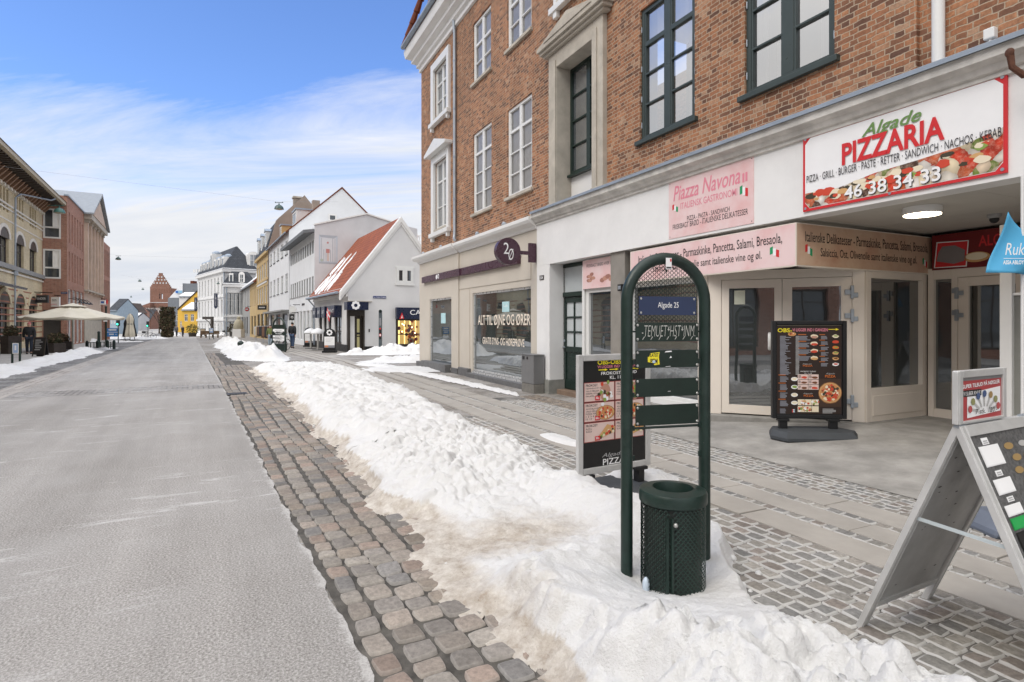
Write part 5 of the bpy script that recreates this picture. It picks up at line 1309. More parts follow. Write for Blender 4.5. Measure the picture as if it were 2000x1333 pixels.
def fsign(q):
    q.box(gx(672), gx(713), -.75, -.01, gzz(672, 606), gzz(672, 590.5), C_NAVY); q.box(gx(668), gx(726), -.1, 0, gzz(672, 589), gzz(672, 588), STONE)
    cx, cz = gx(688.5), gzz(688, 597.5)
    for k in range(8): w = k * math.pi / 4; q.disc(cx + .17 * math.cos(w), cz + .17 * math.sin(w), .085, C_WHT, -.755 - .0005 * k, n=10)
    q.disc(cx, cz, .10, C_NAVY, -.76, n=12)
gpart('shop_sign', fsign)
def fwin(q): grid_frame(q, wh[0], wh[1], wh[2], wh[3], DBRN, .02, .08, .14, 1, ((.43, .06),), .05)
ww = gpart('display_window', fwin); gpart('pane', lambda q: q.rect(wh[0], wh[1], wh[2], wh[3], CLEAR, .07), ww)
gpart('sill', lambda q: q.box(wh[0] - .1, wh[1] + .1, -.12, .1, wh[2] - .22, wh[2] - .002, DBRN), ww)
def fint(q):
    q.box(wh[0] - .3, wh[1] + .3, .9, .95, wh[2] - .2, wh[3] + .3, emit('lit_shop_back', (.62, .42, .14), .55))
    for k in range(9):
        x = wh[0] + .1 + k * .36; q.box(x, x + .05, .86, .9, wh[2], wh[3], emit('lit_strip', (1, .78, .28), 1.5))
    q.box(wh[0] - .3, wh[1] + .3, .26, .95, wh[2] - .3, wh[2] - .01, pm('shelf_wood', (.25, .16, .07)))
gpart('display_backdrop', fint, ww)
def fflow(q):
    random.seed(9)
    cols = [mono('bloom_orange', (.55, .12, .03)), mono('bloom_plum', (.10, .03, .10)), mono('bloom_wine', (.25, .03, .06)), mono('bloom_rust', (.35, .10, .04))]
    cx = gx(808); cz = gzz(808, 652)
    for i in range(46): q.sphere((cx + random.gauss(0, .38), .5 + random.gauss(0, .12), cz + random.gauss(0, .36)), random.uniform(.06, .13), random.choice(cols), 7, 5)
    for i in range(7): q.sphere((cx + random.gauss(0, .5), .42, cz + random.gauss(0, .5)), .05, emit('bulb', (1, .8, .35), 4), 8, 5)
    q.lathe([(.12, -.75), (.22, -.6), (.16, -.3)], (cx, .5, cz), pm('glass_vase', (.4, .4, .35), .1), 12)
gpart('flower_display', fflow, ww)
def faw(q):
    a, b = gx(772), wh[1] + .2; z1 = gzz(772, 601); q.prism([(-.35, wh[3] - .05), (-.02, wh[3] - .05), (-.02, z1), (-.30, z1)], a, b, C_NAVY, 'x')
    q.text('CARAT', gx(797), gx(797) + 1.65, gzz(797, 615.5), gzz(797, 606), C_WHT, -.36, 0, .005)
gpart('awning_box', faw)
def fpen(q):
    x = gx(780); z = gzz(780, 622); q.poly([(x - .14, z - .05), (x + .16, z - .02), (x + .02, z + .35)], C_RED, -.42); q.poly([(x - .02, z), (x + .06, z), (x + .04, z + .2)], C_WHT, -.424)
gpart('flag', fpen)
uw = gpart('window', lambda q: (grid_frame(q, uh[0], uh[1], uh[2], uh[3], WHITEW, -.05, .05, .16, 2, (), .05, .3), q.box(uh[0] - .07, uh[1] + .07, -.06, .02, uh[2] - .12, uh[2] - .002, WHITEW), q.box(uh[0] - .07, uh[1] + .07, -.03, .02, uh[3], uh[3] + .1, WHITEW)))
gpart('pane', lambda q: q.rect(uh[0] + .1, uh[1] - .1, uh[2] + .1, uh[3] - .1, GLF, -.02), uw)
gpart('street_plate', lambda q: (q.box(gx(728.5), gx(754), -.03, -.002, gzz(728, 583), gzz(728, 578.5), mono('enamel_blue', (.02, .04, .16))), q.text('Sct. Peders Stræde', gx(729.5), gx(753), gzz(728, 582), gzz(728, 579.5), C_WHT, -.032)))
gpart('door_bell', lambda q: q.box(gx(720), gx(722), -.04, 0, gzz(720, 649), gzz(720, 643), BLACK))
# scaffolding against the rear of the house
sf = empty('scaffolding', PX(815, 517, 38.0), 0, 'white metal scaffolding tower behind the gabled house', 'scaffolding')
m = MB()
zb_ = -6.5 + 0
for x in (0, 1.1):
    for y in (0, .8): m.cyl((x, y, -6.2), (x, y, 2.0), .03, WHITEW, n=6)
for z in (-5, -3.5, -2, -.6, 0, .5, 1.0, 1.5, 1.9):
    m.cyl((0, 0, z), (1.1, 0, z), .025, WHITEW, n=6); m.cyl((0, 0, z), (0, .8, z), .025, WHITEW, n=6); m.cyl((1.1, 0, z), (1.1, .8, z), .025, WHITEW, n=6)
m.cyl((0, 0, .5), (1.1, 0, 1.9), .02, WHITEW, n=6); m.build('frame', sf); box_part(sf, 'deck', (-.2, 1.6, -.1, .9, -.05, 0, LIME))

# ---------- H2: white house with strip windows and a painted side wall
RP2 = RP; zt2 = RP.z(614, 441)
h2 = RP.root('town_house', 'white house with strip windows and a painted mural on its bare side wall', 'house')
xa, xb = RP.x(565.5), RP.x(614.5) - .02
P = RP.z
t0, t1 = P(611, 496), P(611, 470); s0, s1_ = P(611, 573), P(611, 540); gl0, gl1 = zg - .1, P(611, 606)
up = spread(xa + .4, xb - .2, 11, (xb - xa) / 15); lo = spread(xa + .4, xb - .2, 10, (xb - xa) / 17); gr = spread(xa + .4, xb - .2, 7, (xb - xa) / 10)
body(h2, xa, xb, 6.0, zt2 - .1, LIMEW, hz_(up, t0, t1) + hz_(lo, s0, s1_) + hz_(gr, gl0 + .4, gl1))
SD = Pl(tuple(RP.w(xb, 0)[:2]), (.874, .486)); MS2 = Matrix.Translation((xb + .02, 0, 0)) @ Matrix.Rotation(R(90), 4, 'Z')
y1_, z1_ = SD.x(716), SD.z(716, 419.5); y2_, z2_ = SD.x(767), SD.z(767, 436)
m = MB(); m.M = MS2; m.prism([(-.02, 0), (y2_ + 2, 0), (y2_ + 2, z2_ - .3), (y2_, z2_), (y1_, z1_), (0, SD.z(614.5, 440.5))], -.05, .12, LIME2); m.build('side_wall', h2)
m = MB(); m.M = MS2; m.prism([(-.05, SD.z(614.5, 440.5)), (y1_, z1_), (y1_, z1_ + .1), (-.05, SD.z(614.5, 440.5) + .1)], -.12, .2, WHITE); m.prism([(y1_, z1_), (y2_, z2_), (y2_, z2_ + .1), (y1_, z1_ + .1)], -.12, .2, WHITE); m.build('parapet', h2)
m = MB(); m.prism([(-.8, P(611, 456) - .15), (-.8, P(611, 456) + .1), (.3, zt2 - .2), (.3, zt2 - .4)], xa - .1, xb, pm('grey_soffit', (.16, .17, .18), .7), 'x'); m.build('eave', h2)
wins_row(h2, up, t0, t1, GREYR, GLP, .04, 1, (), .06); wins_row(h2, lo, s0, s1_, GREYR, GLP, .05, 1, (.6,), .06, sill=GREYR); wins_row(h2, gr, gl0 + .4, gl1, WHITE, GLP, .08, 1, (), .06)
mu = MB(); mu.M = MS2; ma, mb_, mz0, mz1 = SD.x(622.5), SD.x(659), SD.z(622, 515), SD.z(622, 459)
MU = [mono('mural_pale_blue', (.48, .54, .60)), mono('mural_light', (.62, .64, .66)), mono('mural_grey', (.40, .43, .47)), mono('mural_skin', (.60, .45, .38)), mono('mural_red', (.50, .22, .20)), mono('mural_green', (.42, .47, .40))]
w_ = mb_ - ma; h_ = mz1 - mz0
mu.rect(ma, mb_, mz0, mz1, MU[0], -.054); mu.rect(ma + w_ * .08, mb_ - w_ * .08, mz0 + h_ * .08, mz1 - h_ * .08, MU[1], -.056)
for k in range(7): x = ma + w_ * (.12 + .12 * k); mu.rect(x, x + w_ * .035, mz0 + h_ * .08, mz0 + h_ * (.9 if k in (0, 5, 6) else .5), MU[2], -.058)
mu.rect(ma, mb_, mz0, mz0 + h_ * .05, MU[2], -.0585); mu.poly([(ma, mz1), (mb_, mz1), (mb_ - w_ * .2, mz1 - h_ * .1), (ma + w_ * .1, mz1 - h_ * .08)], MU[2], -.0585)
cx = ma + w_ * .47; mu.rect(cx - w_ * .09, cx + w_ * .1, mz0 + h_ * .38, mz0 + h_ * .52, MU[4], -.060); mu.rect(cx - w_ * .08, cx + w_ * .08, mz0 + h_ * .52, mz0 + h_ * .68, MU[1], -.0605); mu.rect(cx - w_ * .03, cx + w_ * .05, mz0 + h_ * .1, mz0 + h_ * .38, MU[3], -.0603); mu.disc(cx, mz0 + h_ * .74, w_ * .055, MU[4], -.061, n=10); mu.disc(ma + w_ * .15, mz0 + h_ * .12, w_ * .08, MU[5], -.061, n=9)
mu.build('mural', h2)
m = MB()
for k in range(3): m.box(RP.x(590) + k * .45, RP.x(590) + k * .45 + .32, -.03, 0, P(592, 597), P(592, 593), C_INK)
m.build('sign_letters', h2)

# ---------- H3: tall white gabled house
XB3 = RP.x(564.5); h3 = RP.root('gabled_house', 'tall white gabled house with red verge tiles and rows of narrow windows', 'house')
xa = RP.x(525.8); xb = XB3
SD3 = Pl(tuple(RP.w(xb, 0)[:2]), (.874, .486)); yk, zk = SD3.x(668), SD3.z(668, 369); ze3 = P(563.5, 451)
w3 = spread(xa + .2, xb - .1, 5, (xb - xa) / 9.5); a0, a1, b0_, b1 = P(561.8, 496), P(561.8, 469), P(561.8, 569), P(561.8, 534)
gsh = spread(xa + .3, xb - .3, 3, (xb - xa) / 4.2)
gm_ = hz_(w3, a0, a1) + hz_(w3, b0_, b1) + hz_(gsh, zg + .3, P(561, 612))
body(h3, xa, xb, yk * 2, ze3, LIMEW, gm_, zk, TILE, over=.3)
wins_row(h3, w3, a0, a1, WHITE, GLP, .06, 2, (.66,), .06, sill=BLACK); wins_row(h3, w3, b0_, b1, WHITE, GLP, .06, 2, (.66,), .06, sill=BLACK); wins_row(h3, gsh, zg + .3, P(561, 612), BLACK, GLF, .08, 1, (.7,), .08)
m = MB(); m.M = Matrix.Translation((xb + .03, 0, 0)) @ Matrix.Rotation(R(90), 4, 'Z'); q0, q1, r0, r1 = SD3.x(641.5), SD3.x(657), SD3.z(642, 432), SD3.z(642, 418.5)
grid_frame(m, q0, q1, r0, r1, WHITE, -.06, .06, .12, 1, (), .05); o = m.build('window', h3); m = MB(); m.M = Matrix.Translation((xb + .03, 0, 0)) @ Matrix.Rotation(R(90), 4, 'Z'); m.rect(q0 + .1, q1 - .1, r0 + .1, r1 - .1, GLF, -.03); m.build('pane', o)
m = MB(); sl3 = (zk - ze3) / yk
for (k, wdt) in ((xa + 2.2, 1.3), (xb - 4.0, 2.4)):
    d = MB(); d.box(k, k + wdt, .9, 3.2, ze3 + .7, ze3 + 2.3, LIME if wdt > 2 else OCHRE); d.box(k - .1, k + wdt + .1, .8, 3.3, ze3 + 2.3, ze3 + 2.45, ZINC); do = d.build('dormer', h3)
    f = MB(); grid_frame(f, k + .12, k + wdt - .12, ze3 + .95, ze3 + 2.15, WHITE, .85, .06, .1, 2, (), .05); f.build('window', do); MB().rect(k + .2, k + wdt - .2, ze3 + 1.05, ze3 + 2.1, GLF, .88).build('pane', do)
box_part(h3, 'chimney', (xa + 1.6, xa + 2.4, yk - .4, yk + .4, zk - 1, zk + 1.3, TANR))
MB().box(xa, xb, -.7, .0, P(561, 612) + .15, P(561, 612) + .3, GREYR).build('canopy', h3)

# ---------- H4: ochre house with mansard and a huge bare gable
XB4 = RP.x(525.4); xa = RP.x(501.5); xb = XB4; h4 = RP.root('town_house', 'ochre house with slate mansard dormers and a high bare brown fire gable', 'house')
SD4 = Pl(tuple(RP.w(xb, 0)[:2]), (.874, .486)); yk, zk = SD4.x(594.5), SD4.z(594.5, 382); ze4 = P(525, 488)
w4 = spread(xa + .2, xb - .1, 5, (xb - xa) / 8.5); a0, a1, b0_, b1 = P(524, 540), P(524, 508), P(524, 590), P(524, 555); g1 = P(524, 612)
gsh = spread(xa + .3, xb - .3, 3, (xb - xa) / 4.2)
body(h4, xa, xb, yk * 1.8, ze4, OCHRE, hz_(w4, a0, a1) + hz_(w4, b0_, b1) + hz_(gsh, zg, g1))
wins_row(h4, w4, a0, a1, WHITE, GLP, .08, 2, (.66,), .07); wins_row(h4, w4, b0_, b1, WHITE, GLP, .08, 2, (.66,), .07); wins_row(h4, gsh, zg, g1, BLACK, GLF, .1, 1, (.7,), .08)
m = MB(); pr = [(-.3, ze4), (.7, ze4 + 3.2), (yk, zk - .3), (yk * 1.8, ze4)]
m.add([(xa, p[0], p[1]) for p in pr] + [(xb - .05, p[0], p[1]) for p in pr], [(0, 4, 5, 1), (1, 5, 6, 2), (2, 6, 7, 3), (0, 1, 2, 3), (4, 7, 6, 5)], SLATE); ro = m.build('roof', h4); set_uv(ro, lambda c: (c.x, c.z))
m = MB(); m.M = Matrix.Translation((xb, 0, 0)) @ Matrix.Rotation(R(90), 4, 'Z'); m.prism([(-.1, 0), (yk * 1.8, 0), (yk * 1.8, SD4.z(640, 415)), (yk * 1.25, SD4.z(621.5, 403.6)), (yk, zk), (1.0, ze4 + 3.7), (.75, ze4 + 3.4), (-.1, ze4 + .2)], -.1, .2, TANR); m.build('fire_gable', h4)
for (a, b) in spread(xa + .3, xb - .5, 3, 1.5):
    d = MB(); d.box(a, b, -.1, 1.2, ze4 + .5, ze4 + 2.4, WHITE); d.prism([(a - .1, ze4 + 2.4), (b + .1, ze4 + 2.4), ((a + b) / 2, ze4 + 2.8)], -.2, 1.5, ZINC); do = d.build('dormer', h4); MB().rect(a + .25, b - .25, ze4 + .75, ze4 + 2.2, GLF, -.105).build('pane', do)
box_part(h4, 'chimney', (xb - 1.4, xb - .5, yk * .72, yk * .72 + .8, zk - 4, zk - .3, TANR), (xb - 1.5, xb - .4, yk * .72 - .1, yk * .72 + .9, zk - .3, zk - .1, STONE))
box_part(h4, 'cornice', (xa, xb, -.3, 0, ze4 - .35, ze4 - .02, OCHRE), (xa, xb, -.12, 0, P(524, 546), P(524, 543), OCHRE))
box_part(h4, 'sign_band', (xa + .8, xb - 2, -.06, -.002, P(520, 552), P(520, 545), WHITE))

# ---------- H5: low grey and ochre house, red roof with snow
XB5 = RP.x(501.3); xa = RP.x(472); xm_ = RP.x(488); h5 = RP.root('town_house', 'low grey and ochre house with a snowy red roof beside the white palace hotel', 'house')
ze5 = P(500, 549); zr5 = ze5 + 4.0
w5 = spread(xa + .2, xm_ - .1, 3, 1.6) + spread(xm_ + .2, XB5 - .2, 5, 1.1); a0, a1 = P(500, 597), P(500, 560); g5 = spread(xa + .4, XB5 - .3, 6, 2.4)
body(h5, xa, xm_, 9, ze5, GREYR, hz_(w5[:3], a0, a1) + hz_(g5[:3], zg, P(500, 617)), zr5, TILE, over=.35)
body(h5, xm_ + .01, XB5, 9, ze5, OCHRE, hz_(w5[3:], a0, a1) + hz_(g5[3:], zg, P(500, 617)), zr5, TILE, over=.35)
wins_row(h5, w5, a0, a1, WHITE, GLP, .08, 2, (.66,), .08); wins_row(h5, g5, zg, P(500, 617), BLACK, GLF, .1, 1, (.75,), .08)
m = MB(); s5 = 4 / 4.5; m.prism([(-.3, ze5 - .3 * s5 + .22), (2.6, ze5 + 2.6 * s5 + .22), (2.6, ze5 + 2.6 * s5 + .38), (-.3, ze5 - .3 * s5 + .42)], xa + .5, XB5 - 3, SNOWR, 'x'); m.build('roof_snow', h5, bevel=.05)

# ---------- H6: white palace hotel with mansard roofs
PF = Pl((-52.2, 105), (.637, -.772)); PS = Pl((-52.2, 105), (.772, .637)); zgp = -.6
h6 = PF.root('palace_hotel', 'white palace hotel with dark mansard roof, white dormers and navy banner signs', 'hotel')
L6 = PF.x(386); Zp = PF.z
ze6 = Zp(438, 526)
cols_ = spread(L6 + .5, -.5, 8, 1.15)
rws = [(Zp(437, 575), Zp(437, 540)), (Zp(437, 620), Zp(437, 585)), (zgp + .4, Zp(437, 632))]
D6 = PS.x(500)
hs6 = [h for (a, b) in rws for h in hz_(cols_, a, b)]
o, _ = body(h6, L6, 0, D6, ze6, LIME, hs6, zb=-1.5)
for (a, b) in rws: wins_row(h6, cols_, a, b, WHITE, GLP, .1, 2, (.66,), .09, bw=.06)
MS6 = Matrix.Rotation(R(90), 4, 'Z')
for (a, b) in spread(.6, D6 - 1, 6, 1.15):
    for (z0, z1) in rws[:2]:
        m = MB(); m.M = MS6; grid_frame(m, a, b, z0, z1, WHITE, -.04, .06, .09, 2, (.66,), .06); m.box(a - .15, b + .15, -.12, 0, z1 + .1, z1 + .3, LIME); oo = m.build('window', h6); m = MB(); m.M = MS6; m.rect(a, b, z0, z1, GLP, -.02); m.build('pane', oo)
m = MB()
for z, dz, pp in ((ze6 - .5, .5, .45), (Zp(437, 581), .25, .18), (Zp(437, 627), .4, .25)): m.box(L6 - .1, pp, -pp, 0, z, z + dz - .01, LIME); m.box(.0, pp, 0, D6, z, z + dz - .01, LIME)
m.build('cornice', h6)
r6 = mansard(h6, L6, 0, D6, ze6, ze6 + 4.6, 2.6, SLATE, over=.4)
MB().box(L6 - .3, .35, -.35, D6, ze6 + .0, ze6 + .22, SNOWR).build('roof_snow', r6, bevel=.05)
for k, (a, b) in enumerate(spread(L6 + .5, -.5, 7, 1.5)):
    hh = 2.4 + (1.4 if k == 3 else 0); d = MB(); d.box(a, b, .2, 2.4, ze6 + .3, ze6 + hh, WHITE); d.lathe([(.85, 0), (.8, .3), (.3, .6)], ((a + b) / 2, 1.2, ze6 + hh), ZINC, 12); do = d.build('dormer', h6); MB().rect(a + .3, b - .3, ze6 + .6, ze6 + hh - .3, GLF, .19).build('pane', do)
for a in (4.0,):
    d = MB(); d.M = MS6; d.box(a, a + 2.2, .3, 2.4, ze6 + .5, ze6 + 2.8, WHITE); d.prism([(a + 1.1 + 1.1 * math.cos(w * math.pi / 8), ze6 + 2.8 + .8 * math.sin(w * math.pi / 8)) for w in range(9)], .3, 2.4, WHITE); do = d.build('dormer', h6)
    d = MB(); d.M = MS6; grid_frame(d, a + .35, a + 1.85, ze6 + .8, ze6 + 3.1, WHITE, .2, .1, .15, 2, (.5,), .08); d.build('window', do); d = MB(); d.M = MS6; d.rect(a + .45, a + 1.75, ze6 + .9, ze6 + 3.0, GLP, .25); d.build('pane', do)
d = MB(); d.tube([(.1, -.1, ze6), (.1, -.1, -1)], .09, ZINC, 8); d.build('downpipe', h6)
# lower wing in front of the side wall
cw = PX(438.5, 640, 100.5); WP = Pl((cw.x, cw.y), (.90, .436)); wx1 = WP.x(498)
w6 = empty('wing_base', (0, 0, 0)); bpy.data.objects.remove(w6)
h6w = WP.root('hotel_wing', 'lower white corner wing of the palace hotel with its own mansard roof', 'hotel')
zw = WP.z(440, 555); wr = spread(.3, wx1 * .85, 6, 1.1); a0, a1, b0_, b1 = WP.z(440, 615), WP.z(440, 572), WP.z(440, 651), WP.z(440, 628)
body(h6w, 0, wx1, 4.5, zw, LIME, hz_(wr, a0, a1) + hz_(wr, b0_, b1), zb=-1.5); wins_row(h6w, wr, a0, a1, WHITE, GLP, .1, 2, (.66,), .09); wins_row(h6w, wr, b0_, b1, WHITE, GLP, .1, 2, (.66,), .09)
r6w = mansard(h6w, 0, wx1, 4.5, zw, WP.z(440, 529), 1.1, SLATE, over=.35); MB().box(-.3, wx1 + .3, -.4, .1, zw - .05, zw + .15, SNOWR).build('roof_snow', r6w, bevel=.04)
m = MB(); m.box(-.2, wx1, -.3, 0, zw - .5, zw - .06, LIME); m.box(-.1, wx1, -.18, 0, WP.z(440, 620), WP.z(440, 617), LIME); m.build('cornice', h6w)
a = WP.x(466); b = WP.x(478); d = MB(); d.box(a, b, -.1, 1.2, zw + .1, zw + 1.7, WHITE); d.prism([((a + b) / 2 + (b - a) / 2 * math.cos(w * math.pi / 8), zw + 1.7 + .5 * math.sin(w * math.pi / 8)) for w in range(9)], -.1, 1.2, WHITE); do = d.build('dormer', h6w)
d = MB(); grid_frame(d, a + .15, b - .15, zw + .3, zw + 1.8, WHITE, -.16, .06, .1, 2, (.5,), .06); d.build('window', do); MB().rect(a + .2, b - .2, zw + .35, zw + 1.75, GLF, -.13).build('pane', do)
a = WP.x(447); d = MB(); d.box(a, a + .7, -.05, 1.2, zw + .1, zw + 1.9, WHITE); do = d.build('dormer', h6w); MB().rect(a + .15, a + .55, zw + .4, zw + 1.6, GLF, -.055).build('pane', do)
d = MB(); d.tube([(.5, -.2, zw), (.3, -.12, zw - .8), (.3, -.1, -1)], .08, ZINC, 8); d.build('downpipe', h6w)

# ---------- beyond: yellow houses, grey block, church tower, small roofs
def simple_house(name, label, cat, px0, px1, Y, py_e, py_r, wm, rm, D=8, wins=0, rows=((.25, .55), (.65, .9)), dirv=(1, .12), snow=False, gable=False, fm=None):
    p = PX(px0, 640, Y); pl = Pl((p.x, p.y), dirv); h = pl.root(name, label, cat); x1 = pl.x(px1); ze = pl.z(px0, py_e); zr = pl.z(px0, py_r) if py_r is not None else None
    ws = spread(.3, x1 - .3, wins, x1 / wins * .45) if wins else []; zb = -.8
    hs = [q for (a, b) in rows for q in hz_(ws, zb + (ze - zb) * a, zb + (ze - zb) * b)]
    if gable:
        m = MB(); wallgrid(m, 0, x1, -1.5, ze, hs, wm, 0, .15); m.add([(0, 0, ze), (x1, 0, ze), (x1 / 2, 0, zr)], [(0, 1, 2)], wm); m.quad((0, D, -1.5), (0, 0, -1.5), (0, 0, ze), (0, D, ze), wm); m.quad((x1, 0, -1.5), (x1, D, -1.5), (x1, D, ze), (x1, 0, ze), wm); m.build('wall', h)
        r = MB(); r.quad((-.2, -.2, ze - .2), (x1 / 2, -.2, zr + .1), (x1 / 2, D, zr + .1), (-.2, D, ze - .2), rm); r.quad((x1 / 2, -.2, zr + .1), (x1 + .2, -.2, ze - .2), (x1 + .2, D, ze - .2), (x1 / 2, D, zr + .1), rm); ro = r.build('roof', h); set_uv(ro, lambda c: (c.x, c.z))
    else: _, ro = body(h, 0, x1, D, ze, wm, hs, zr, rm, zb=-1.5)
    for (a, b) in rows: wins_row(h, ws, zb + (ze - zb) * a, zb + (ze - zb) * b, fm or WHITE, GLF, .06, 2, (.66,), .1, bw=.08)
    if snow and ro is not None and zr: s_ = (zr - ze) / (D / 2); m = MB(); m.prism([(-.2, ze - .2 * s_ + .2), (D * .42, ze + D * .42 * s_ + .2), (D * .42, ze + D * .42 * s_ + .4), (-.2, ze - .2 * s_ + .42)], .2, x1 - .2, SNOWR, 'x'); m.build('roof_snow', ro)
    return h, pl, x1, ze
simple_house('town_house', 'small yellow house with one white window and a snow covered roof', 'house', 355, 384, 135, 606, 591, YELW, DTILE, 7, 2, ((.52, .82),), (1, -.15), True)
hh, pl, x1, ze = simple_house('town_house', 'tall yellow wedge shaped house rising behind the small yellow house', 'house', 347, 392, 148, 606, None, YELW, DTILE, 6, 4, ((.2, .5),), (1, -.1))
m = MB(); m.prism([(0, ze), (x1, ze), (x1, pl.z(390, 564))], -.0, 6, YELW); m.prism([(0, ze), (x1, pl.z(390, 564)), (x1, pl.z(390, 564) + .3), (0, ze + .3)], -.2, 6.2, DTILE); m.build('gable', hh)
hh, pl, x1, ze = simple_house('office_block', 'grey slate clad block with snowy flat roof and roof plant', 'building', 328, 400, 178, 582, None, pm('slate_cladding', (.17, .185, .205), .6, .1, 1), SLATE, 12, 6, ((.3, .5),), (1, -.05))
m = MB(); m.box(x1 * .38, x1, .5, 10, ze, pl.z(358, 554), pm('slate_cladding', (.17, .185, .205))); m.prism([(.2, ze), (x1 * .38, ze), (x1 * .38, pl.z(358, 553))], .3, 10, SNOWR); m.box(x1 * .5, x1 * .58, 2, 4, pl.z(358, 554), pl.z(358, 548), TILE); m.build('upper_storey', hh)
m = MB(); xk = pl.x(376); m.cyl((xk, 3, ze), (xk, 3, pl.z(376, 524)), .12, ZINC, n=6)
for k in range(4): m.box(xk - 1.5 + k * .8, xk - 1.0 + k * .8, 2.8, 3.0, pl.z(376, 531), pl.z(376, 524.5), WHITE)
m.build('antenna_mast', hh)
m = MB(); m.box(pl.x(343), pl.x(356), -.1, 0, pl.z(343, 573), pl.z(343, 568), mono('sign_sky_blue', (.25, .45, .62))); m.box(pl.x(343.5), pl.x(348), -.13, -.1, pl.z(343, 573), pl.z(343, 568.5), mono('sign_blue', (.03, .12, .42))); m.build('roof_sign', hh)
simple_house('town_house', 'small white roofed house tucked under the grey slate block', 'house', 350, 378, 160, 580, 572, LIME, SLATE, 5, 3, ((.3, .6),), (1, -.05), True)
# church tower
p = PX(293, 640, 262); CP = Pl((p.x, p.y), (1, .03)); ch = CP.root('church_tower', 'red brick church tower with stepped gable closing the end of the street', 'tower')
wt = CP.x(333); zt = CP.z(293, 563)
m = MB(); aw = [(CP.x(310.5), CP.x(313.3)), (CP.x(315), CP.x(318))]
wallgrid(m, 0, wt, -2, zt, hz_(aw, CP.z(310, 584.5), CP.z(310, 575)), CBRICK, 0, .5)
for (a, b) in aw: m.prism([((a + b) / 2 + (b - a) / 2 * math.cos(k * math.pi / 8), CP.z(310, 575) + (b - a) / 2 * math.sin(k * math.pi / 8)) for k in range(9)], -.02, .1, WINDK)
m.quad((0, 9, -2), (0, 0, -2), (0, 0, zt), (0, 9, zt), CBRICK); m.quad((wt, 0, -2), (wt, 9, -2), (wt, 9, zt), (wt, 0, zt), CBRICK)
m.build('wall', ch)
m = MB(); nst = 9; top = CP.z(313, 535)
for k in range(nst): f_ = k / nst * .5; m.box(wt * f_ * .93, wt * (1 - f_ * .93), .0 + .01 * k, .8 - .01 * k, zt + (top - zt) * k / nst, zt + (top - zt) * (k + 1) / nst + (.3 if k == nst - 1 else 0), CBRICK)
m.build('stepped_gable', ch)
m = MB()
for k in range(12): x = wt * (.05 + .077 * k); m.box(x, x + .35, -.06, 0, zt - 1.9, zt - .3, CBRICK)
for (r_, n_) in ((.30, 5), (.52, 4), (.72, 2)):
    for k in range(n_): x = wt / 2 + (k - (n_ - 1) / 2) * wt * .15; m.disc(x, zt + (top - zt) * r_ + .3, .38, LIME2, -.05, .34, 10)
m.box(-.1, wt + .1, -.15, 0, CP.z(300, 592), CP.z(300, 590.8), LIME2); m.build('niche', ch)
m = MB(); m.box(-5, 1.5, -2.5, 6, -2, CP.z(300, 602), CBRICK); m.prism([(-5, CP.z(300, 602)), (1.5, CP.z(300, 602)), (1.5, CP.z(300, 592))], -2.5, 6, CBRICK); m.box(1.5, wt + .5, -2.5, 0, -2, CP.z(300, 606), CBRICK)
for k in range(8): z = CP.z(300, 619) + k * .52; m.box(-5.02, wt + .5, -2.54, -2.5, z, z + .22, LIME)
m.build('porch', ch)
m = MB(); m.prism([(CP.x(313), CP.z(313, 640)), (CP.x(320), CP.z(313, 640)), (CP.x(320), CP.z(313, 633)), (CP.x(316.5), CP.z(313, 629)), (CP.x(313), CP.z(313, 633))], -2.7, -2.5, WINDK); m.build('door', ch)
simple_house('town_house', 'distant brown brick house with two chimneys left of the church', 'house', 232, 258, 205, 610, 592, CBRICK, DTILE, 10, 3, ((.3, .6),), (1, .1), gable=True)
simple_house('town_house', 'distant brick house with red chimney beside the brown brick house', 'house', 256, 270, 215, 609, 601, RBRICK, SLATE, 8, 2, ((.3, .6),), (1, .1))
simple_house('town_house', 'distant house with a plain grey slate roof beside the church porch', 'house', 268, 294, 225, 624, 605, CBRICK, SLATE, 8, 3, ((.3, .6),), (1, .05))
simple_house('town_house', 'pale low house with snowy roof at the open side of the square', 'house', 236, 268, 175, 622, 612, LIME2, SLATE, 7, 4, ((.3, .7),), (1, .1), True)
simple_house('town_house', 'blue grey fronted house at the end of the left row', 'house', 212, 229, 120, 606, 584, pm('blue_grey_render', (.32, .40, .47), .8), SLATE, 8, 2, ((.45, .75),), (1, .1))

# ---------- left row: yellow brick building
LP = Pl(tuple(S2(0, -11.1)), tuple(T2)); lx = LP.x; lz = LP.z
yb = LP.root('yellow_brick_building', 'yellow brick building with deep bracketed eaves, arched windows and red brick stripes', 'building')
X0, X1 = 22.0, lx(83.2); zeY = lz(82, 397)
STW = pm('pale_stone_band', (.70, .66, .58), .8, .06); RST = pm('red_brick_stripe', (.36, .15, .09), .8, .15, 6)
per = [(lx(2), lx(9.6)), (lx(31), lx(45)), (lx(58), lx(71))]
pitch = per[2][0] - per[1][0]; ww_ = per[2][1] - per[2][0]
cols_ = [per[2][0] - pitch * k for k in range(0, 6)]
fw1 = [(c, c + ww_) for c in cols_ if c > X0 + .5]
z0, z1 = lz(58, 539), lz(58, 480); at0, at1 = lz(57, 441), lz(57, 402); gz0, gz1 = lz(46, 668), lz(46, 590)
gcol = [(c - .15, c + ww_ + .2) for c in cols_ if c > X0 + .5]
trio = [(c + k * ww_ * .36, c + k * ww_ * .36 + ww_ * .24) for c in cols_ if c > X0 + .5 for k in range(3)]
m = MB(); wallgrid(m, X0, X1, -1, zeY, hz_(fw1, z0, z1) + hz_(trio, at0, at1) + hz_(gcol, gz0, gz1), YBRICK, 0, .22)
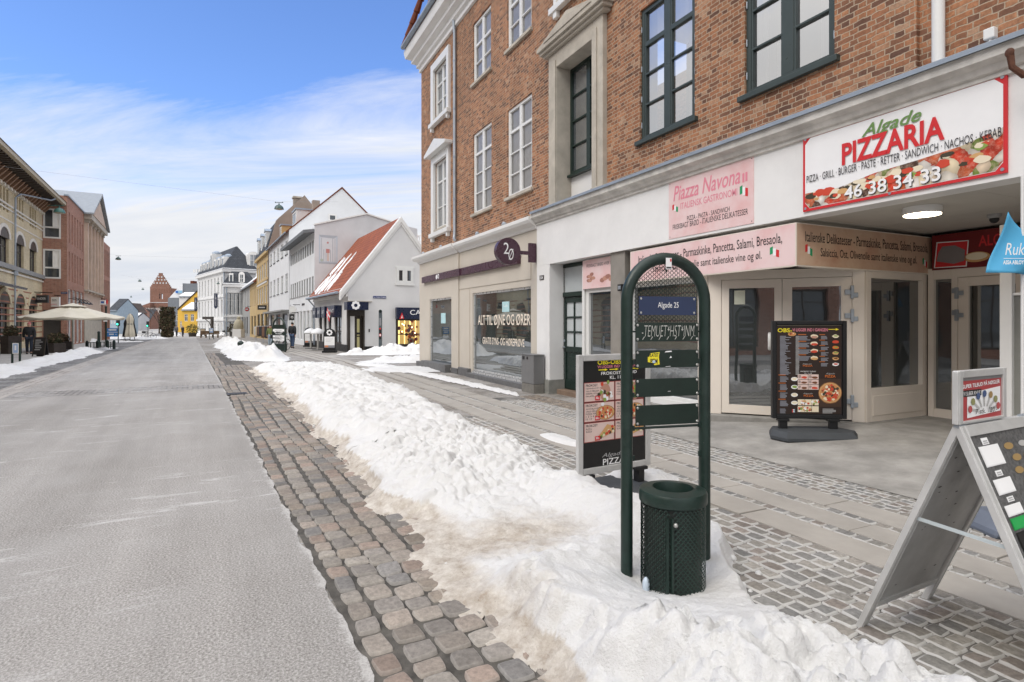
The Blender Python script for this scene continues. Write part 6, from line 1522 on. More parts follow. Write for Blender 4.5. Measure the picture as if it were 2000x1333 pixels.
m.quad((X0, 0, -1), (X0, 10, -1), (X0, 10, zeY), (X0, 0, zeY), YBRICK); m.quad((X1, 10, -1), (X1, 0, -1), (X1, 0, zeY), (X1, 10, zeY), YBRICK); m.quad((X1, 10, -1), (X0, 10, -1), (X0, 10, zeY), (X1, 10, zeY), YBRICK); m.build('wall', yb)
for xs_, za, zb_, rows_ in ((fw1, z0, z1, (.66,)), (gcol, gz0, gz1, (.72,))):
    for (a, b) in xs_: add_window(yb, a, b, za, zb_, WINDK, GLF, .14, .07, .1, 2, rows_, .06)
wins_row(yb, trio, at0, at1, YBRICK, GLF, .14, 1, (), .05)
for (a, b) in fw1 + gcol:
    m = MB(); zt_ = z1 if (a, b) in fw1 else gz1; cx = (a + b) / 2; r_ = (b - a) / 2; mt = STW if (a, b) in fw1 else YBRICK; n_ = 8
    for k in range(n_):          # segmental arch over each opening
        w0, w1 = math.pi * k / n_, math.pi * (k + 1) / n_
        ri, ro_ = r_ * 1.02, r_ * 1.38; sq = .62
        m.prism([(cx + ri * math.cos(w0), zt_ - .25 + ri * sq * math.sin(w0)), (cx + ro_ * math.cos(w0), zt_ - .25 + ro_ * sq * math.sin(w0)), (cx + ro_ * math.cos(w1), zt_ - .25 + ro_ * sq * math.sin(w1)), (cx + ri * math.cos(w1), zt_ - .25 + ri * sq * math.sin(w1))], -.05, .02, mt if (k % 2 or mt is YBRICK) else STW)
    m.prism([(cx + r_ * 1.02 * math.cos(math.pi * k / 8), zt_ - .25 + r_ * .63 * math.sin(math.pi * k / 8)) for k in range(9)], -.01, .1, WINDK)
    m.build('window_arch', yb)
m = MB()
for (py, dz, mt, out) in ((446, .12, STW, .08), (452, .10, STW, .05), (470, .10, STW, .03), (546, .30, pm('grey_string_course', (.28, .28, .27)), .2), (552, .12, STW, .1), (400, .12, STW, .05)): z = lz(82, py); m.box(X0, X1 + .05, -out, 0, z, z + dz, mt)
for k in range(9): z = lz(82, 660) + k * .42; m.box(X0, X1 + .02, -.012, 0, z, z + .09, RST)
m.build('string_course', yb)
m = MB(); m.box(X0, X1 + .9, -1.35, 0, zeY - .02, zeY + .10, pm('eave_boards', (.20, .19, .18))); m.box(X0, X1 + 1.0, -1.55, -1.3, zeY - .05, zeY + .25, pm('eave_fascia', (.42, .36, .26)))
x = X0 + .3
while x < X1 + .8: m.box(x, x + .14, -1.3, 0, zeY - .16, zeY - .021, WINDK); x += .55
x = X0 + .5
while x < X1: m.prism([(0, zeY - .9), (-.15, zeY - .85), (-.7, zeY - .18), (0, zeY - .18)], x, x + .22, pm('bracket_brown', (.22, .13, .08)), 'x'); m.box(x - .05, x + .27, -.2, 0, zeY - .95, zeY - .75, STW); x += .8
m.build('eave', yb)
m = MB(); m.prism([(-1.6, zeY + .2), (5, zeY + 3.4), (11, zeY + .2)], X0, X1 + 1.0, DTILE, 'x'); ro = m.build('roof', yb); set_uv(ro, lambda c: (c.x, c.z * 1.6))
m = MB(); m.tube([(lx(62), -1.4, zeY - .15), (lx(60), -1.2, zeY - .35), (lx(27), -.35, zeY - .9), (lx(24.5), -.15, zeY - 1.2), (lx(24.5), -.12, -.3)], .06, STEEL, 8); m.cyl((lx(24.5), -.13, lz(24, 538)), (lx(24.5), -.13, lz(24, 530)), .17, STEEL, n=8); m.build('downpipe', yb, True)
m = MB(); m.prism([(-1.1, lz(8, 566)), (0, lz(8, 557)), (0, lz(8, 552)), (-1.15, lz(8, 562))], X0 + 4, lx(10), C_NAVY, 'x'); m.build('awning', yb)
# street lamp on the eave corner, hanging shop signs
p = LP.w(X1 - .2, -1.0)
def dome_lamp(name, label, loc, dia, arm=None, glow=False, mat=None, group=None):
    e_ = empty(name, loc, 0, label, 'street lamp', group); mt = mat or pm('lamp_green_metal', (.04, .075, .068), .35, .15); m = MB(); r_ = dia / 2
    m.lathe([(r_ * .12, r_ * 1.05), (r_ * .16, r_ * .85), (r_ * .5, r_ * .72), (r_ * .82, r_ * .42), (r_ * .98, 0), (r_ * 1.0, -.12 * r_), (r_ * .9, -.12 * r_)], (0, 0, 0), mt, 20); m.build('shade', e_, True)
    m = MB(); m.lathe([(r_ * .85, -.10 * r_), (r_ * .6, -.25 * r_), (r_ * .05, -.32 * r_)], (0, 0, 0), pm('lamp_lens', (.35, .32, .25), .3), 16); m.build('lens', e_, True)
    m = MB(); m.box(-r_ * .9, r_ * .9, -.02, .02, r_ * 1.25, r_ * 1.35, mt); m.cyl((0, 0, r_), (0, 0, r_ * 1.3), r_ * .07, mt); m.cyl((-r_ * .8, 0, r_ * 1.3), (-r_ * .8, 0, r_ * 1.5), .02, mt); m.cyl((r_ * .8, 0, r_ * 1.3), (r_ * .8, 0, r_ * 1.5), .02, mt)
    if arm: m.tube([(0, 0, r_ * 1.3), arm], .03, mt, 6)
    m.build('bracket', e_); return e_
pl_ = PX(116, 415, 43.5); dome_lamp('street_lamp', 'green dome lamp hanging under the eave corner of the yellow brick building', pl_, .76, (-1.2, .4, .6), mat=pm('verdigris_lamp', (.06, .16, .14), .4, .2))

# ---------- red brick office, neoclassical hall, last brick block on the left
LBo = S2(56.5, -9.5); LB = Pl(tuple(LBo), tuple(T2)); LS_ = Pl(tuple(LBo), tuple(RR2))
rb = LB.root('red_brick_office', 'modern red brick office with large white framed windows on its end wall', 'building')
xe = LB.x(164); zt = LB.z(131, 383)
rows_ = [(LB.z(134, 474), LB.z(134, 414)), (LB.z(134, 549), LB.z(134, 491))]; nar = spread(.35, xe - .1, 6, .55); gsh = spread(.3, xe - .2, 4, 1.7)
m = MB(); wallgrid(m, 0, xe, -1, zt, [q for r_ in rows_ for q in hz_(nar, *r_)] + hz_(gsh, -.2, LB.z(134, 640) + 3.2), RBRICK, 0, .25)
m.M = Matrix.Rotation(R(-90), 4, 'Z')      # end wall facing the camera
big = [(LS_.x(84), LS_.x(119), LS_.z(119, 467), LS_.z(119, 409)), (LS_.x(84), LS_.x(119), LS_.z(119, 545), LS_.z(119, 488)), (LS_.x(84), LS_.x(119), -.3, LS_.z(119, 606))]
wallgrid(m, -9, 0, -1, zt, big, RBRICK, 0, .15); m.M = None
m.quad((0, 0, zt), (xe, 0, zt), (xe, 9, zt), (0, 9, zt), SLATE); m.quad((xe, 9, -1), (xe, 0, -1), (xe, 0, zt), (xe, 9, zt), RBRICK); m.build('wall', rb)
box_part(rb, 'coping', (-.1, xe + .1, -.1, .2, zt, zt + .12, ZINC))
for r_ in rows_: wins_row(rb, nar, r_[0], r_[1], WHITE, GLP, .12, 1, (.3,), .07)
wins_row(rb, gsh, -.2, LB.z(134, 640) + 3.2, WHITE, GLP, .1, 1, (.75,), .08)
MR = Matrix.Rotation(R(-90), 4, 'Z')
for (a, b, z0, z1) in big[:2]:
    m = MB(); m.M = MR; grid_frame(m, a, b, z0, z1, WHITE, -.02, .12, .12, 1, ((.37, .12),), .1); o = m.build('window', rb); m = MB(); m.M = MR; m.rect(a, b, z0, z1, GLF, .06); m.build('pane', o)
    m = MB(); m.M = MR; m.rect(b - .55, b - .12, z0 + (z1 - z0) * .4, z1 - .12, BLIND, .055); m.build('curtain', o)
m = MB(); m.M = MR; a, b, z0, z1 = big[2]; m.rect(a, b, z0, z1, INTERIOR, .14); m.build('shop_opening', rb)
m = MB()
for k in range(4): x = .6 + k * 1.9; m.tube([(x, 0, LB.z(140, 590) + .2), (x, -.5, LB.z(140, 590) + .3), (x, -.8, LB.z(140, 590) + .05)], .03, BLACK, 6); m.lathe([(.02, .2), (.2, 0)], (x, -.8, LB.z(140, 590) - .12), BLACK, 8, False)
m.build('wall_lamp', rb)
nh = LB.root('neoclassical_hall', 'brown stone hall with pilasters and a grey pedimented roof', 'building')
x0, x1 = LB.x(164.4), LB.x(197.5); zc = LB.z(166, 425); ap = LB.z(187, 391)
cols_ = spread(x0 + 1, x1 - .6, 5, .9); rws = [(LB.z(175, 520), LB.z(175, 470)), (LB.z(175, 566), LB.z(175, 528))]
m = MB(); wallgrid(m, x0, x1, -1, zc, [q for r_ in rws for q in hz_(cols_, *r_)] + hz_(spread(x0 + .5, x1 - .5, 4, 1.6), -.3, LB.z(175, 615)), SANDST, 0, .3)
m.quad((x0, 0, -1), (x0, 12, -1), (x0, 12, zc), (x0, 0, zc), RBRICK); m.quad((x1, 12, -1), (x1, 0, -1), (x1, 0, zc), (x1, 12, zc), RBRICK); m.build('wall', nh)
for r_ in rws: wins_row(nh, cols_, r_[0], r_[1], WINDK, GLF, .15, 2, (.66,), .08)
wins_row(nh, spread(x0 + .5, x1 - .5, 4, 1.6), -.3, LB.z(175, 615), STONE, GLP, .15, 2, (.8,), .1)
m = MB()
for k in range(6): x = x0 + .25 + (x1 - x0 - .9) * k / 5; m.box(x, x + .42, -.28, 0, rws[1][0] - .5, zc - .5, SANDST); m.box(x - .1, x + .52, -.36, 0, zc - .5, zc - .2, STONE)
m.build('pilaster', nh)
box_part(nh, 'cornice', (x0 - .2, x1 + .2, -.6, 0, zc - .2, zc + .25, STONE)); box_part(nh, 'string_course', (x0, x1, -.35, 0, LB.z(175, 572), LB.z(175, 569), STONE)); box_part(nh, 'plinth', (x0 - .05, x1, -.06, 0, -.5, LB.z(175, 606), STONE))
m = MB(); xm_ = (x0 + x1) / 2; m.prism([(x0 - .3, zc + .25), (x1 + .3, zc + .25), (xm_, ap)], -.5, .2, STONE); m.prism([(x0 + .8, zc + .45), (x1 - .8, zc + .45), (xm_, ap - .6)], -.56, -.5, SANDST); m.build('pediment', nh)
m = MB(); m.prism([(x0 - .5, zc + .2), (xm_, ap + .15), (x1 + .5, zc + .2), (x1 + .5, zc + .35), (xm_, ap + .4), (x0 - .5, zc + .35)], -.8, 10, pm('lead_roof', (.25, .27, .29), .5, .1)); ro = m.build('roof', nh)
box_part(ro, 'skylight', (x0 + 2, x0 + 4, 4, 6, zc + 2, zc + 3.4, WHITE))
m = MB(); m.cyl((x0 + 2.2, 7, zc), (x0 + 2.2, 7, LB.z(166, 308)), .05, WHITEW, n=6); m.build('flagpole', nh)
l3 = LB.root('brick_block', 'last red brick block of the left row with long vertical window strips', 'building')
x0, x1 = LB.x(197.8), LB.x(212); zt = LB.z(205, 477); sl = spread(x0 + .3, x1 - .2, 6, .5); rws = [(LB.z(205, 540), LB.z(205, 490)), (LB.z(205, 590), LB.z(205, 548))]
m = MB(); wallgrid(m, x0, x1, -1, zt, [q for r_ in rws for q in hz_(sl, *r_)] + hz_(spread(x0 + .4, x1 - .4, 3, 1.6), -.3, LB.z(205, 618)), RBRICK, -.15, .3); m.quad((x0, -.15, -1), (x0, 10, -1), (x0, 10, zt), (x0, -.15, zt), RBRICK); m.quad((x1, 10, -1), (x1, -.15, -1), (x1, -.15, zt), (x1, 10, zt), RBRICK); m.quad((x0, -.15, zt), (x1, -.15, zt), (x1, 10, zt), (x0, 10, zt), SLATE); m.build('wall', l3)
for r_ in rws: wins_row(l3, sl, r_[0], r_[1], WINDK, GLF, .0, 1, (.5,), .06)
wins_row(l3, spread(x0 + .4, x1 - .4, 3, 1.6), -.3, LB.z(205, 618), WINDK, GLF, .0, 1, (.8,), .08)
box_part(l3, 'roof_plant', (x0 + .5, x1 - .1, .5, 5, zt, zt + 1.6, SLATE))
# red brick front opposite the shops, unseen beyond the left edge, added for the shop glass to reflect
ob = LP.root('brick_building', 'unseen red brick building added across the street for the shop glass to reflect', 'building')
cols_ = spread(-14, 21.5, 9, 1.5); body(ob, -14, 21.9, 10, 8.2, RBRICK, hz_(cols_, 5.3, 7.3) + hz_(spread(-14, 21.5, 9, 2.6), .4, 3.3), 11.5, DTILE, over=.5)
wins_row(ob, cols_, 5.3, 7.3, WHITE, GLP, .1, 2, (.66,), .08); wins_row(ob, spread(-14, 21.5, 9, 2.6), .4, 3.3, WINDK, GLF, .15, 2, (.75,), .1)
# ---------------------------------------------------------------- street furniture in front
def chipped(name, col):
    t = NT(name); n = t.noise(7, 6, .7); c = t.ramp(n, [(.3, sc(col, .75)), (.7, sc(col, 1.5))])
    c = t.mix(t.ramp(t.noise(34, 4, .75), [(.70, 0.0), (.735, .6)]), c, (.20, .21, .20))                       # chips and salt
    c = t.mix(t.ramp(t.noise(2.2, 7, .75), [(.56, 0.0), (.80, .22)]), c, (.16, .17, .16))                     # dried road film
    t.bump(n, .05, .01); return t.done(c, t.ramp(n, [(.3, .28), (.7, .5)]), .45)
GRN = chipped('park_green_paint', (.010, .0235, .0185))
GRNP = pm('park_green_board', (.012, .024, .018), .42, .2, 5)
def arch_pts(r, h, n=20, w=None):
    """posts and round top: from (-r,0) up, over, down to (r,0)"""
    pts = [(-r, 0, 0), (-r, 0, h * .3), (-r, 0, h * .6)]
    pts += [(-r * math.cos(math.pi * k / n), 0, h - r + r * math.sin(math.pi * k / n)) for k in range(n + 1)]
    return pts + [(r, 0, h * .6), (r, 0, h * .3), (r, 0, 0)]
def lattice(x0, x1, z0, z1, inside, mat, cw=.030, chh=.0125, wd=.0032, y=0.0):
    m = MB(); rows = int((z1 - z0) / chh)
    for r in range(rows):
        z = z0 + r * chh; k = 0; x = x0 + (cw / 2 if r % 2 else 0)
        while x < x1:
            for (xa, xb, za, zb) in ((x, x + cw / 2, z, z + chh), (x + cw / 2, x + cw, z + chh, z)):
                if inside(xa, za) and inside(xb, zb):
                    m.add([(xa, y - .002, za - wd), (xb, y + .002, zb - wd), (xb, y + .003, zb + wd), (xa, y - .003, za + wd)], [(0, 1, 2, 3)], mat)
            x += cw
    return m
PL_, PR_ = Vector((.694, 3.50)), Vector((1.211, 3.64))
rl = (PR_ - PL_); rr_ = rl.length / 2; HP = Pl(PL_, rl)
st = empty('information_stand', ((PL_ + PR_) / 2).to_3d(), math.atan2(rl.y, rl.x), 'dark green arched information stand with blue street plate and sprayed boards, in the near snow', 'stand')
Ht = 1.95; pr_ = .036
m = MB(); m.tube(arch_pts(rr_, Ht), pr_, GRN, 18); m.build('arch_frame', st, True)
def hx(px): return HP.x(px) - rr_
ri = rr_ - pr_
def ins(x, z):
    zc = Ht - rr_
    return z > 1.50 and abs(x) < ri and (z < zc or x * x + (z - zc) ** 2 < (ri + .004) ** 2)
lattice(-ri, ri, 1.50, Ht - pr_, ins, GRNP).build('mesh_screen', st)
m = MB(); m.tube([(-ri, 0, 1.50), (ri, 0, 1.50)], .006, GRNP, 6); m.cyl((0, 0, Ht - pr_ - .05), (0, 0, Ht - pr_), .006, GRNP); m.build('screen_rail', st)
z0p, z1p = HP.z(1300, 616), HP.z(1300, 580)
def bolt(m, x, z): m.sphere((x, -.018, z), .0085, pm('bolt_head', (.45, .45, .43), .35, metal=.6), 8, 5, (1, .5, 1))
m = MB(); m.box(-.196, .196, -.020, -.014, z0p, z1p, mono('enamel_navy', (.022, .034, .085), .2)); m.text('Algade 25', -.070, .072, z0p + .035, z1p - .034, C_WHT, -.0215)
for (x, z) in ((-.182, z0p + .014), (.182, z0p + .014), (-.182, z1p - .014), (.182, z1p - .014)): bolt(m, x, z)
m.build('street_plate', st)
for k, (pa, pb_) in enumerate(((631, 667), (684, 718), (739, 774), (790, 829))):
    z0, z1 = HP.z(1300, pb_), HP.z(1300, pa)
    m = MB(); m.box(-.215, .215, -.014, -.008, z0, z1, GRNP)
    for (x, z) in ((-.204, z0 + .014), (.204, z0 + .014), (-.204, z1 - .014), (.204, z1 - .014)): bolt(m, x, z)
    if k == 0:
        m.text("-TEMUET*HST*INM.", -.175, .190, z0 + .030, z1 - .012, mono('chalk', (.62, .62, .58)), -.0165, .22, -.022)
        random.seed(2)
        for q in range(7): x = -.16 + q * .055; m.add([(x, -.0166, z0 + .03), (x + .004, -.0166, z0 + .03), (x - .010, -.0166, z0 + .010), (x - .012, -.0166, z0 + .012)], [(0, 1, 2, 3)], mono('chalk', (.62, .62, .58)))
    if k == 1:
        yy = -.0155; m.poly([(-.135, z1 - .040), (-.125, z1 - .040), (-.120, z1 - .018), (-.055, z1 - .012), (-.06, z1 - .04), (-.055, z0 + .02), (-.09, z0 + .016), (-.10, z0 + .030), (-.135, z0 + .036)], C_YEL, yy)
        m.text('PLATIST', -.128, -.062, z1 - .040, z1 - .018, C_INK, yy - .001, .2, .02); m.text('PEM', -.118, -.070, z0 + .024, z0 + .056, C_INK, yy - .001, 0, .02); m.rect(-.104, -.085, z0 + .03, z0 + .045, mono('sticker_blue', (.45, .6, .75)), yy - .0015)
        for (a, b, c_, d_) in ((-.02, .03, z1 - .014, z1 - .004), (.012, .028, z1 - .05, z1 - .036), (-.018, .022, z0 + .004, z0 + .009)): m.poly([(a, c_), (b, c_ + .003), (b - .005, d_), (a + .008, d_ - .002)], C_WHT, yy)
    if k == 2: m.poly([(0, z0 + .028), (.022, z0 + .029), (.018, z0 + .034), (.002, z0 + .032)], C_GREYT, -.0155)
    m.build('board', st)
m = MB(); m.tube([(-ri - .01, 0, HP.z(1300, 834)), (ri + .01, 0, HP.z(1300, 834))], .008, GRN, 8); m.build('cross_rod', st)
m = MB()
for s_ in (-1, 1):
    for z in (.72, .9, 1.1, 1.3): m.box(s_ * ri - .012, s_ * ri + .012, -.012, .0, z, z + .03, GRN)
m.build('lug', st)
m = MB(); m.M = Matrix.Translation((-.005, -pr_ - .001, Ht - .035)); m.rect(-.02, .02, -.035, .035, C_WHT, 0); m.rect(-.016, .016, -.03, -.02, C_INK, -.001); m.rect(.008, .018, .012, .03, C_RED, -.001); m.build('sticker', st)
# litter bin
bc = Vector((.945, 3.40))
lb = empty('litter_bin', (bc.x, bc.y, .0), math.atan2(rl.y, rl.x), 'dark green perforated litter bin with open lid, fixed between the posts of the near stand', 'bin')
br = .183
m = MB(); m.lathe([(br * .9, -.12), (br * .9, .50)], (0, 0, 0), pm('bin_liner', (.02, .026, .023), .5, .3, 8), 40, True); m.build('liner', lb, True)
m = MB(); nC = 42; rows = 40; MESHG = pm('bin_mesh_green', (.022, .046, .037), .3, .2, 6); zb0, zb1 = -.1, .515
for r in range(rows):
    z = zb0 + (zb1 - zb0) * r / rows; dz = (zb1 - zb0) / rows
    for k in range(nC):
        w0 = 2 * math.pi * (k + (.5 if r % 2 else 0)) / nC; w1 = w0 + math.pi / nC; w2 = w0 + 2 * math.pi / nC
        if -2.25 < w0 - 2 * math.pi * (w0 > math.pi) < -2.12: continue
        for (wa, wb_, za, zb_) in ((w0, w1, z, z + dz), (w1, w2, z + dz, z)):
            h = .0042
            m.add([(br * .985 * math.cos(wa), br * .985 * math.sin(wa), za - h), (br * 1.01 * math.cos(wb_), br * 1.01 * math.sin(wb_), zb_ - h) if za < zb_ else (br * .985 * math.cos(wb_), br * .985 * math.sin(wb_), zb_ - h), (br * 1.015 * math.cos(wb_), br * 1.015 * math.sin(wb_), zb_ + h), (br * .99 * math.cos(wa), br * .99 * math.sin(wa), za + h)], [(0, 1, 2, 3)], MESHG)
m.build('mesh_body', lb)
m = MB(); m.lathe([(br * 1.0, .505), (br * 1.06, .512), (br * 1.07, .525), (br * 1.07, .562), (br * 1.03, .578), (br * .64, .590), (br * .62, .582), (br * .60, .50)], (0, 0, 0), GRN, 48, False); m.build('lid', lb, True, ang=30)
m = MB(); w = -2.19
for dw in (-.075, .075): a = w + dw; m.box(br * 1.0 * math.cos(a) - .007, br * 1.0 * math.cos(a) + .007, br * 1.0 * math.sin(a) - .007, br * 1.0 * math.sin(a) + .007, -.1, .46, GRN)
m.build('door_edge', lb)
m = MB(); a = -2.02; m.sphere((br * 1.01 * math.cos(a), br * 1.01 * math.sin(a), .425), .014, pm('bolt_head', (.45, .45, .43)), 10, 6); m.build('lock', lb, True)
m = MB(); m.box(-.05, .05, br * .9, br * .9 + .035, .1, .4, GRN); m.build('bracket', lb)
m = MB(); m.sphere((-br * 1.0, -br * .1, .04), .05, pm('thin_plastic_bag', (.50, .58, .66), .25, .1), 10, 7, (.45, .45, 1)); m.build('plastic_bag', lb, True)

# ---------------------------------------------------------------- boards with menus
ALU = pm('brushed_aluminium', (.58, .58, .57), .36, .14, 5, metal=.3, grime=.3)
def lines(m, x0, x1, z1, n, dz, mat, y, h=.5, j=.4):
    for k in range(n): m.rect(x0, x0 + (x1 - x0) * random.uniform(1 - j, 1), z1 - dz * (k + 1), z1 - dz * (k + 1) + dz * h, mat, y)
def pizza(m, cx, cz, r, y, sq=1.0, n=26):
    m.disc(cx, cz, r, mono('crust_dark', (.30, .13, .05)), y, r * sq, 24, .02); m.disc(cx, cz, r * .95, CRUST, y - .0003, r * sq * .93, 24, .02); m.disc(cx, cz, r * .84, mono('pizza_top', (.58, .26, .10)), y - .0006, r * sq * .82, 22, .04)
    for k in range(n): w = random.uniform(0, 6.28); q = r * math.sqrt(random.random()) * .74; m.disc(cx + q * math.cos(w), cz + q * sq * math.sin(w), r * random.uniform(.07, .14), random.choice([TOM, CHEESE, CHEESE, OLIVE, TOM, C_BROWN]), y - .0009 - .00008 * k, None, 8, .15)
# silver framed lunch board behind the stand
yl, yr_ = 5.0, 5.42; a_ = Vector((.125 / 1.0 * 1.0 * (125 / 125), 0)); pA = Vector(((1127 - 1000) / F * yl, yl)); pB = Vector(((1268 - 1000) / F * yr_, yr_)); BP = Pl(pA, pB - pA); wB_ = (pB - pA).length
lbz0, lbz1 = BP.z(1130, 930), BP.z(1127, 694)
bd = empty('menu_board', (pA.x, pA.y, 0), math.atan2((pB - pA).y, (pB - pA).x), 'silver framed lunch menu board standing behind the green information stand', 'sign board')
m = MB(); fwd = .055
m.box(0, fwd, -.02, .02, lbz0, lbz1, ALU); m.box(wB_ - fwd, wB_, -.02, .02, lbz0, lbz1, ALU); m.box(fwd, wB_ - fwd, -.02, .02, lbz1 - fwd, lbz1, ALU); m.box(fwd, wB_ - fwd, -.02, .02, lbz0, lbz0 + fwd, ALU); m.build('frame', bd, bevel=.006)
m = MB(); m.box(fwd, wB_ - fwd, -.004, .012, lbz0 + fwd, lbz1 - fwd, C_BLK)
def bx_(px): return BP.x(px)
def bz_(py, px=1140): return BP.z(px, py)
m.text('OBS-OBS-OBS', .22, wB_ - .20, bz_(713, 1165), bz_(704, 1165), C_YEL, -.006, 0, .025); m.text('VI LIGGER IND I GANGEN', .22, wB_ - .17, bz_(720, 1165), bz_(714.5, 1165), C_HOT, -.006, 0, .015)
for k in range(4):
    x = .23 + k * .125; z = bz_(723, 1170); m.rect(x, x + .07, z - .004, z + .004, C_YEL, -.006); m.poly([(x + .07, z - .012), (x + .105, z), (x + .07, z + .012)], C_YEL, -.006)
m.text('FROKOST TILBUD', .26, wB_ - .16, bz_(733, 1171), bz_(727, 1171), C_WHT, -.006, 0, .01); m.text('KL. 11-15', .36, wB_ - .28, bz_(741, 1187), bz_(734.5, 1187), C_WHT, -.006, 0, .01)
random.seed(5)
cw_ = (wB_ - 2 * fwd - .03) / 2; zt_ = bz_(747, 1140); rh_ = (zt_ - bz_(866, 1140)) / 3
for r in range(3):
    for c in range(2):
        xa = fwd + .015 + c * cw_; za = zt_ - (r + 1) * rh_; m.rect(xa, xa + cw_ - .006, za, za + rh_ - .006, mono('board_border', (.40, .09, .08)), -.0055); m.rect(xa + .006, xa + cw_ - .012, za + .006, za + rh_ - .012, C_SALMON, -.0065)
        m.text('FROKOST', xa + .02, xa + .15, za + rh_ * .76, za + rh_ * .88, C_INK, -.0075, 0, .01)
        sub = [['HJEMMELAVET PIDE', 'VALG MELLEM', 'KEBAB, KYLLING', 'FALAFEL, SKINKE'], ['ALLE ALM PIZZA', 'VALG MELLEM', 'PIZZA NR.', '1 2 3 4 5', '12 13'], ['PIZZA', 'SLICE']][r]
        for k, tx in enumerate(sub): m.text(tx, xa + .02, xa + .02 + min(.20, .013 * len(tx)), za + rh_ * (.62 - .125 * k), za + rh_ * (.70 - .125 * k), C_INK, -.0075)
        cx, cz = xa + cw_ * .68, za + rh_ * .42
        if r == 1: pizza(m, cx, cz, .105, -.008, .62)
        elif r == 2:
            m.poly([(cx - .12, cz - .07), (cx + .10, cz - .005), (cx + .11, cz + .045), (cx + .02, cz + .07)], CRUST, -.008)
            for k in range(16): u_ = random.random(); m.disc(cx - .10 + .20 * u_, cz - .05 + u_ * random.uniform(.03, .11), .014, random.choice([TOM, TOM, LETT, CHEESE, OLIVE]), -.0083 - .0001 * k, None, 7, .2)
        else:
            m.disc(cx, cz, .06, LOAF, -.008, .08)
            for k in range(18): m.disc(cx + random.gauss(0, .03), cz + random.gauss(0, .04), .018, random.choice([LETT, LETT, C_WHT, C_BROWN, TOM, OLIVE]), -.0083 - .0001 * k, None, 7, .2)
        m.rect(xa + cw_ * .34, xa + cw_ * .5, za + .012, za + .05, C_RED, -.0102); m.text(['35;-', '65;-', '33;-'][r], xa + cw_ * .36, xa + cw_ * .48, za + .019, za + .043, C_WHT, -.0110, 0, .02)
m.text('Algade', .27, .52, bz_(894, 1190), bz_(884, 1190), C_GREYT, -.006, .3, 0); m.text('PIZZA', .28, .53, bz_(907, 1190), bz_(895, 1190), C_WHT, -.006, 0, .012)
m.build('poster', bd)
for x in (.10, wB_ - .12): m = MB(); m.box(x - .035, x + .035, -.03, .05, -.1, lbz0 - .03, BLACK); m.box(x - .07, x + .07, -.04, .06, lbz0 - .03, lbz0, BLACK); m.build('foot', bd, bevel=.006)
m = MB(); m.prism([(-.08, -.02), (wB_ + .02, -.02), (wB_ - .05, .09), (0, .09)], -.28, .32, pm('rubber_base', (.05, .055, .06), .7)); m.build('base', bd, bevel=.02)
# black menu board on its weighted base
pc = PX(1579, 800, 7.42); pe = PX(1652, 800, 7.40); MBP = Pl((PX(1507, 800, 7.46).x, 7.46), (pe.x - PX(1507, 800, 7.46).x, 7.40 - 7.46)); wM = MBP.x(1652)
z0, z1 = MBP.z(1508, 817), MBP.z(1508, 627); zgm = .085; z0 -= zgm; z1 -= zgm
mbd = MBP.root('menu_board', 'black framed takeaway menu board on a wide rubber base at the passage mouth', 'sign board', zgm)
m = MB(); f_ = .05
m.box(0, f_, -.035, .035, z0, z1, BLACK); m.box(wM - f_, wM, -.035, .035, z0, z1, BLACK); m.box(f_, wM - f_, -.035, .035, z1 - f_, z1, BLACK); m.box(f_, wM - f_, -.035, .035, z0, z0 + f_, BLACK); m.build('frame', mbd, bevel=.008)
m = MB(); mw, mh = wM - 2 * f_, z1 - z0 - 2 * f_; m.M = Matrix.Translation((f_, 0, z0 + f_)); m.box(0, mw, -.012, .02, 0, mh, C_BLK)
MDK = mono('menu_brown_black', (.028, .016, .012)); m.rect(.01, mw - .01, .01, mh - .01, MDK, -.0135)
y = -.0155
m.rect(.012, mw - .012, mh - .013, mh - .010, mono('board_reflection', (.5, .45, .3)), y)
m.text('OBS-', .02, .20, mh * .915, mh * .96, C_YEL, y, 0, .02); m.text('VI LIGGER IND I GANGEN', .205, mw * .78, mh * .925, mh * .96, C_HOT, y, 0, .012); m.rect(mw * .79, mw * .90, mh * .945, mh * .951, C_YEL, y); m.poly([(mw * .90, mh * .935), (mw * .95, mh * .948), (mw * .90, mh * .961)], C_YEL, y)
random.seed(8)
TXT = mono('menu_text_grey', (.27, .28, .32)); HEAD = mono('menu_heading', (.40, .12, .03)); c1, c2, c3 = .03, mw * .335, mw * .655
lines(m, c1 + .02, c1 + .16, mh * .88, 34, mh * .0128, TXT, y, .55, .6); lines(m, c1 + .215, c1 + .262, mh * .88, 34, mh * .0128, C_GREYT, y, .5, .15)
for r in range(4): m.rect(c1, c1 + .09, mh * (.435 - .09 * r), mh * (.445 - .09 * r), HEAD, y); lines(m, c1 + .02, c1 + .13, mh * (.428 - .09 * r), 5, mh * .0128, TXT, y, .55, .4); m.disc(c1 + .20, mh * (.395 - .088 * r), .042, C_WHT, y, .026); m.disc(c1 + .20, mh * (.397 - .088 * r), .033, random.choice([LETT, C_BROWN, CHEESE, TOM]), y - .0005, .018, 10, .2)
pizza(m, c1 + .17, mh * .895, .052, y, .5, 10)
lines(m, c1 + .02, c1 + .12, mh * .07, 5, mh * .011, TXT, y); 
for k in range(6): m.rect(c1 + .17 + .013 * (k % 3), c1 + .18 + .013 * (k % 3), mh * (.025 + .02 * (k // 3)), mh * (.04 + .02 * (k // 3)), [C_RED, C_WHT, mono('sticker_blue', (.45, .6, .75))][k % 3], y)
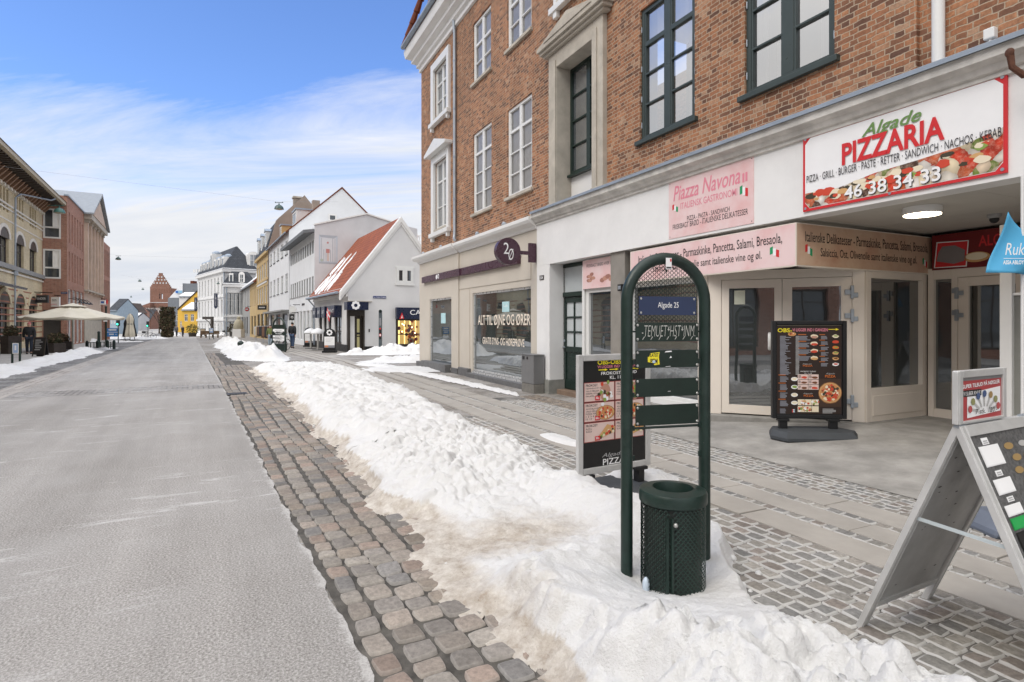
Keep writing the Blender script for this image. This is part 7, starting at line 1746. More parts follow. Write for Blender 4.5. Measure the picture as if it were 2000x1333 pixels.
for r in range(4): m.rect(c2, c2 + .10, mh * (.885 - .075 * r), mh * (.895 - .075 * r), HEAD, y); lines(m, c2 + .01, c2 + .16, mh * (.878 - .075 * r), 4, mh * .0128, TXT, y, .55, .4); m.disc(c2 + .20, mh * (.87 - .08 * r), .046, CHEESE, y, .026, 14, .1); m.disc(c2 + .20, mh * (.862 - .08 * r), .042, random.choice([CRUST, TOM, LOAF]), y - .0005, .016, 12, .1)
m.text('Algade', c2 + .05, c2 + .17, mh * .555, mh * .57, C_GREYT, y, .3); m.text('PIZZA', c2 + .06, c2 + .18, mh * .535, mh * .553, C_ORANGE, y, 0, .01); m.text('FROKOST TILBUD', c2 + .03, c2 + .22, mh * .475, mh * .487, C_WHT, y); m.text('KL. 11-15', c2 + .08, c2 + .17, mh * .455, mh * .466, C_WHT, y)
for r in range(3):
    for c in range(2): xa = c2 - .005 + c * .132; za = mh * (.395 - .058 * r); m.rect(xa, xa + .127, za, za + mh * .053, C_SALMON, y); m.disc(xa + .08, za + .022, .036, random.choice([TOM, CRUST, LETT, C_BROWN]), y - .0005, .016, 10, .2); lines(m, xa + .008, xa + .045, za + mh * .046, 4, .009, C_INK, y - .0004)
m.text('Algade', c2 + .06, c2 + .18, mh * .225, mh * .243, C_GREYT, y, .3); m.text('PIZZA', c2 + .07, c2 + .19, mh * .20, mh * .222, C_ORANGE, y, 0, .01)
for r in range(2):
    for c in range(3): xa = c2 - .005 + c * .088; za = mh * (.105 - .075 * r); m.rect(xa, xa + .084, za, za + mh * .065, CHEESE, y); 
    for k in range(18): m.disc(c2 + random.uniform(.01, .25), mh * (.105 - .075 * r) + random.uniform(.012, .06), .014, random.choice([TOM, LETT, C_BROWN, CRUST, C_WHT]), y - .0004 - .0001 * k, None, 8, .2)
for r in range(6): m.rect(c3, c3 + .07, mh * (.885 - .06 * r), mh * (.894 - .06 * r), HEAD, y); lines(m, c3 + .02, c3 + .12, mh * (.878 - .06 * r), 3, mh * .0128, TXT, y, .55, .4); m.disc(c3 + .20, mh * (.872 - .062 * r), .042, [CHEESE, TOM, C_ORANGE, CRUST, CRUST, C_WHT][r], y, .021, 12, .12); m.disc(c3 + .205, mh * (.875 - .062 * r), .026, random.choice([LETT, C_BROWN, TOM]), y - .0005, .010, 9, .2)
m.text('Algade', c3 + .08, c3 + .19, mh * .445, mh * .467, C_GREYT, y, .3); m.text('PIZZA', c3 + .07, c3 + .20, mh * .415, mh * .442, C_ORANGE, y, 0, .015)
m.rect(c3 - .01, mw - .015, mh * .09, mh * .40, mono('menu_wood', (.055, .03, .02)), y); pizza(m, (c3 + mw) / 2 - .01, mh * .245, .145, y - .001, .95, 60); lines(m, c3 + .04, c3 + .22, mh * .075, 4, mh * .014, C_GREYT, y)
m.build('poster', mbd)
m = MB(); zt_ = z0
for x in (.14, wM - .16): m = MB(); m.box(x - .05, x + .05, -.03, .03, .10, zt_, BLACK); m.box(x - .07, x + .07, -.045, .045, zt_ - .035, zt_, BLACK); m.build('foot', mbd, bevel=.006)
m = MB(); bt = [(-.06, -.12), (.06, -.34), (wM - .02, -.34), (wM + .10, -.12), (wM - .03, .22), (.05, .22)]
n_ = len(bt); vs = [(p[0], p[1], .0) for p in bt] + [(p[0], p[1], .045) for p in bt] + [(wM / 2 + (p[0] - wM / 2) * .93, p[1] * .82 + .0, .115) for p in bt]
fs = [tuple(range(n_ - 1, -1, -1)), tuple(range(2 * n_, 3 * n_))] + [(k * n_ + i, k * n_ + (i + 1) % n_, (k + 1) * n_ + (i + 1) % n_, (k + 1) * n_ + i) for k in range(2) for i in range(n_)]
m.add(vs, fs, pm('rubber_base', (.05, .055, .06), .7)); m.build('base', mbd, bevel=.012)

# ---------------------------------------------------------------- aluminium A-board (right foreground)
ax = Vector((.88, .477)).normalized(); ap_ = Vector((1.971, 2.567)); HB = 1.089; WBo = .67; SPR = .435
ab_ = empty('sandwich_board', (ap_.x, ap_.y, 0), math.atan2(ax.y, ax.x), 'worn aluminium A-board with engraved plate samples and a key offer topper', 'sign board')
GB = pm('scuffed_zinc_sheet', (.42, .42, .41), .45, .2, 3.5, metal=.12, grime=.35)
def leaf(s_):
    """one leaning board: s_=+1 away from the camera, -1 towards it; local frame x along the ridge, z up the slope"""
    sl = math.atan2(SPR, HB); L_ = math.hypot(SPR, HB)
    return Matrix.Translation((0, 0, HB)) @ Matrix.Rotation(s_ * sl, 4, 'X'), L_
for s_ in (1, -1):
    Mx, L_ = leaf(s_)
    m = MB(); m.M = Mx; b0 = -L_ + .13
    m.box(0, .052, -.014, .014, -L_, 0, ALU); m.box(WBo - .052, WBo, -.014, .014, -L_, 0, ALU); m.box(.052, WBo - .052, -.014, .014, -.05, 0, ALU); m.box(.052, WBo - .052, -.014, .014, b0, b0 + .035, ALU)
    for x in (.008, .052 - .010, WBo - .050, WBo - .01): m.box(x, x + .004, -.0165, .0165, -L_, -.002, ALU)
    m.build('frame', ab_, bevel=.004)
    m = MB(); m.M = Mx; m.box(.05, WBo - .05, -.005, .005, b0 + .03, -.045, GB if s_ > 0 else pm('speckled_panel', (.10, .10, .10), .5, .5, 60)); 
    if s_ > 0:
        random.seed(12)
        for k in range(16):
            x, z = random.uniform(.1, .55), random.uniform(b0 + .1, -.1); q = random.uniform(.008, .02); m.poly([(x - q, z), (x, z - q * .3), (x + q, z), (x, z + q * .3)], C_INK, -.0065)
    else:
        y = -.0075
        for (a, b, c_, d_, mt) in ((.09, .27, -.19, -.10, C_WHT), (.09, .25, -.31, -.245, C_WHT), (.09, .235, -.40, -.355, C_WHT), (.09, .235, -.455, -.408, mono('sample_green', (.02, .35, .08))), (.09, .27, -.55, -.465, C_BLK), (.09, .27, -.645, -.575, C_BLK), (.11, .24, -.72, -.675, C_BLK), (.1, .25, -.80, -.74, mono('brass', (.33, .22, .09))), (.1, .3, -.92, -.83, C_BLK)): m.rect(a, b, c_, d_, mt, y); m.rect(a + .004, b - .004, c_ + .004, d_ - .004, mt, y - .002)
        for (c_, t_) in ((-.095, .03), (-.235, .025), (-.345, .022)): m.rect(.14, .20, c_, c_ + t_, C_WHT, y); m.rect(.15, .19, c_ + .012, c_ + .018, C_GREYT, y - .001); m.rect(.148, .192, c_ + .004, c_ + .009, C_GREYT, y - .001)
        for k in range(9): z = -.12 - k * .055; m.disc(.36 + .03 * (k % 2), z, .045 - .002 * k, mono('brass', (.33, .22, .09)), y, .016, 12); m.disc(.50, z, .04, mono('brass', (.33, .22, .09)) if k % 2 else ALU, y, .014, 12)
    m.build('panel', ab_)
m = MB(); 
for x in (.03, WBo - .03): m.cyl((x - .03, 0, HB + .002), (x + .03, 0, HB + .002), .012, STEEL, n=8)
m.build('hinge', ab_, True)
m = MB(); zz_ = HB * .58; yy_ = SPR * (1 - .58); m.add([(.02, yy_ - .01, zz_ + .01), (.02, -yy_ + .01, zz_ - .012), (.02, -yy_ + .01, zz_ - .030), (.02, yy_ - .01, zz_ - .008)], [(0, 1, 2, 3)], pm('stay_strap', (.50, .56, .58), .4)); m.build('stay', ab_)
tw, t0, t1 = .44, HB + .012, HB + .25
m = MB(); fr_ = .032
m.box(0, fr_, -.014, .014, t0, t1, ALU); m.box(tw - fr_, tw, -.014, .014, t0, t1, ALU); m.box(fr_, tw - fr_, -.014, .014, t1 - fr_, t1, ALU); m.box(fr_, tw - fr_, -.014, .014, t0, t0 + .012, ALU); m.box(-.012, .0, -.012, .012, t0, t1 - .002, ALU); o = m.build('topper', ab_, bevel=.003)
m = MB(); y = -.004; m.box(fr_, tw - fr_, y, .006, t0 + .012, t1 - fr_, mono('topper_red', (.42, .055, .06), .35)); w_ = tw - 2 * fr_; h_ = t1 - t0 - fr_ - .012
m.M = Matrix.Translation((fr_, 0, t0 + .012)); m.rect(0, w_, h_ * .92, h_, mono('topper_grey', (.2, .2, .2)), y - .001); m.poly([(w_ * .14, h_ * .05), (w_ * .97, h_ * .12), (w_ * .97, h_ * .72), (w_ * .14, h_ * .62)], C_WHT, y - .001)
m.text('SUPER TILBUD PÅ NØGLER', w_ * .03, w_ * .95, h_ * .74, h_ * .86, C_WHT, y - .002, 0, .02, skew=.03); m.rect(w_ * .01, w_ * .48, h_ * .55, h_ * .70, C_BLK, y - .002); m.text('VI SLIBER KNIVE', w_ * .04, w_ * .45, h_ * .58, h_ * .67, C_WHT, y - .003)
KC = [mono('key_red', (.45, .08, .08)), mono('key_olive', (.28, .28, .12)), mono('key_blue', (.06, .10, .22)), mono('key_blue', (.06, .10, .22)), mono('brass', (.33, .22, .09)), mono('key_olive', (.28, .28, .12)), mono('key_red', (.45, .08, .08))]
for k in range(7):
    w = math.pi * (.93 - .86 * k / 6); cx, cz = w_ * (.55 + .36 * math.cos(w)), h_ * (.16 + .42 * math.sin(w)); ex, ez = w_ * (.55 + .15 * math.cos(w)), h_ * (.16 + .12 * math.sin(w)); nx, nz = -math.sin(w) * .006, math.cos(w) * .006
    m.poly([(cx - nx, cz - nz), (ex - nx, ez - nz), (ex + nx, ez + nz), (cx + nx, cz + nz)], ALU, y - .003); m.disc(cx, cz, .019, KC[k], y - .004, .017, 8)
m.text('7 stk. 120,-', w_ * .32, w_ * .86, h_ * .10, h_ * .24, C_INK, y - .0055, .15)
m.build('offer_sheet', o)
# blue pennant stand behind it
fb = G(1938, 1037); ft = empty('flag_stand', (fb.x, fb.y, 0), 0, 'tall white pole with a small blue locksmith flag and wheeled grey base', 'flag')
px_ = (1997 - 1000) / F * fb.y - fb.x
m = MB(); m.cyl((px_, 0, .1), (px_, 0, 2.65), .011, WHITEW, n=10); m.build('pole', ft, True)
m = MB(); m.prism([(-.14, .0), (.5, .0), (.5, .07), (.42, .13), (.0, .13), (-.12, .06)], -.2, .2, pm('blue_grey_plastic', (.13, .15, .19), .5)); m.build('base', ft, bevel=.03)
m = MB(); m.cyl((-.09, -.215, .03), (-.09, -.245, .03), .035, pm('wheel_grey', (.12, .12, .12)), n=14); m.build('wheel', ft, True)
def fp(px, py): return ((px - 1000) / F * fb.y - fb.x, CAM_H - (py - 632) / F * fb.y)
FB = pm('blue_flag_cloth', (.075, .36, .60), .6, .06, 2)
m = MB(); A_, B_, C_, D_ = fp(1962, 416), fp(2046, 497), fp(2000, 537), fp(1926, 533); N_ = 14; vs = []; fs = []
for i in range(N_ + 1):
    for j in range(N_ + 1):
        u_, v_ = i / N_, j / N_
        x = (1 - u_) * ((1 - v_) * A_[0] + v_ * B_[0]) + u_ * ((1 - v_) * D_[0] + v_ * C_[0]); z = (1 - u_) * ((1 - v_) * A_[1] + v_ * B_[1]) + u_ * ((1 - v_) * D_[1] + v_ * C_[1])
        z += -.02 * math.sin(math.pi * u_) * (1 - v_); vs.append((x + .01 * math.sin(u_ * 6), -.03 + .035 * math.sin(v_ * 5 + u_ * 2), z))
for i in range(N_):
    for j in range(N_): a = i * (N_ + 1) + j; fs.append((a, a + 1, a + N_ + 2, a + N_ + 1))
m.add(vs, fs, FB); cl_ = m.build('flag_cloth', ft, True); sd = cl_.modifiers.new('thick', 'SOLIDIFY'); sd.thickness = .003
m = MB(); a, b = fp(1945, 501), fp(1990, 478); m.text('Ruko', a[0], fp(1994, 0)[0], a[1], b[1], C_WHT, -.082, .25, 0); m.rect(fp(1942, 0)[0], fp(1990, 0)[0], fp(0, 508)[1], fp(0, 507)[1], C_WHT, -.082); m.text('ASSA ABLOY', fp(1941, 0)[0], fp(1981, 0)[0], fp(0, 519)[1], fp(0, 511)[1], C_WHT, -.082, 0, .03); m.build('lettering', ft)

# ---------------------------------------------------------------- people
SKIN = pm('skin', (.52, .30, .22), .6, .05); HAIRD = pm('dark_hair', (.03, .022, .018), .7, .2, 30); HAIRG = pm('grey_hair', (.35, .33, .31), .7, .2, 30); SHOE = pm('dark_shoe', (.02, .018, .018), .5)
def skin_obj(name, nodes, edges, mat, parent, sub=1):
    keys = list(nodes); me = bpy.data.meshes.new(name); me.from_pydata([nodes[k][0] for k in keys], [(keys.index(a), keys.index(b)) for a, b in edges], [])
    o = bpy.data.objects.new(name, me); COL.objects.link(o); sm = o.modifiers.new('skin', 'SKIN'); sm.use_smooth_shade = True
    if not me.skin_vertices: return o
    for i, k in enumerate(keys):
        r_ = nodes[k][1]; me.skin_vertices[0].data[i].radius = r_ if isinstance(r_, tuple) else (r_, r_)
        me.skin_vertices[0].data[i].use_root = (i == 0)
    if sub: o.modifiers.new('sub', 'SUBSURF').levels = sub; o.modifiers['sub'].render_levels = sub
    dg = bpy.context.evaluated_depsgraph_get(); nm = bpy.data.meshes.new_from_object(o.evaluated_get(dg)); o.modifiers.clear(); o.data = nm; bpy.data.meshes.remove(me)
    nm.materials.clear(); nm.materials.append(mat); nm.polygons.foreach_set('use_smooth', [True] * len(nm.polygons)); o.parent = parent; return o
def person(label, loc, H, rz, coat, legs, hair=HAIRD, stride=.12, coat_len=.46, cap=None, scarf=None, group=None, arm=.05):
    """figure facing local -y; heights in units of H"""
    p = empty('person', loc, rz, label, 'person', group); s_ = stride
    def V(x, y, z): return (x * H, y * H, z * H)
    Nn = {'pel': (V(0, 0, .53), .075 * H), 'bel': (V(0, .0, .62), .07 * H), 'che': (V(0, .005, .74), (.085 * H, .065 * H)), 'nec': (V(0, .0, .845), .03 * H), 'hea': (V(0, -.012, .90), (.044 * H, .052 * H)), 'top': (V(0, -.008, .955), (.040 * H, .046 * H)), 'nos': (V(0, -.062, .905), .010 * H)}
    E = [('pel', 'bel'), ('bel', 'che'), ('che', 'nec'), ('nec', 'hea'), ('hea', 'top'), ('hea', 'nos')]
    for sd_, k in ((-1, 'l'), (1, 'r')):
        f_ = s_ * sd_; a_ = -arm * sd_
        Nn.update({'ear' + k: (V(.048 * sd_, 0, .905), .010 * H), 'sho' + k: (V(.105 * sd_, .005, .80), .042 * H), 'elb' + k: (V(.135 * sd_, .02 + a_, .64), .030 * H), 'wri' + k: (V(.14 * sd_, -.02 + a_ * 2, .505), .018 * H), 'pal' + k: (V(.14 * sd_, -.028 + a_ * 2.1, .465), (.012 * H, .022 * H)),
                   'hip' + k: (V(.05 * sd_, 0, .50), .058 * H), 'kne' + k: (V(.055 * sd_, -.5 * f_ - .02, .285), .036 * H), 'ank' + k: (V(.055 * sd_, -f_ * .9 + .02, .05), .023 * H), 'toe' + k: (V(.06 * sd_, -f_ * .9 - .055, .022), .022 * H)})
        E += [('hea', 'ear' + k), ('che', 'sho' + k), ('sho' + k, 'elb' + k), ('elb' + k, 'wri' + k), ('wri' + k, 'pal' + k), ('pel', 'hip' + k), ('hip' + k, 'kne' + k), ('kne' + k, 'ank' + k), ('ank' + k, 'toe' + k)]
        px_, py_, pz_ = Nn['pal' + k][0]
        for q in range(4): Nn['fi%d' % q + k] = ((px_, py_ + (q - 1.5) * .010 * H, pz_ - (.036 + .006 * (q in (1, 2))) * H), .0052 * H); E.append(('pal' + k, 'fi%d' % q + k))
        Nn['thu' + k] = ((px_ - .004 * sd_ * H, py_ - .024 * H, pz_ - .012 * H), .006 * H); E.append(('pal' + k, 'thu' + k))
    skin_obj('body', Nn, E, SKIN, p)
    C = {'che': (V(0, .005, .74), (.105 * H, .08 * H)), 'bel': (V(0, 0, .62), (.095 * H, .078 * H)), 'hem': (V(0, 0, coat_len + .05), (.092 * H, .076 * H)), 'hm2': (V(0, 0, coat_len), (.095 * H, .078 * H)), 'col': (V(0, .004, .84), .048 * H)}
    Ec = [('che', 'bel'), ('bel', 'hem'), ('hem', 'hm2'), ('che', 'col')]
    for k, sd_ in (('l', -1), ('r', 1)):
        for j, r_ in (('sho', .054), ('elb', .043), ('wri', .034)): C[j + k] = (Nn[j + k][0], r_ * H)
        Ec += [('che', 'sho' + k), ('sho' + k, 'elb' + k), ('elb' + k, 'wri' + k)]
    skin_obj('jacket', C, Ec, coat, p)
    T_ = {'pel': (V(0, 0, .52), (.085 * H, .072 * H))}; Et = []
    for k in 'lr':
        for j, r_ in (('hip', .066), ('kne', .048), ('ank', .036)): T_[j + k] = (Nn[j + k][0], r_ * H)
        Et += [('pel', 'hip' + k), ('hip' + k, 'kne' + k), ('kne' + k, 'ank' + k)]
    skin_obj('trousers', T_, Et, legs, p)
    m = MB()
    for k in 'lr':
        a, t = Vector(Nn['ank' + k][0]), Vector(Nn['toe' + k][0]); c_ = (a + t) / 2; m.sphere((c_.x, c_.y, .026 * H), .062 * H, SHOE, 10, 6, (.52, 1.15, .45))
    m.build('shoes', p, True)
    m = MB(); m.sphere(V(0, .008, .945), .052 * H, cap or hair, 12, 8, (.95, 1.05, .85)); 
    if cap: m.sphere(V(0, -.05, .94), .03 * H, cap, 8, 5, (1.2, 1.2, .25))
    m.build('cap' if cap else 'hair', p, True)
    if scarf: m = MB(); m.lathe([(.05 * H, .815 * H), (.062 * H, .84 * H), (.05 * H, .87 * H)], (0, 0, 0), scarf, 12); m.build('scarf', p, True)
    return p
DKCOAT = pm('black_jacket_fabric', (.013, .014, .017), .75, .3, 14); JEAN = pm('blue_jeans', (.045, .075, .14), .85, .15, 20); DJEAN = pm('dark_trousers', (.02, .026, .04), .85, .2, 20); GRYC = pm('grey_coat_fabric', (.09, .09, .10), .85, .2, 14); TANC = pm('brown_coat_fabric', (.14, .085, .05), .85, .2, 14)
person('man in a red cap and black jacket walking beside the yellow building', G(57, 692), 1.78, R(35), DKCOAT, DJEAN, HAIRG, .10, cap=pm('faded_red_cap', (.42, .13, .13), .8))
person('man in a black hooded jacket and jeans walking away past the arched stand', G(571, 680.5), 1.80, R(180), DKCOAT, JEAN, HAIRD, .07, .45)
person('woman in a long dark coat and brown scarf in front of the ochre shops', G(533, 664), 1.68, R(15), DKCOAT, DJEAN, HAIRD, .08, .33, scarf=TANC)
person('person in a grey coat, left one of the distant walking couple', G(345, 658), 1.75, R(185), GRYC, DJEAN, HAIRD, .06, .42)
person('grey haired person in black, right one of the distant walking couple', G(357, 658.5), 1.72, R(175), DKCOAT, DJEAN, HAIRG, .06, .38)
person('person in a dark jacket standing at the brick office shop window', G(154, 665), 1.78, R(100), DKCOAT, GRYC, HAIRD, .04, .42)
person('person in a brown coat standing close behind the dark jacket by the brick office', G(163, 664), 1.70, R(120), TANC, DJEAN, HAIRG, .03, .42)
person('shopper in a grey coat facing the dark shop opening of the brick office', G(90, 669), 1.75, R(150), GRYC, DJEAN, HAIRD, .03, .42)
person('shopper in a brown jacket inside the dark shop opening of the brick office', G(105, 668), 1.75, R(200), TANC, DJEAN, HAIRD, .03, .42)
person('person in a green top standing behind the arched stand', G(528, 677), 1.62, R(20), pm('olive_jumper', (.16, .19, .07), .9, .2), pm('pale_jeans', (.32, .40, .48), .9), HAIRD, .04, .48)

# ---------------------------------------------------------------- parasols, planters, boards on the left
CANV = pm('cream_canvas', (.66, .61, .50), .85, .06, 2); CANVB = pm('black_canvas', (.02, .02, .022), .85, .2)
pb = G(142, 686); Yp = pb.y
zc_ = PX(142, 622, Yp).z - pb.z; zt_ = PX(142, 596, Yp).z - pb.z; hw = 88 / F * Yp
ps = empty('parasol', pb, R(28), 'large open cream parasol with scalloped edge on the left pavement', 'parasol')
m = MB(); m.cyl((0, 0, 0), (0, 0, zt_), .045, pm('parasol_pole', (.45, .47, .42), .5)); m.build('pole', ps, True)
m = MB(); N_ = 64; vs = [(0, 0, zt_)]; fs = []
for ring, (f_, zf) in enumerate(((.25, .80), (.6, .42), (1.0, .10), (1.0, -.08))):
    for k in range(N_):
        w = 2 * math.pi * k / N_; seg = math.pi / 4; q = math.cos(seg / 2) / math.cos((w % seg) - seg / 2); sag = .10 * abs(math.sin((w % seg) / seg * math.pi)) * f_
        z = zc_ + (zt_ - zc_) * zf - (sag if ring < 3 else -.05 * abs(math.sin((w % seg) / seg * math.pi)) * 0 + sag * .6); vs.append((hw * .97 * f_ * q * math.cos(w), hw * .97 * f_ * q * math.sin(w), z))
for k in range(N_): fs.append((0, 1 + k, 1 + (k + 1) % N_))
for r in range(3):
    for k in range(N_): fs.append((1 + r * N_ + k, 1 + (r + 1) * N_ + k, 1 + (r + 1) * N_ + (k + 1) % N_, 1 + r * N_ + (k + 1) % N_))
m.add(vs, fs, CANV); cp = m.build('canopy', ps, True, ang=60); cp.modifiers.new('thick', 'SOLIDIFY').thickness = .02
m = MB(); vs = [(0, 0, zt_ + .12)] + [(.75 * math.cos(2 * math.pi * k / 16), .75 * math.sin(2 * math.pi * k / 16), zt_ - .10) for k in range(16)]; m.add(vs, [(0, 1 + k, 1 + (k + 1) % 16) for k in range(16)], CANV); m.build('vent', ps, True)
m = MB()
for k in range(8): w = 2 * math.pi * k / 8; m.tube([(0, 0, zt_ - .1), (hw * .95 * math.cos(w), hw * .95 * math.sin(w), zc_ + .05)], .02, pm('parasol_pole', (.45, .47, .42)), 6)
m.build('rib', ps); m = MB(); m.box(-.4, .4, -.4, .4, 0, .1, PLINTH); m.build('base', ps, bevel=.02)
def closed_parasol(label, px, py, top, wd, mat, lean=0):
    p = G(px, py); h = (py - top) / F * p.y; w = wd / F * p.y / 2; e_ = empty('closed_parasol', p, 0, label, 'parasol'); m = MB(); m.cyl((0, 0, 0), (lean * .1, 0, h * .3), .04, pm('parasol_pole', (.45, .47, .42))); m.build('pole', e_, True)
    m = MB(); N_ = 24; prof = [(.9, .14), (1.0, .2), (.85, .38), (.6, .62), (.62, .68), (.72, .80), (.45, .93), (.12, 1.0)]; vs = []; fs = []
    for (r_, zf) in prof:
        for k in range(N_): a = 2 * math.pi * k / N_; q = w * r_ * (1 + .16 * math.cos(6 * a)); vs.append((q * math.cos(a) + lean * zf, q * math.sin(a), h * zf))
    for r in range(len(prof) - 1):
        for k in range(N_): fs.append((r * N_ + k, r * N_ + (k + 1) % N_, (r + 1) * N_ + (k + 1) % N_, (r + 1) * N_ + k))
    fs.append(tuple(range(N_ - 1, -1, -1))); fs.append(tuple((len(prof) - 1) * N_ + k for k in range(N_))); m.add(vs, fs, mat); m.build('folded_canopy', e_, True)
    m = MB(); m.lathe([(w * .64, h * .60), (w * .68, h * .615), (w * .64, h * .63)], (lean * .6, 0, 0), PLINTH if mat is CANV else BLACK, 14); m.build('tie_band', e_)
    m = MB(); m.box(-.35, .35, -.35, .35, 0, .08, PLINTH); m.build('base', e_, bevel=.02); return e_
closed_parasol('folded cream parasol tied with a dark band at the square', 254, 666, 613, 17, CANV)
closed_parasol('folded black parasol standing left of the folded cream one', 244, 664, 624, 9, CANVB, .1)
closed_parasol('folded black parasol leaning right of the folded cream one', 263, 665, 614, 10, CANVB, -.35)
def post_sign(name, label, px0, px1, pyb, pyt, pys, fn, posts=True, mat=None):
    p0 = G(px0, pyb); Y = p0.y; wd = (px1 - px0) / F * Y; h = (pyb - pyt) / F * Y; hs = (pyb - pys) / F * Y; e_ = empty(name, p0, 0, label, 'sign'); mt = mat or GRN
    m = MB(); m.cyl((0, 0, 0), (0, 0, h), .04, mt, n=8); m.cyl((wd, 0, 0), (wd, 0, h), .04, mt, n=8); m.build('post', e_)
    m = MB(); m.box(.03, wd - .03, -.03, .0, hs, h - .03, C_WHT); fn(m, wd, hs, h); m.build('panel', e_); return e_
BL = mono('sign_blue', (.03, .12, .42)); BL2 = mono('sign_mid_blue', (.05, .22, .55))
def f1(m, w, a, h): m.rect(.06, w - .06, a + .03, h - .06, mono('sign_pale_blue', (.35, .48, .70)), -.032); m.rect(.12, w - .12, a + (h - a) * .3, a + (h - a) * .72, C_WHT, -.034); m.text('Cafeen', .16, w - .16, a + (h - a) * .38, a + (h - a) * .62, BL, -.036, 0, .02)
post_sign('low_sign', 'small blue and white sign on two green posts in the left snow', 24, 39, 710, 669, 691, f1)
def f2(m, w, a, h):
    m.rect(.03, w - .03, a, h - .03, BL2, -.032); m.rect(.03, w - .03, a + (h - a) * .48, a + (h - a) * .55, C_WHT, -.034); m.poly([(.12, a + (h - a) * .78), (.4, a + (h - a) * .9), (.4, a + (h - a) * .66)], C_WHT, -.034); m.rect(.4, w - .15, a + (h - a) * .70, a + (h - a) * .86, C_WHT, -.034); m.rect(.25, .7, a + (h - a) * .2, a + (h - a) * .34, C_WHT, -.034); m.rect(.85, w - .15, a + (h - a) * .22, a + (h - a) * .3, C_WHT, -.034)
post_sign('direction_sign', 'blue and white direction sign between two posts by the big parasol', 208, 231, 671, 641, 658, f2)
pp = G(207, 676); e_ = empty('green_post', pp, 0, 'tall dark green post right of the big parasol', 'post'); h = 76 / F * pp.y
m = MB(); m.cyl((0, 0, 0), (0, 0, h), .07, GRN, n=10); m.sphere((0, 0, h), .09, GRN, 10, 6); m.build('shaft', e_, True); m = MB(); m.box(-.15, .15, -.09, -.07, h * .62, h * .75, C_WHT); m.build('small_plate', e_)
pp = G(193, 678); e_ = empty('bollard', pp, 0, 'dark green bollard beside the low iron fence', 'bollard'); h = 30 / F * pp.y; m = MB(); m.lathe([(.10, 0), (.09, h * .9), (.11, h * .92), (.08, h), (.01, h + .03)], (0, 0, 0), GRN, 12); m.build('shaft', e_, True)
pp = G(170, 684); e_ = empty('low_fence', pp, R(60), 'short green iron fence around a tree pit in the snow', 'fence'); m = MB()
for k in range(9): m.cyl((k * .2, 0, 0), (k * .2, 0, .5), .025, GRN, n=6)
for k in (0, 3, 6, 8): m.lathe([(.09, 0), (.09, .5), (.06, .58), (.01, .62)], (k * .2, 0, 0), GRN, 10)
for z in (.15, .48): m.cyl((0, 0, z), (1.6, 0, z), .02, GRN, n=6)
m.build('rails', e_)
# chalk board
pp = G(62, 697); wd = 22 / F * pp.y; h = 38 / F * pp.y; e_ = empty('chalk_board', pp, R(8), 'black chalk sandwich board beside the walking man', 'sign board')
m = MB(); m.M = Matrix.Rotation(R(-10), 4, 'X'); m.box(0, wd, 0, .03, .1, h, BLACK); m.box(0, .04, -.01, .04, 0, h + .02, DBRN); m.box(wd - .04, wd, -.01, .04, 0, h + .02, DBRN)
for k, (a, b) in enumerate(((.15, .6), (.15, .75), (.15, .5), (.15, .65), (.2, .7), (.15, .6))): m.rect(wd * a, wd * b, h * (.84 - .10 * k), h * (.87 - .10 * k), C_GREYT, -.003)
m.build('front_panel', e_); m = MB(); m.M = Matrix.Translation((0, .35, 0)) @ Matrix.Rotation(R(10), 4, 'X'); m.box(0, wd, 0, .03, 0, h, BLACK); m.build('rear_panel', e_)
def a_board(label, px0, px1, pyb, pyt, arch=True):
    p0 = G(px0, pyb); Y = p0.y; wd = (px1 - px0) / F * Y; h = (pyb - pyt) / F * Y; e_ = empty('arched_board', p0, R(4), label, 'sign board'); r_ = wd / 2
    out = [(0, 0), (wd, 0), (wd, h - r_)] + [(r_ + r_ * math.cos(math.pi * k / 14), h - r_ + r_ * math.sin(math.pi * k / 14)) for k in range(1, 14)] + [(0, h - r_)]
    m = MB(); m.prism(out, 0, .06, BLACK); m.box(-.03, wd + .03, -.2, .3, 0, .10, BLACK); m.build('frame', e_)
    m = MB(); m.rect(wd * .08, wd * .92, h * .20, h * .66, C_WHT, -.004); m.rect(wd * .08, wd * .92, h * .20, h * .30, mono('sheet_grey', (.25, .25, .27)), -.006); m.rect(wd * .12, wd * .4, h * .22, h * .30, mono('sheet_orange', (.6, .22, .1)), -.008)
    for k in range(3): m.rect(wd * .2, wd * (.8 - .1 * k), h * (.56 - .05 * k), h * (.57 - .05 * k), C_GREYT, -.006)
    for k in range(8): w = k * math.pi / 4; m.disc(r_ + .12 * math.cos(w), h * .83 + .12 * math.sin(w), .055, C_WHT, -.004 - .0004 * k, None, 9)
    m.disc(r_, h * .83, .07, BLACK, -.009, None, 10); m.build('poster', e_); return e_
a_board('black arched board with flower emblem right of the two snowy tables', 631.5, 655, 689, 642)
a_board('black arched board with flower emblem behind the two snowy tables', 594, 613, 677.5, 640)
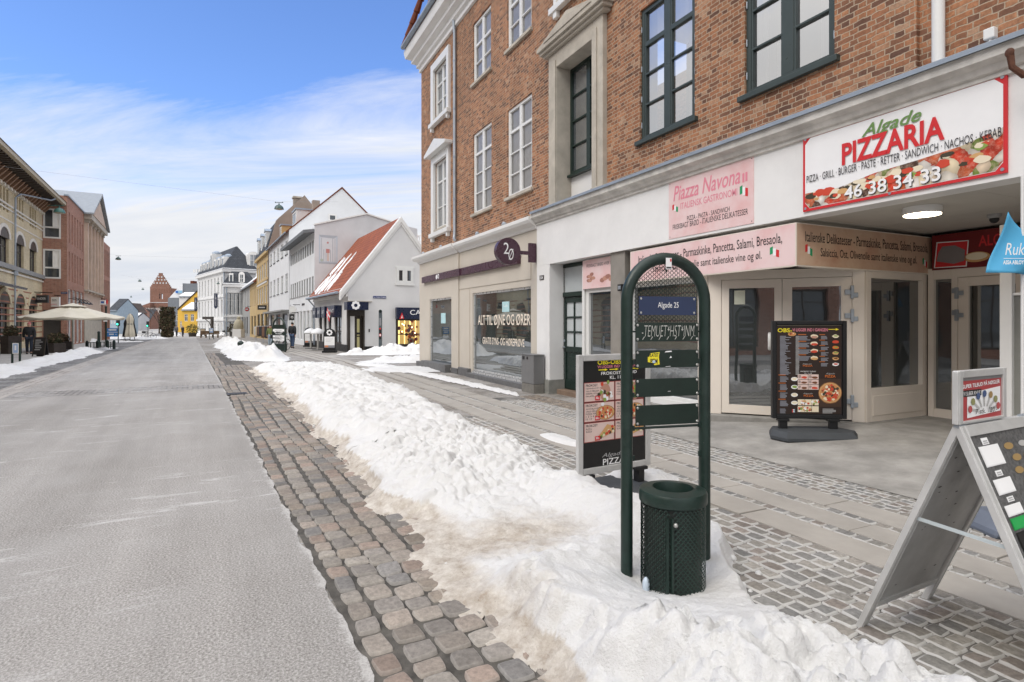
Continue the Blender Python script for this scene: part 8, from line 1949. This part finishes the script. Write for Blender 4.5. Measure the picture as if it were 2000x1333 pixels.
for (px, py, lab) in ((607, 681, 'snow topped standing table, left one beside the arched boards'), (621, 684, 'snow topped standing table, right one beside the arched boards')):
    p = G(px, py); e_ = empty('standing_table', p, 0, lab, 'table', None); h = 1.05
    m = MB(); m.lathe([(.42, h - .04), (.42, h)], (0, 0, 0), WHITEW, 20); m.build('table_top', e_); m = MB(); m.cyl((0, 0, .03), (0, 0, h - .04), .06, pm('table_steel', (.42, .41, .38), .4), n=10); m.build('leg', e_); m = MB(); m.lathe([(.38, 0), (.38, .03)], (0, 0, 0), pm('table_foot', (.1, .1, .1)), 16); m.build('base', e_)
    m = MB(); m.lathe([(.44, 0), (.42, .10), (.28, .22), (.12, .30), (.01, .33)], (0, 0, h + .001), SNOWR, 14); m.build('snow_cap', e_, True)
# second arched stand with bin
p0, p1 = G(533, 687), G(557, 688); mid = (p0 + p1) / 2; r2 = (p1 - p0).length / 2; hh_ = 66 / F * mid.y
e_ = empty('information_stand', mid, math.atan2(p1.y - p0.y, p1.x - p0.x), 'far dark green arched stand with white name boards and a square bin', 'stand')
m = MB(); m.tube(arch_pts(r2, hh_, 16), .05, GRN, 10); m.build('arch_frame', e_, True)
for k, (a, b, mt) in enumerate(((.60, .67, C_WHT), (.50, .57, GRNP), (.42, .48, C_WHT), (.33, .39, C_WHT), (.68, .80, GRNP))):
    m = MB(); m.box(-r2 + .05, r2 - .05, -.03, -.01, hh_ * a, hh_ * b, mt); 
    if k == 1: m.text('NOVEM', -r2 * .5, r2 * .5, hh_ * .515, hh_ * .555, C_WHT, -.033)
    elif k < 4: m.rect(-r2 * .6, r2 * .5, hh_ * (a + .025), hh_ * (a + .04), C_GREYT, -.033)
    m.build('board', e_)
bn = empty('litter_bin', mid + Vector((.05, -.15, 0)), 0, 'small square dark green bin hung in the far arched stand', 'bin'); m = MB(); m.box(-.42, .42, -.2, .2, .05, hh_ * .22, GRNP); m.build('body', bn, bevel=.02); m = MB(); m.box(-.45, .45, -.23, .23, hh_ * .22, hh_ * .235, GRN); m.build('lid', bn)
# narrow info post
p = G(743, 688); e_ = empty('info_post', p, 0, 'slim dark information post with round top in front of the white gable', 'post'); h = 83 / F * p.y
m = MB(); m.box(-.09, .09, -.05, .05, 0, h - .1, pm('grey_green_metal', (.08, .10, .11), .4)); m.cyl((0, -.05, h - .1), (0, .05, h - .1), .09, GRN, n=16); m.build('column', e_); m = MB(); m.box(-.06, .06, -.06, -.05, h * .3, h * .55, C_BLK); m.disc(0, h * .40, .06, C_RED, -.063, .09); m.disc(0, h * .40, .04, C_WHT, -.065, .06); m.disc(0, h * .55, .05, C_RED, -.064, .05); m.rect(-.045, .045, h * .62, h * .8, mono('sheet_grey', (.25, .25, .27)), -.053); m.build('notice_panel', e_)
# green floodlight heads in the snow bank
for (px, py, w_, lab) in ((470, 672, 12, 'round green lamp housing lying in the far snow bank'), (490, 672, 7, 'small flat green box lying in the far snow bank')):
    p = PX(px, py, 36.0); q = w_ / F * 36 / 2; e_ = empty('lamp_housing' if w_ > 9 else 'green_box', p, R(20), lab, 'lamp' if w_ > 9 else 'box'); m = MB()
    if w_ > 9: m.sphere((0, 0, 0), q, GRN, 12, 8); m.cyl((0, 0, 0), (q * 1.3, 0, -.1), q * .7, GRN, n=10); m.cyl((0, 0, -q), (0, 0, -q * 3), .05, GRN)
    else: m.box(-q, q, -.1, .1, -.09, .09, GRN); m.cyl((0, 0, -.09), (0, 0, -.6), .03, GRN)
    m.build('housing', e_, True)

# ---------------------------------------------------------------- greenery
def leaves(m, c, rad, n, sz, mats, seed=1, shell=.5):
    random.seed(seed)
    for i in range(n):
        while True:
            v = Vector((random.uniform(-1, 1), random.uniform(-1, 1), random.uniform(-1, 1)))
            if shell < v.length < 1: break
        p = Vector((c[0] + v.x * rad[0], c[1] + v.y * rad[1], c[2] + v.z * rad[2])); a = Vector((random.uniform(-1, 1), random.uniform(-1, 1), random.uniform(-1, 1))).normalized(); b = a.orthogonal().normalized(); s_ = sz * random.uniform(.6, 1.4)
        m.add([p - a * s_, p - b * s_ * .5, p + a * s_, p + b * s_ * .5], [(0, 1, 2, 3)], random.choice(mats))
DRYL = [pm('dry_leaf', (.10, .075, .04), .8, .3), pm('dull_green_leaf', (.045, .05, .022), .8, .3), pm('brown_twig', (.06, .04, .025), .9, .3)]
p = G(327, 659.5); h = 59 / F * p.y; e_ = empty('clipped_tree', p, 0, 'dense brown ivy pillar clipped like a box beside the walking couple', 'tree'); m = MB(); wd = 20 / F * p.y / 2
random.seed(4)
for i in range(5200):
    z = h * (1 - random.random() ** .9 * .98); lim = wd * (1.0 if z > h * .28 else .78); x = random.uniform(-1, 1) * lim; y = random.uniform(-1, 1) * lim
    if max(abs(x), abs(y)) < lim * .75 and z < h * .93: continue
    a = Vector((random.uniform(-1, 1), random.uniform(-1, 1), random.uniform(-1, 1))).normalized() * random.uniform(.08, .2); b = a.orthogonal() * .6; q = Vector((x, y, z)); m.add([q - a, q - b, q + a, q + b], [(0, 1, 2, 3)], random.choice(DRYL))
m.build('crown', e_); m = MB()
for k in range(5): m.cyl((random.uniform(-.3, .3) * wd, random.uniform(-.3, .3) * wd, 0), (random.uniform(-.3, .3), 0, h * .9), .12, DRYL[2], n=6)
m.build('trunk', e_)
def bare_tree(label, base, h, seed, r0=.16, group=None):
    random.seed(seed); e_ = empty('bare_tree', base, 0, label, 'tree', group); br_ = MB(); BK_ = pm('bark', (.075, .055, .042), .9, .25)
    def grow(p, d, l, r_, lv):
        q = p + d * l; md = (p + q) / 2 + Vector((random.uniform(-1, 1), random.uniform(-1, 1), 0)) * l * .06; br_.tube([p, md, q], [r_, r_ * .85, r_ * .7], BK_, 5 if lv < 3 else 3)
        if lv >= 5: return
        for _ in range(random.choice((2, 3, 3))):
            nd = (d + Vector((random.uniform(-1, 1), random.uniform(-1, 1), random.uniform(-.15, .7))) * .75).normalized(); grow(q, nd, l * random.uniform(.62, .82), r_ * .6, lv + 1)
    tm = MB(); tm.tube([(0, 0, -.2), (.03, 0, h * .15), (0, .02, h * .28)], [r0 * 1.3, r0, r0 * .85], BK_, 10); tm.build('trunk', e_, True)
    for k in range(3): grow(Vector((0, .02, h * .27)), Vector((random.uniform(-.6, .6), random.uniform(-.6, .6), 1)).normalized(), h * .22, r0 * .6, 1)
    br_.build('crown', e_); return e_
bare_tree('bare winter tree in front of the church porch', G(311, 652), 7.5, 21, .14)
m = MB()
for (px0, px1, py, h, lab, sd_) in ((0, 22, 692, 1.0, 'dark wooden planter box with brown shrub at the left edge', 31), (92, 132, 684, .55, 'low dark planter with brown winter hedge under the parasol', 32), (84, 112, 690, .55, 'low planter with brown hedge behind the chalk board', 33)):
    p = G(px0, py); wd = (px1 - px0) / F * p.y; e_ = empty('planter', p, R(-15), lab, 'planter'); q = MB(); q.box(0, wd, 0, .7, 0, h, pm('dark_planter_wood', (.045, .035, .03), .8, .3)); q.build('tub', e_, bevel=.02); q = MB(); leaves(q, (wd / 2, .35, h + .22), (wd * .5, .4, .38), 420, .07, DRYL, sd_, 0); q.build('shrub', e_)
p = G(128, 672); e_ = empty('conifer', p, 0, 'small potted conifer under the big parasol', 'plant'); q = MB(); q.lathe([(.25, 0), (.32, .5)], (0, 0, 0), PLINTH, 12); q.build('pot', e_); q = MB()
for k in range(6): leaves(q, (0, 0, .7 + k * .35), (.55 - .08 * k, .55 - .08 * k, .3), 130, .07, [DRYL[1], pm('conifer_green', (.03, .05, .025), .8)], 50 + k, 0)
q.build('foliage', e_)
p = G(137, 668); e_ = empty('flower_stand', p, R(20), 'tiered shop stand with pale goods under the parasol', 'stand'); q = MB(); q.box(-.55, .55, -.25, .25, 0, .9, pm('stand_wood', (.12, .07, .04))); 
for k in range(5): q.box(-.5, .5, -.2, .2, 1.0 + k * .35, 1.04 + k * .35, BLACK); q.box(-.45, .45, -.18, .18, 1.05 + k * .35, 1.2 + k * .35, LIME2 if k % 2 else C_WHT)
q.build('rack', e_)
p = G(166, 664); e_ = empty('display_rack', p, R(10), 'black wire display rack with prints outside the brick office', 'rack'); q = MB(); wd = 13 / F * p.y; h = 21 / F * p.y; grid_frame(q, 0, wd, .1, h, BLACK, 0, .08, .08, 2, (.33, .66), .06); q.rect(.1, wd - .1, .2, h - .1, mono('rack_prints', (.16, .17, .17)), .05); q.build('frame', e_)
for k, (px, py, s_) in enumerate(((360, 658, .9), (470, 652, 1.0), (456, 655, 1.1), (440, 657, 1.0))):
    p = G(px + 16, py); e_ = empty('shrub_tub', p, 0, ['yellow green bush in front of the yellow house', 'winter plants in a tub beside the hotel wall', 'mixed tub of plants and firewood near the white hotel', 'bare brown plants in a tub on the far snow'][k], 'plant'); q = MB(); q.lathe([(.5, 0), (.6, .6)], (0, 0, 0), DBRN, 12); q.build('tub', e_); q = MB(); leaves(q, (0, 0, 1.2 * s_), (1.0, .8, .9), 300, .12, DRYL if k else [pm('yellow_bush', (.16, .15, .03), .8), DRYL[1]], 60 + k, 0); q.build('foliage', e_)
# clothes racks outside the ochre shops, and the tarp wrapped figure by the hotel
for k, (pa, pb_, py) in enumerate(((500, 514, 668), (514, 528, 671))):
    a, b = G(pa, py), G(pb_, py + 2); e_ = empty('clothes_rack', a, math.atan2(b.y - a.y, b.x - a.x), ['clothes rail with pale garments outside the ochre shop', 'clothes rail with dark garments nearer the arched stand'][k], 'rack'); L_ = (b - a).length; q = MB(); hh_ = 1.55
    for x in (0, L_): q.cyl((x, 0, 0), (x, 0, hh_), .025, STEEL, n=6)
    q.cyl((0, 0, hh_), (L_, 0, hh_), .025, STEEL, n=6); q.build('rail', e_); random.seed(90 + k); q = MB(); n_ = 11
    gm = [pm('garment_blue', (.20, .28, .38), .9), pm('garment_sand', (.42, .33, .2), .9), pm('garment_black', (.02, .02, .022), .9), pm('garment_brown', (.16, .08, .045), .9), pm('garment_cream', (.55, .5, .42), .9)]
    for i in range(n_): x = L_ * (i + .5) / n_; q.box(x - L_ / n_ * .42, x + L_ / n_ * .42, -.22, .22, hh_ - random.uniform(.8, 1.05), hh_ - .04, random.choice(gm[:2] + gm[4:] if k == 0 and i < 5 else gm[2:4]))
    q.build('garments', e_, bevel=.04)
p = G(466, 660); e_ = empty('draped_figure', p, 0, 'statue wrapped in beige cloth on a white plinth before the palace hotel', 'statue'); h = 42 / F * p.y; q = MB(); q.box(-.6, .6, -.6, .6, 0, h * .40, LIME); q.build('plinth', e_, bevel=.03); q = MB(); q.lathe([(.62, h * .40), (.66, h * .5), (.6, h * .68), (.42, h * .8), (.22, h * .86), (.24, h * .95), (.02, h)], (0, 0, 0), pm('beige_cloth', (.36, .33, .25), .9, .15, 3), 14); q.build('draped_cloth', e_, True)
# bicycle
def bicycle(label, base, rz):
    e_ = empty('bicycle', base, rz, label, 'bicycle'); R_ = .34
    for x in (-.53, .53):
        q = MB(); q.tube([(x + R_ * math.cos(2 * math.pi * k / 24), 0, R_ + R_ * math.sin(2 * math.pi * k / 24)) for k in range(24)], .022, BLACK, 6, True)
        for k in range(8): w = math.pi * k / 8; q.cyl((x - R_ * math.cos(w), 0, R_ - R_ * math.sin(w)), (x + R_ * math.cos(w), 0, R_ + R_ * math.sin(w)), .005, STEEL, n=4)
        q.cyl((x, -.03, R_), (x, .03, R_), .03, STEEL); q.build('wheel', e_)
    q = MB(); bb = (-.05, 0, .28); seat = (-.22, 0, .82); hd = (.36, 0, .82)
    for a, b in ((bb, seat), (bb, (.38, 0, .68)), ((-.20, 0, .74), hd), (bb, (-.53, 0, R_)), (seat, (-.53, 0, R_)), (hd, (.53, 0, R_))): q.cyl(a, b, .02, BLACK, n=6)
    q.build('frame', e_); q = MB(); q.tube([(.28, -.28, .98), (.36, -.1, 1.0), (.38, 0, .98), (.36, .1, 1.0), (.28, .28, .98)], .016, STEEL, 6); q.cyl((.37, 0, .8), (.38, 0, .98), .018, STEEL); q.build('handlebar', e_); q = MB(); q.sphere((-.24, 0, .90), .13, BLACK, 10, 6, (1.1, .6, .4)); q.build('saddle', e_); q = MB(); q.box(-.78, -.42, -.15, .15, .74, .98, BLACK); q.build('basket', e_, bevel=.02)
bicycle('black bicycle with a basket parked on the left of the road', G(291, 662.5), R(8))
bicycle('black bicycle leaning by the arched stand on the snow', G(549, 684), R(70))
bicycle('dark bicycle parked beside the palace hotel on the far snow', G(446, 659), R(30))
# traffic signals at the far crossing
for (px, py, yt, lab) in ((231, 660, 622, 'traffic signal showing green at the left of the far crossing'), (289, 655, 628, 'traffic signal showing green in front of the church')):
    p = G(px, py); h = (py - yt) / F * p.y; e_ = empty('traffic_light', p, 0, lab, 'traffic light'); q = MB(); q.cyl((0, 0, 0), (0, 0, h), .08, PLINTH); q.build('pole', e_); q = MB(); q.box(-.2, .2, -.2, .1, h - 1.1, h, BLACK); q.build('head', e_, bevel=.03); q = MB(); q.M = Matrix.Translation((0, -.21, h - .85)); q.disc(0, 0, .14, emit('green_signal', (.05, .9, .55), 2.0)); q.build('green_lens', e_)
# round white sign, projecting boards, hotel banners, shop signs on the left
def hang_sign(name, label, px, py, Y, w, h, fn, bx0=None, rz=0.0, mat=C_BLK, shape=None):
    p = PX(px, py, Y); e_ = empty(name, p, rz, label, 'sign'); m = MB(); W_, H_ = w / F * Y, h / F * Y
    if shape == 'round': m.prism([(W_ / 2 * math.cos(2 * math.pi * k / 24), W_ / 2 * math.sin(2 * math.pi * k / 24)) for k in range(24)], -.06, .06, mat)
    elif shape == 'banner': m.prism([(-W_ / 2, -H_ / 2), (0, -H_ / 2 - W_ * .45), (W_ / 2, -H_ / 2), (W_ / 2, H_ / 2), (-W_ / 2, H_ / 2)], -.03, .03, mat)
    else: m.box(-W_ / 2, W_ / 2, -.06, .06, -H_ / 2, H_ / 2, mat)
    if fn: fn(m, W_, H_)
    m.build('board', e_); m = MB(); bl = bx0 / F * Y; m.cyl((0, 0, H_ / 2 + .12), (bl, .25, H_ / 2 + .12), .03, BLACK, n=6)
    for s_ in (-.3, .3): m.cyl((W_ * s_, 0, H_ / 2 - .02), (W_ * s_, 0, H_ / 2 + .12), .015, BLACK, n=5)
    m.build('bracket', e_); return e_
def vtxt(s_, mt=C_GREYT):
    def f(m, W_, H_):
        n_ = len(s_); q = H_ * .86 / n_
        for k, ch in enumerate(s_): z = H_ * .43 - (k + 1) * q; m.text(ch, -W_ * .2, W_ * .2, z + q * .12, z + q * .85, mt, -.066)
    return f
hang_sign('banner_sign', 'navy vertical banner sign on the nearer hotel front, higher one', 421.5, 587, 106, 7, 27, vtxt('PRINDSEN'), 6, 0, C_NAVY, 'banner')
hang_sign('banner_sign', 'navy vertical banner sign at the far hotel corner by the yellow house', 382.5, 594, 121, 6, 25, vtxt('PRINDSEN'), 4, 0, C_NAVY, 'banner')
hang_sign('shop_sign', 'dark shop sign with pale capital letters on a scrolled iron bracket', 79, 584.5, 44.5, 33, 15, lambda m, W_, H_: m.text('STENDER', -W_ * .36, W_ * .38, -H_ * .1, H_ * .2, C_WHT, -.066, 0, .01), -25, R(-4), mono('sign_charcoal', (.06, .065, .07)))
hang_sign('shop_sign', 'white shop sign with dark lower case letters beside the charcoal sign', 106, 590, 46.8, 23, 19, lambda m, W_, H_: (m.text('ten', -W_ * .15, W_ * .25, H_ * .05, H_ * .3, C_INK, -.066), m.text('tigsberg', -W_ * .32, W_ * .28, -H_ * .38, -H_ * .15, C_HOT, -.066)), 8, R(-4), C_WHT)
hang_sign('shop_sign', 'white and blue hanging sign on the last brick block', 201, 591, 58, 10, 9, lambda m, W_, H_: m.rect(-W_ * .3, W_ * .3, -H_ * .2, H_ * .25, BL, -.066), -6, 0, C_WHT)
hang_sign('shop_sign', 'small red hanging sign next to the white and blue one', 208, 590, 60, 4, 8, None, -4, 0, C_RED)
hang_sign('round_sign', 'round white illuminated disc sign on the white strip window house', 572, 605, 47, 13, 13, None, 12, R(5), WHITEW, 'round')
hang_sign('shop_sign', 'small black square sign with pale ring under the white disc sign', 570, 620, 46, 9, 12, lambda m, W_, H_: (m.disc(W_ * .1, 0, W_ * .25, C_WHT, -.066), m.disc(W_ * .1, 0, W_ * .17, C_BLK, -.068)), 10, R(5))
hang_sign('shop_sign', 'black arrow shaped sign over the ochre shop', 512, 601, 68, 17, 9, lambda m, W_, H_: m.rect(-W_ * .35, W_ * .35, -H_ * .12, H_ * .12, C_GREYT, -.066), 10, 0)
hang_sign('round_sign', 'round dark sign with red rim on the grey house', 482.5, 604.5, 78, 8, 8, lambda m, W_, H_: (m.disc(0, 0, W_ * .42, C_RED, -.066), m.disc(0, 0, W_ * .30, C_BLK, -.068), m.rect(-W_ * .3, W_ * .3, -.08, .08, C_GREYT, -.07)), 6, 0, C_BLK, 'round')
e_ = empty('iron_bracket', PX(52, 565, 44.2), R(0), 'black scrolled iron bracket on the yellow brick building', 'bracket'); q = MB(); q.cyl((0, 0, -.6), (0, 0, .5), .05, BLACK); q.tube([(.1 + .28 * math.cos(t) * (1 - t / 9), 0, .1 + .28 * math.sin(t) * (1 - t / 9)) for t in [k * .45 for k in range(16)]], .04, BLACK, 6); q.cyl((0, 0, -.2), (2.0, 0, -.3), .035, BLACK); q.build('scroll', e_)
e_ = empty('street_plate', PX(125, 572.5, 46.9), 0, 'small blue street name plate at the corner of the brick office', 'sign'); q = MB(); W_ = 12 / F * 47 / 2; q.box(-W_, W_, 0, .03, -.08, .08, mono('enamel_blue', (.02, .04, .16))); q.rect(-W_ * .8, W_ * .8, -.02, .03, C_GREYT, -.002); q.build('plate', e_)
# lamps on wires over the street
def wire_lamp(px, py, w, label):
    dia = .55; Y = dia * F / w; p = PX(px, py, Y); dome_lamp('street_lamp', label, p, dia, group=None)
    a = ab(p.x, p.y)[0]; top = p.z + dia * .75
    e_ = empty('span_wire', S(a, 7.2) * 1.0, 0, label.replace('dome lamp', 'span wire carrying the dome lamp').replace('hanging ', ''), 'wire'); e_.location = (0, 0, 0); b = ab(p.x, p.y)[1]; A_ = S2(a, -10.5); B_ = S2(a, 7.4)
    q = MB(); q.tube([(A_.x, A_.y, top + .5), (p.x, p.y, top), (B_.x, B_.y, top + .35)], .004, pm('grey_cable', (.30, .31, .33)), 4); q.build('cable', e_)
wire_lamp(545, 408, 18, 'largest dome lamp hanging over the road before the white gables')
wire_lamp(231, 507, 10, 'dome lamp hanging over the road beside the brick block')
wire_lamp(273, 550, 6.5, 'small dome lamp hanging left of the church tower gable')
wire_lamp(279, 566, 5, 'tiny dome lamp hanging just left of the church tower')
wire_lamp(256, 581, 4, 'tiniest dome lamp hanging over the far end of the road')
wire_lamp(426, 555, 6, 'small dome lamp hanging in front of the palace hotel')
# cafe benches, board and porch by the hotel
p = G(395, 655); e_ = empty('porch_canopy', p, R(-25), 'dark canopy over the hotel entrance with a curved brace', 'canopy'); h = 36 / F * p.y; q = MB(); q.box(0, 2.6, 0, .4, h * .86, h, DBRN); q.box(2.2, 2.6, 0, .4, 0, h * .86, DBRN); q.tube([(2.2, .2, h * .4), (1.6, .2, h * .7), (.6, .2, h * .86)], .08, DBRN, 6); q.build('frame', e_)
for (px, lab) in ((404, 'wooden cafe bench on the snow left of the hotel entrance'), (414, 'wooden cafe bench near the plant tubs by the hotel')):
    p = G(px, 660); e_ = empty('bench', p, R(15), lab, 'bench'); WD = pm('bench_wood', (.13, .085, .05), .8, .2); q = MB(); q.box(-.9, .9, -.25, .25, .42, .48, WD); q.build('seat', e_); q = MB(); q.box(-.9, .9, .22, .28, .5, .95, WD); q.build('backrest', e_)
    for x in (-.75, .75): q = MB(); q.box(x - .05, x + .05, -.22, .26, 0, .42, WD); q.build('leg', e_)
p = G(391, 657); e_ = empty('poster_stand', p, 0, 'framed cafe poster board standing by the hotel steps', 'sign board'); q = MB(); q.box(0, .85, 0, .05, .2, 1.25, BLACK); q.rect(.08, .77, .35, 1.15, mono('poster_tan', (.35, .28, .2)), -.003); q.build('board', e_); q = MB(); q.box(.1, .18, 0, .3, 0, .2, BLACK); q.box(.67, .75, 0, .3, 0, .2, BLACK); q.build('foot', e_)
def f3(m, w, a, h): m.rect(.05, w - .05, a, h - .05, mono('sign_pale_blue', (.35, .48, .70)), -.032); m.disc(w / 2, (a + h) / 2, w * .25, C_WHT, -.034)
post_sign('low_sign', 'small pale blue sign on two posts in the far right snow bank', 409, 417, 663, 641, 650, f3)
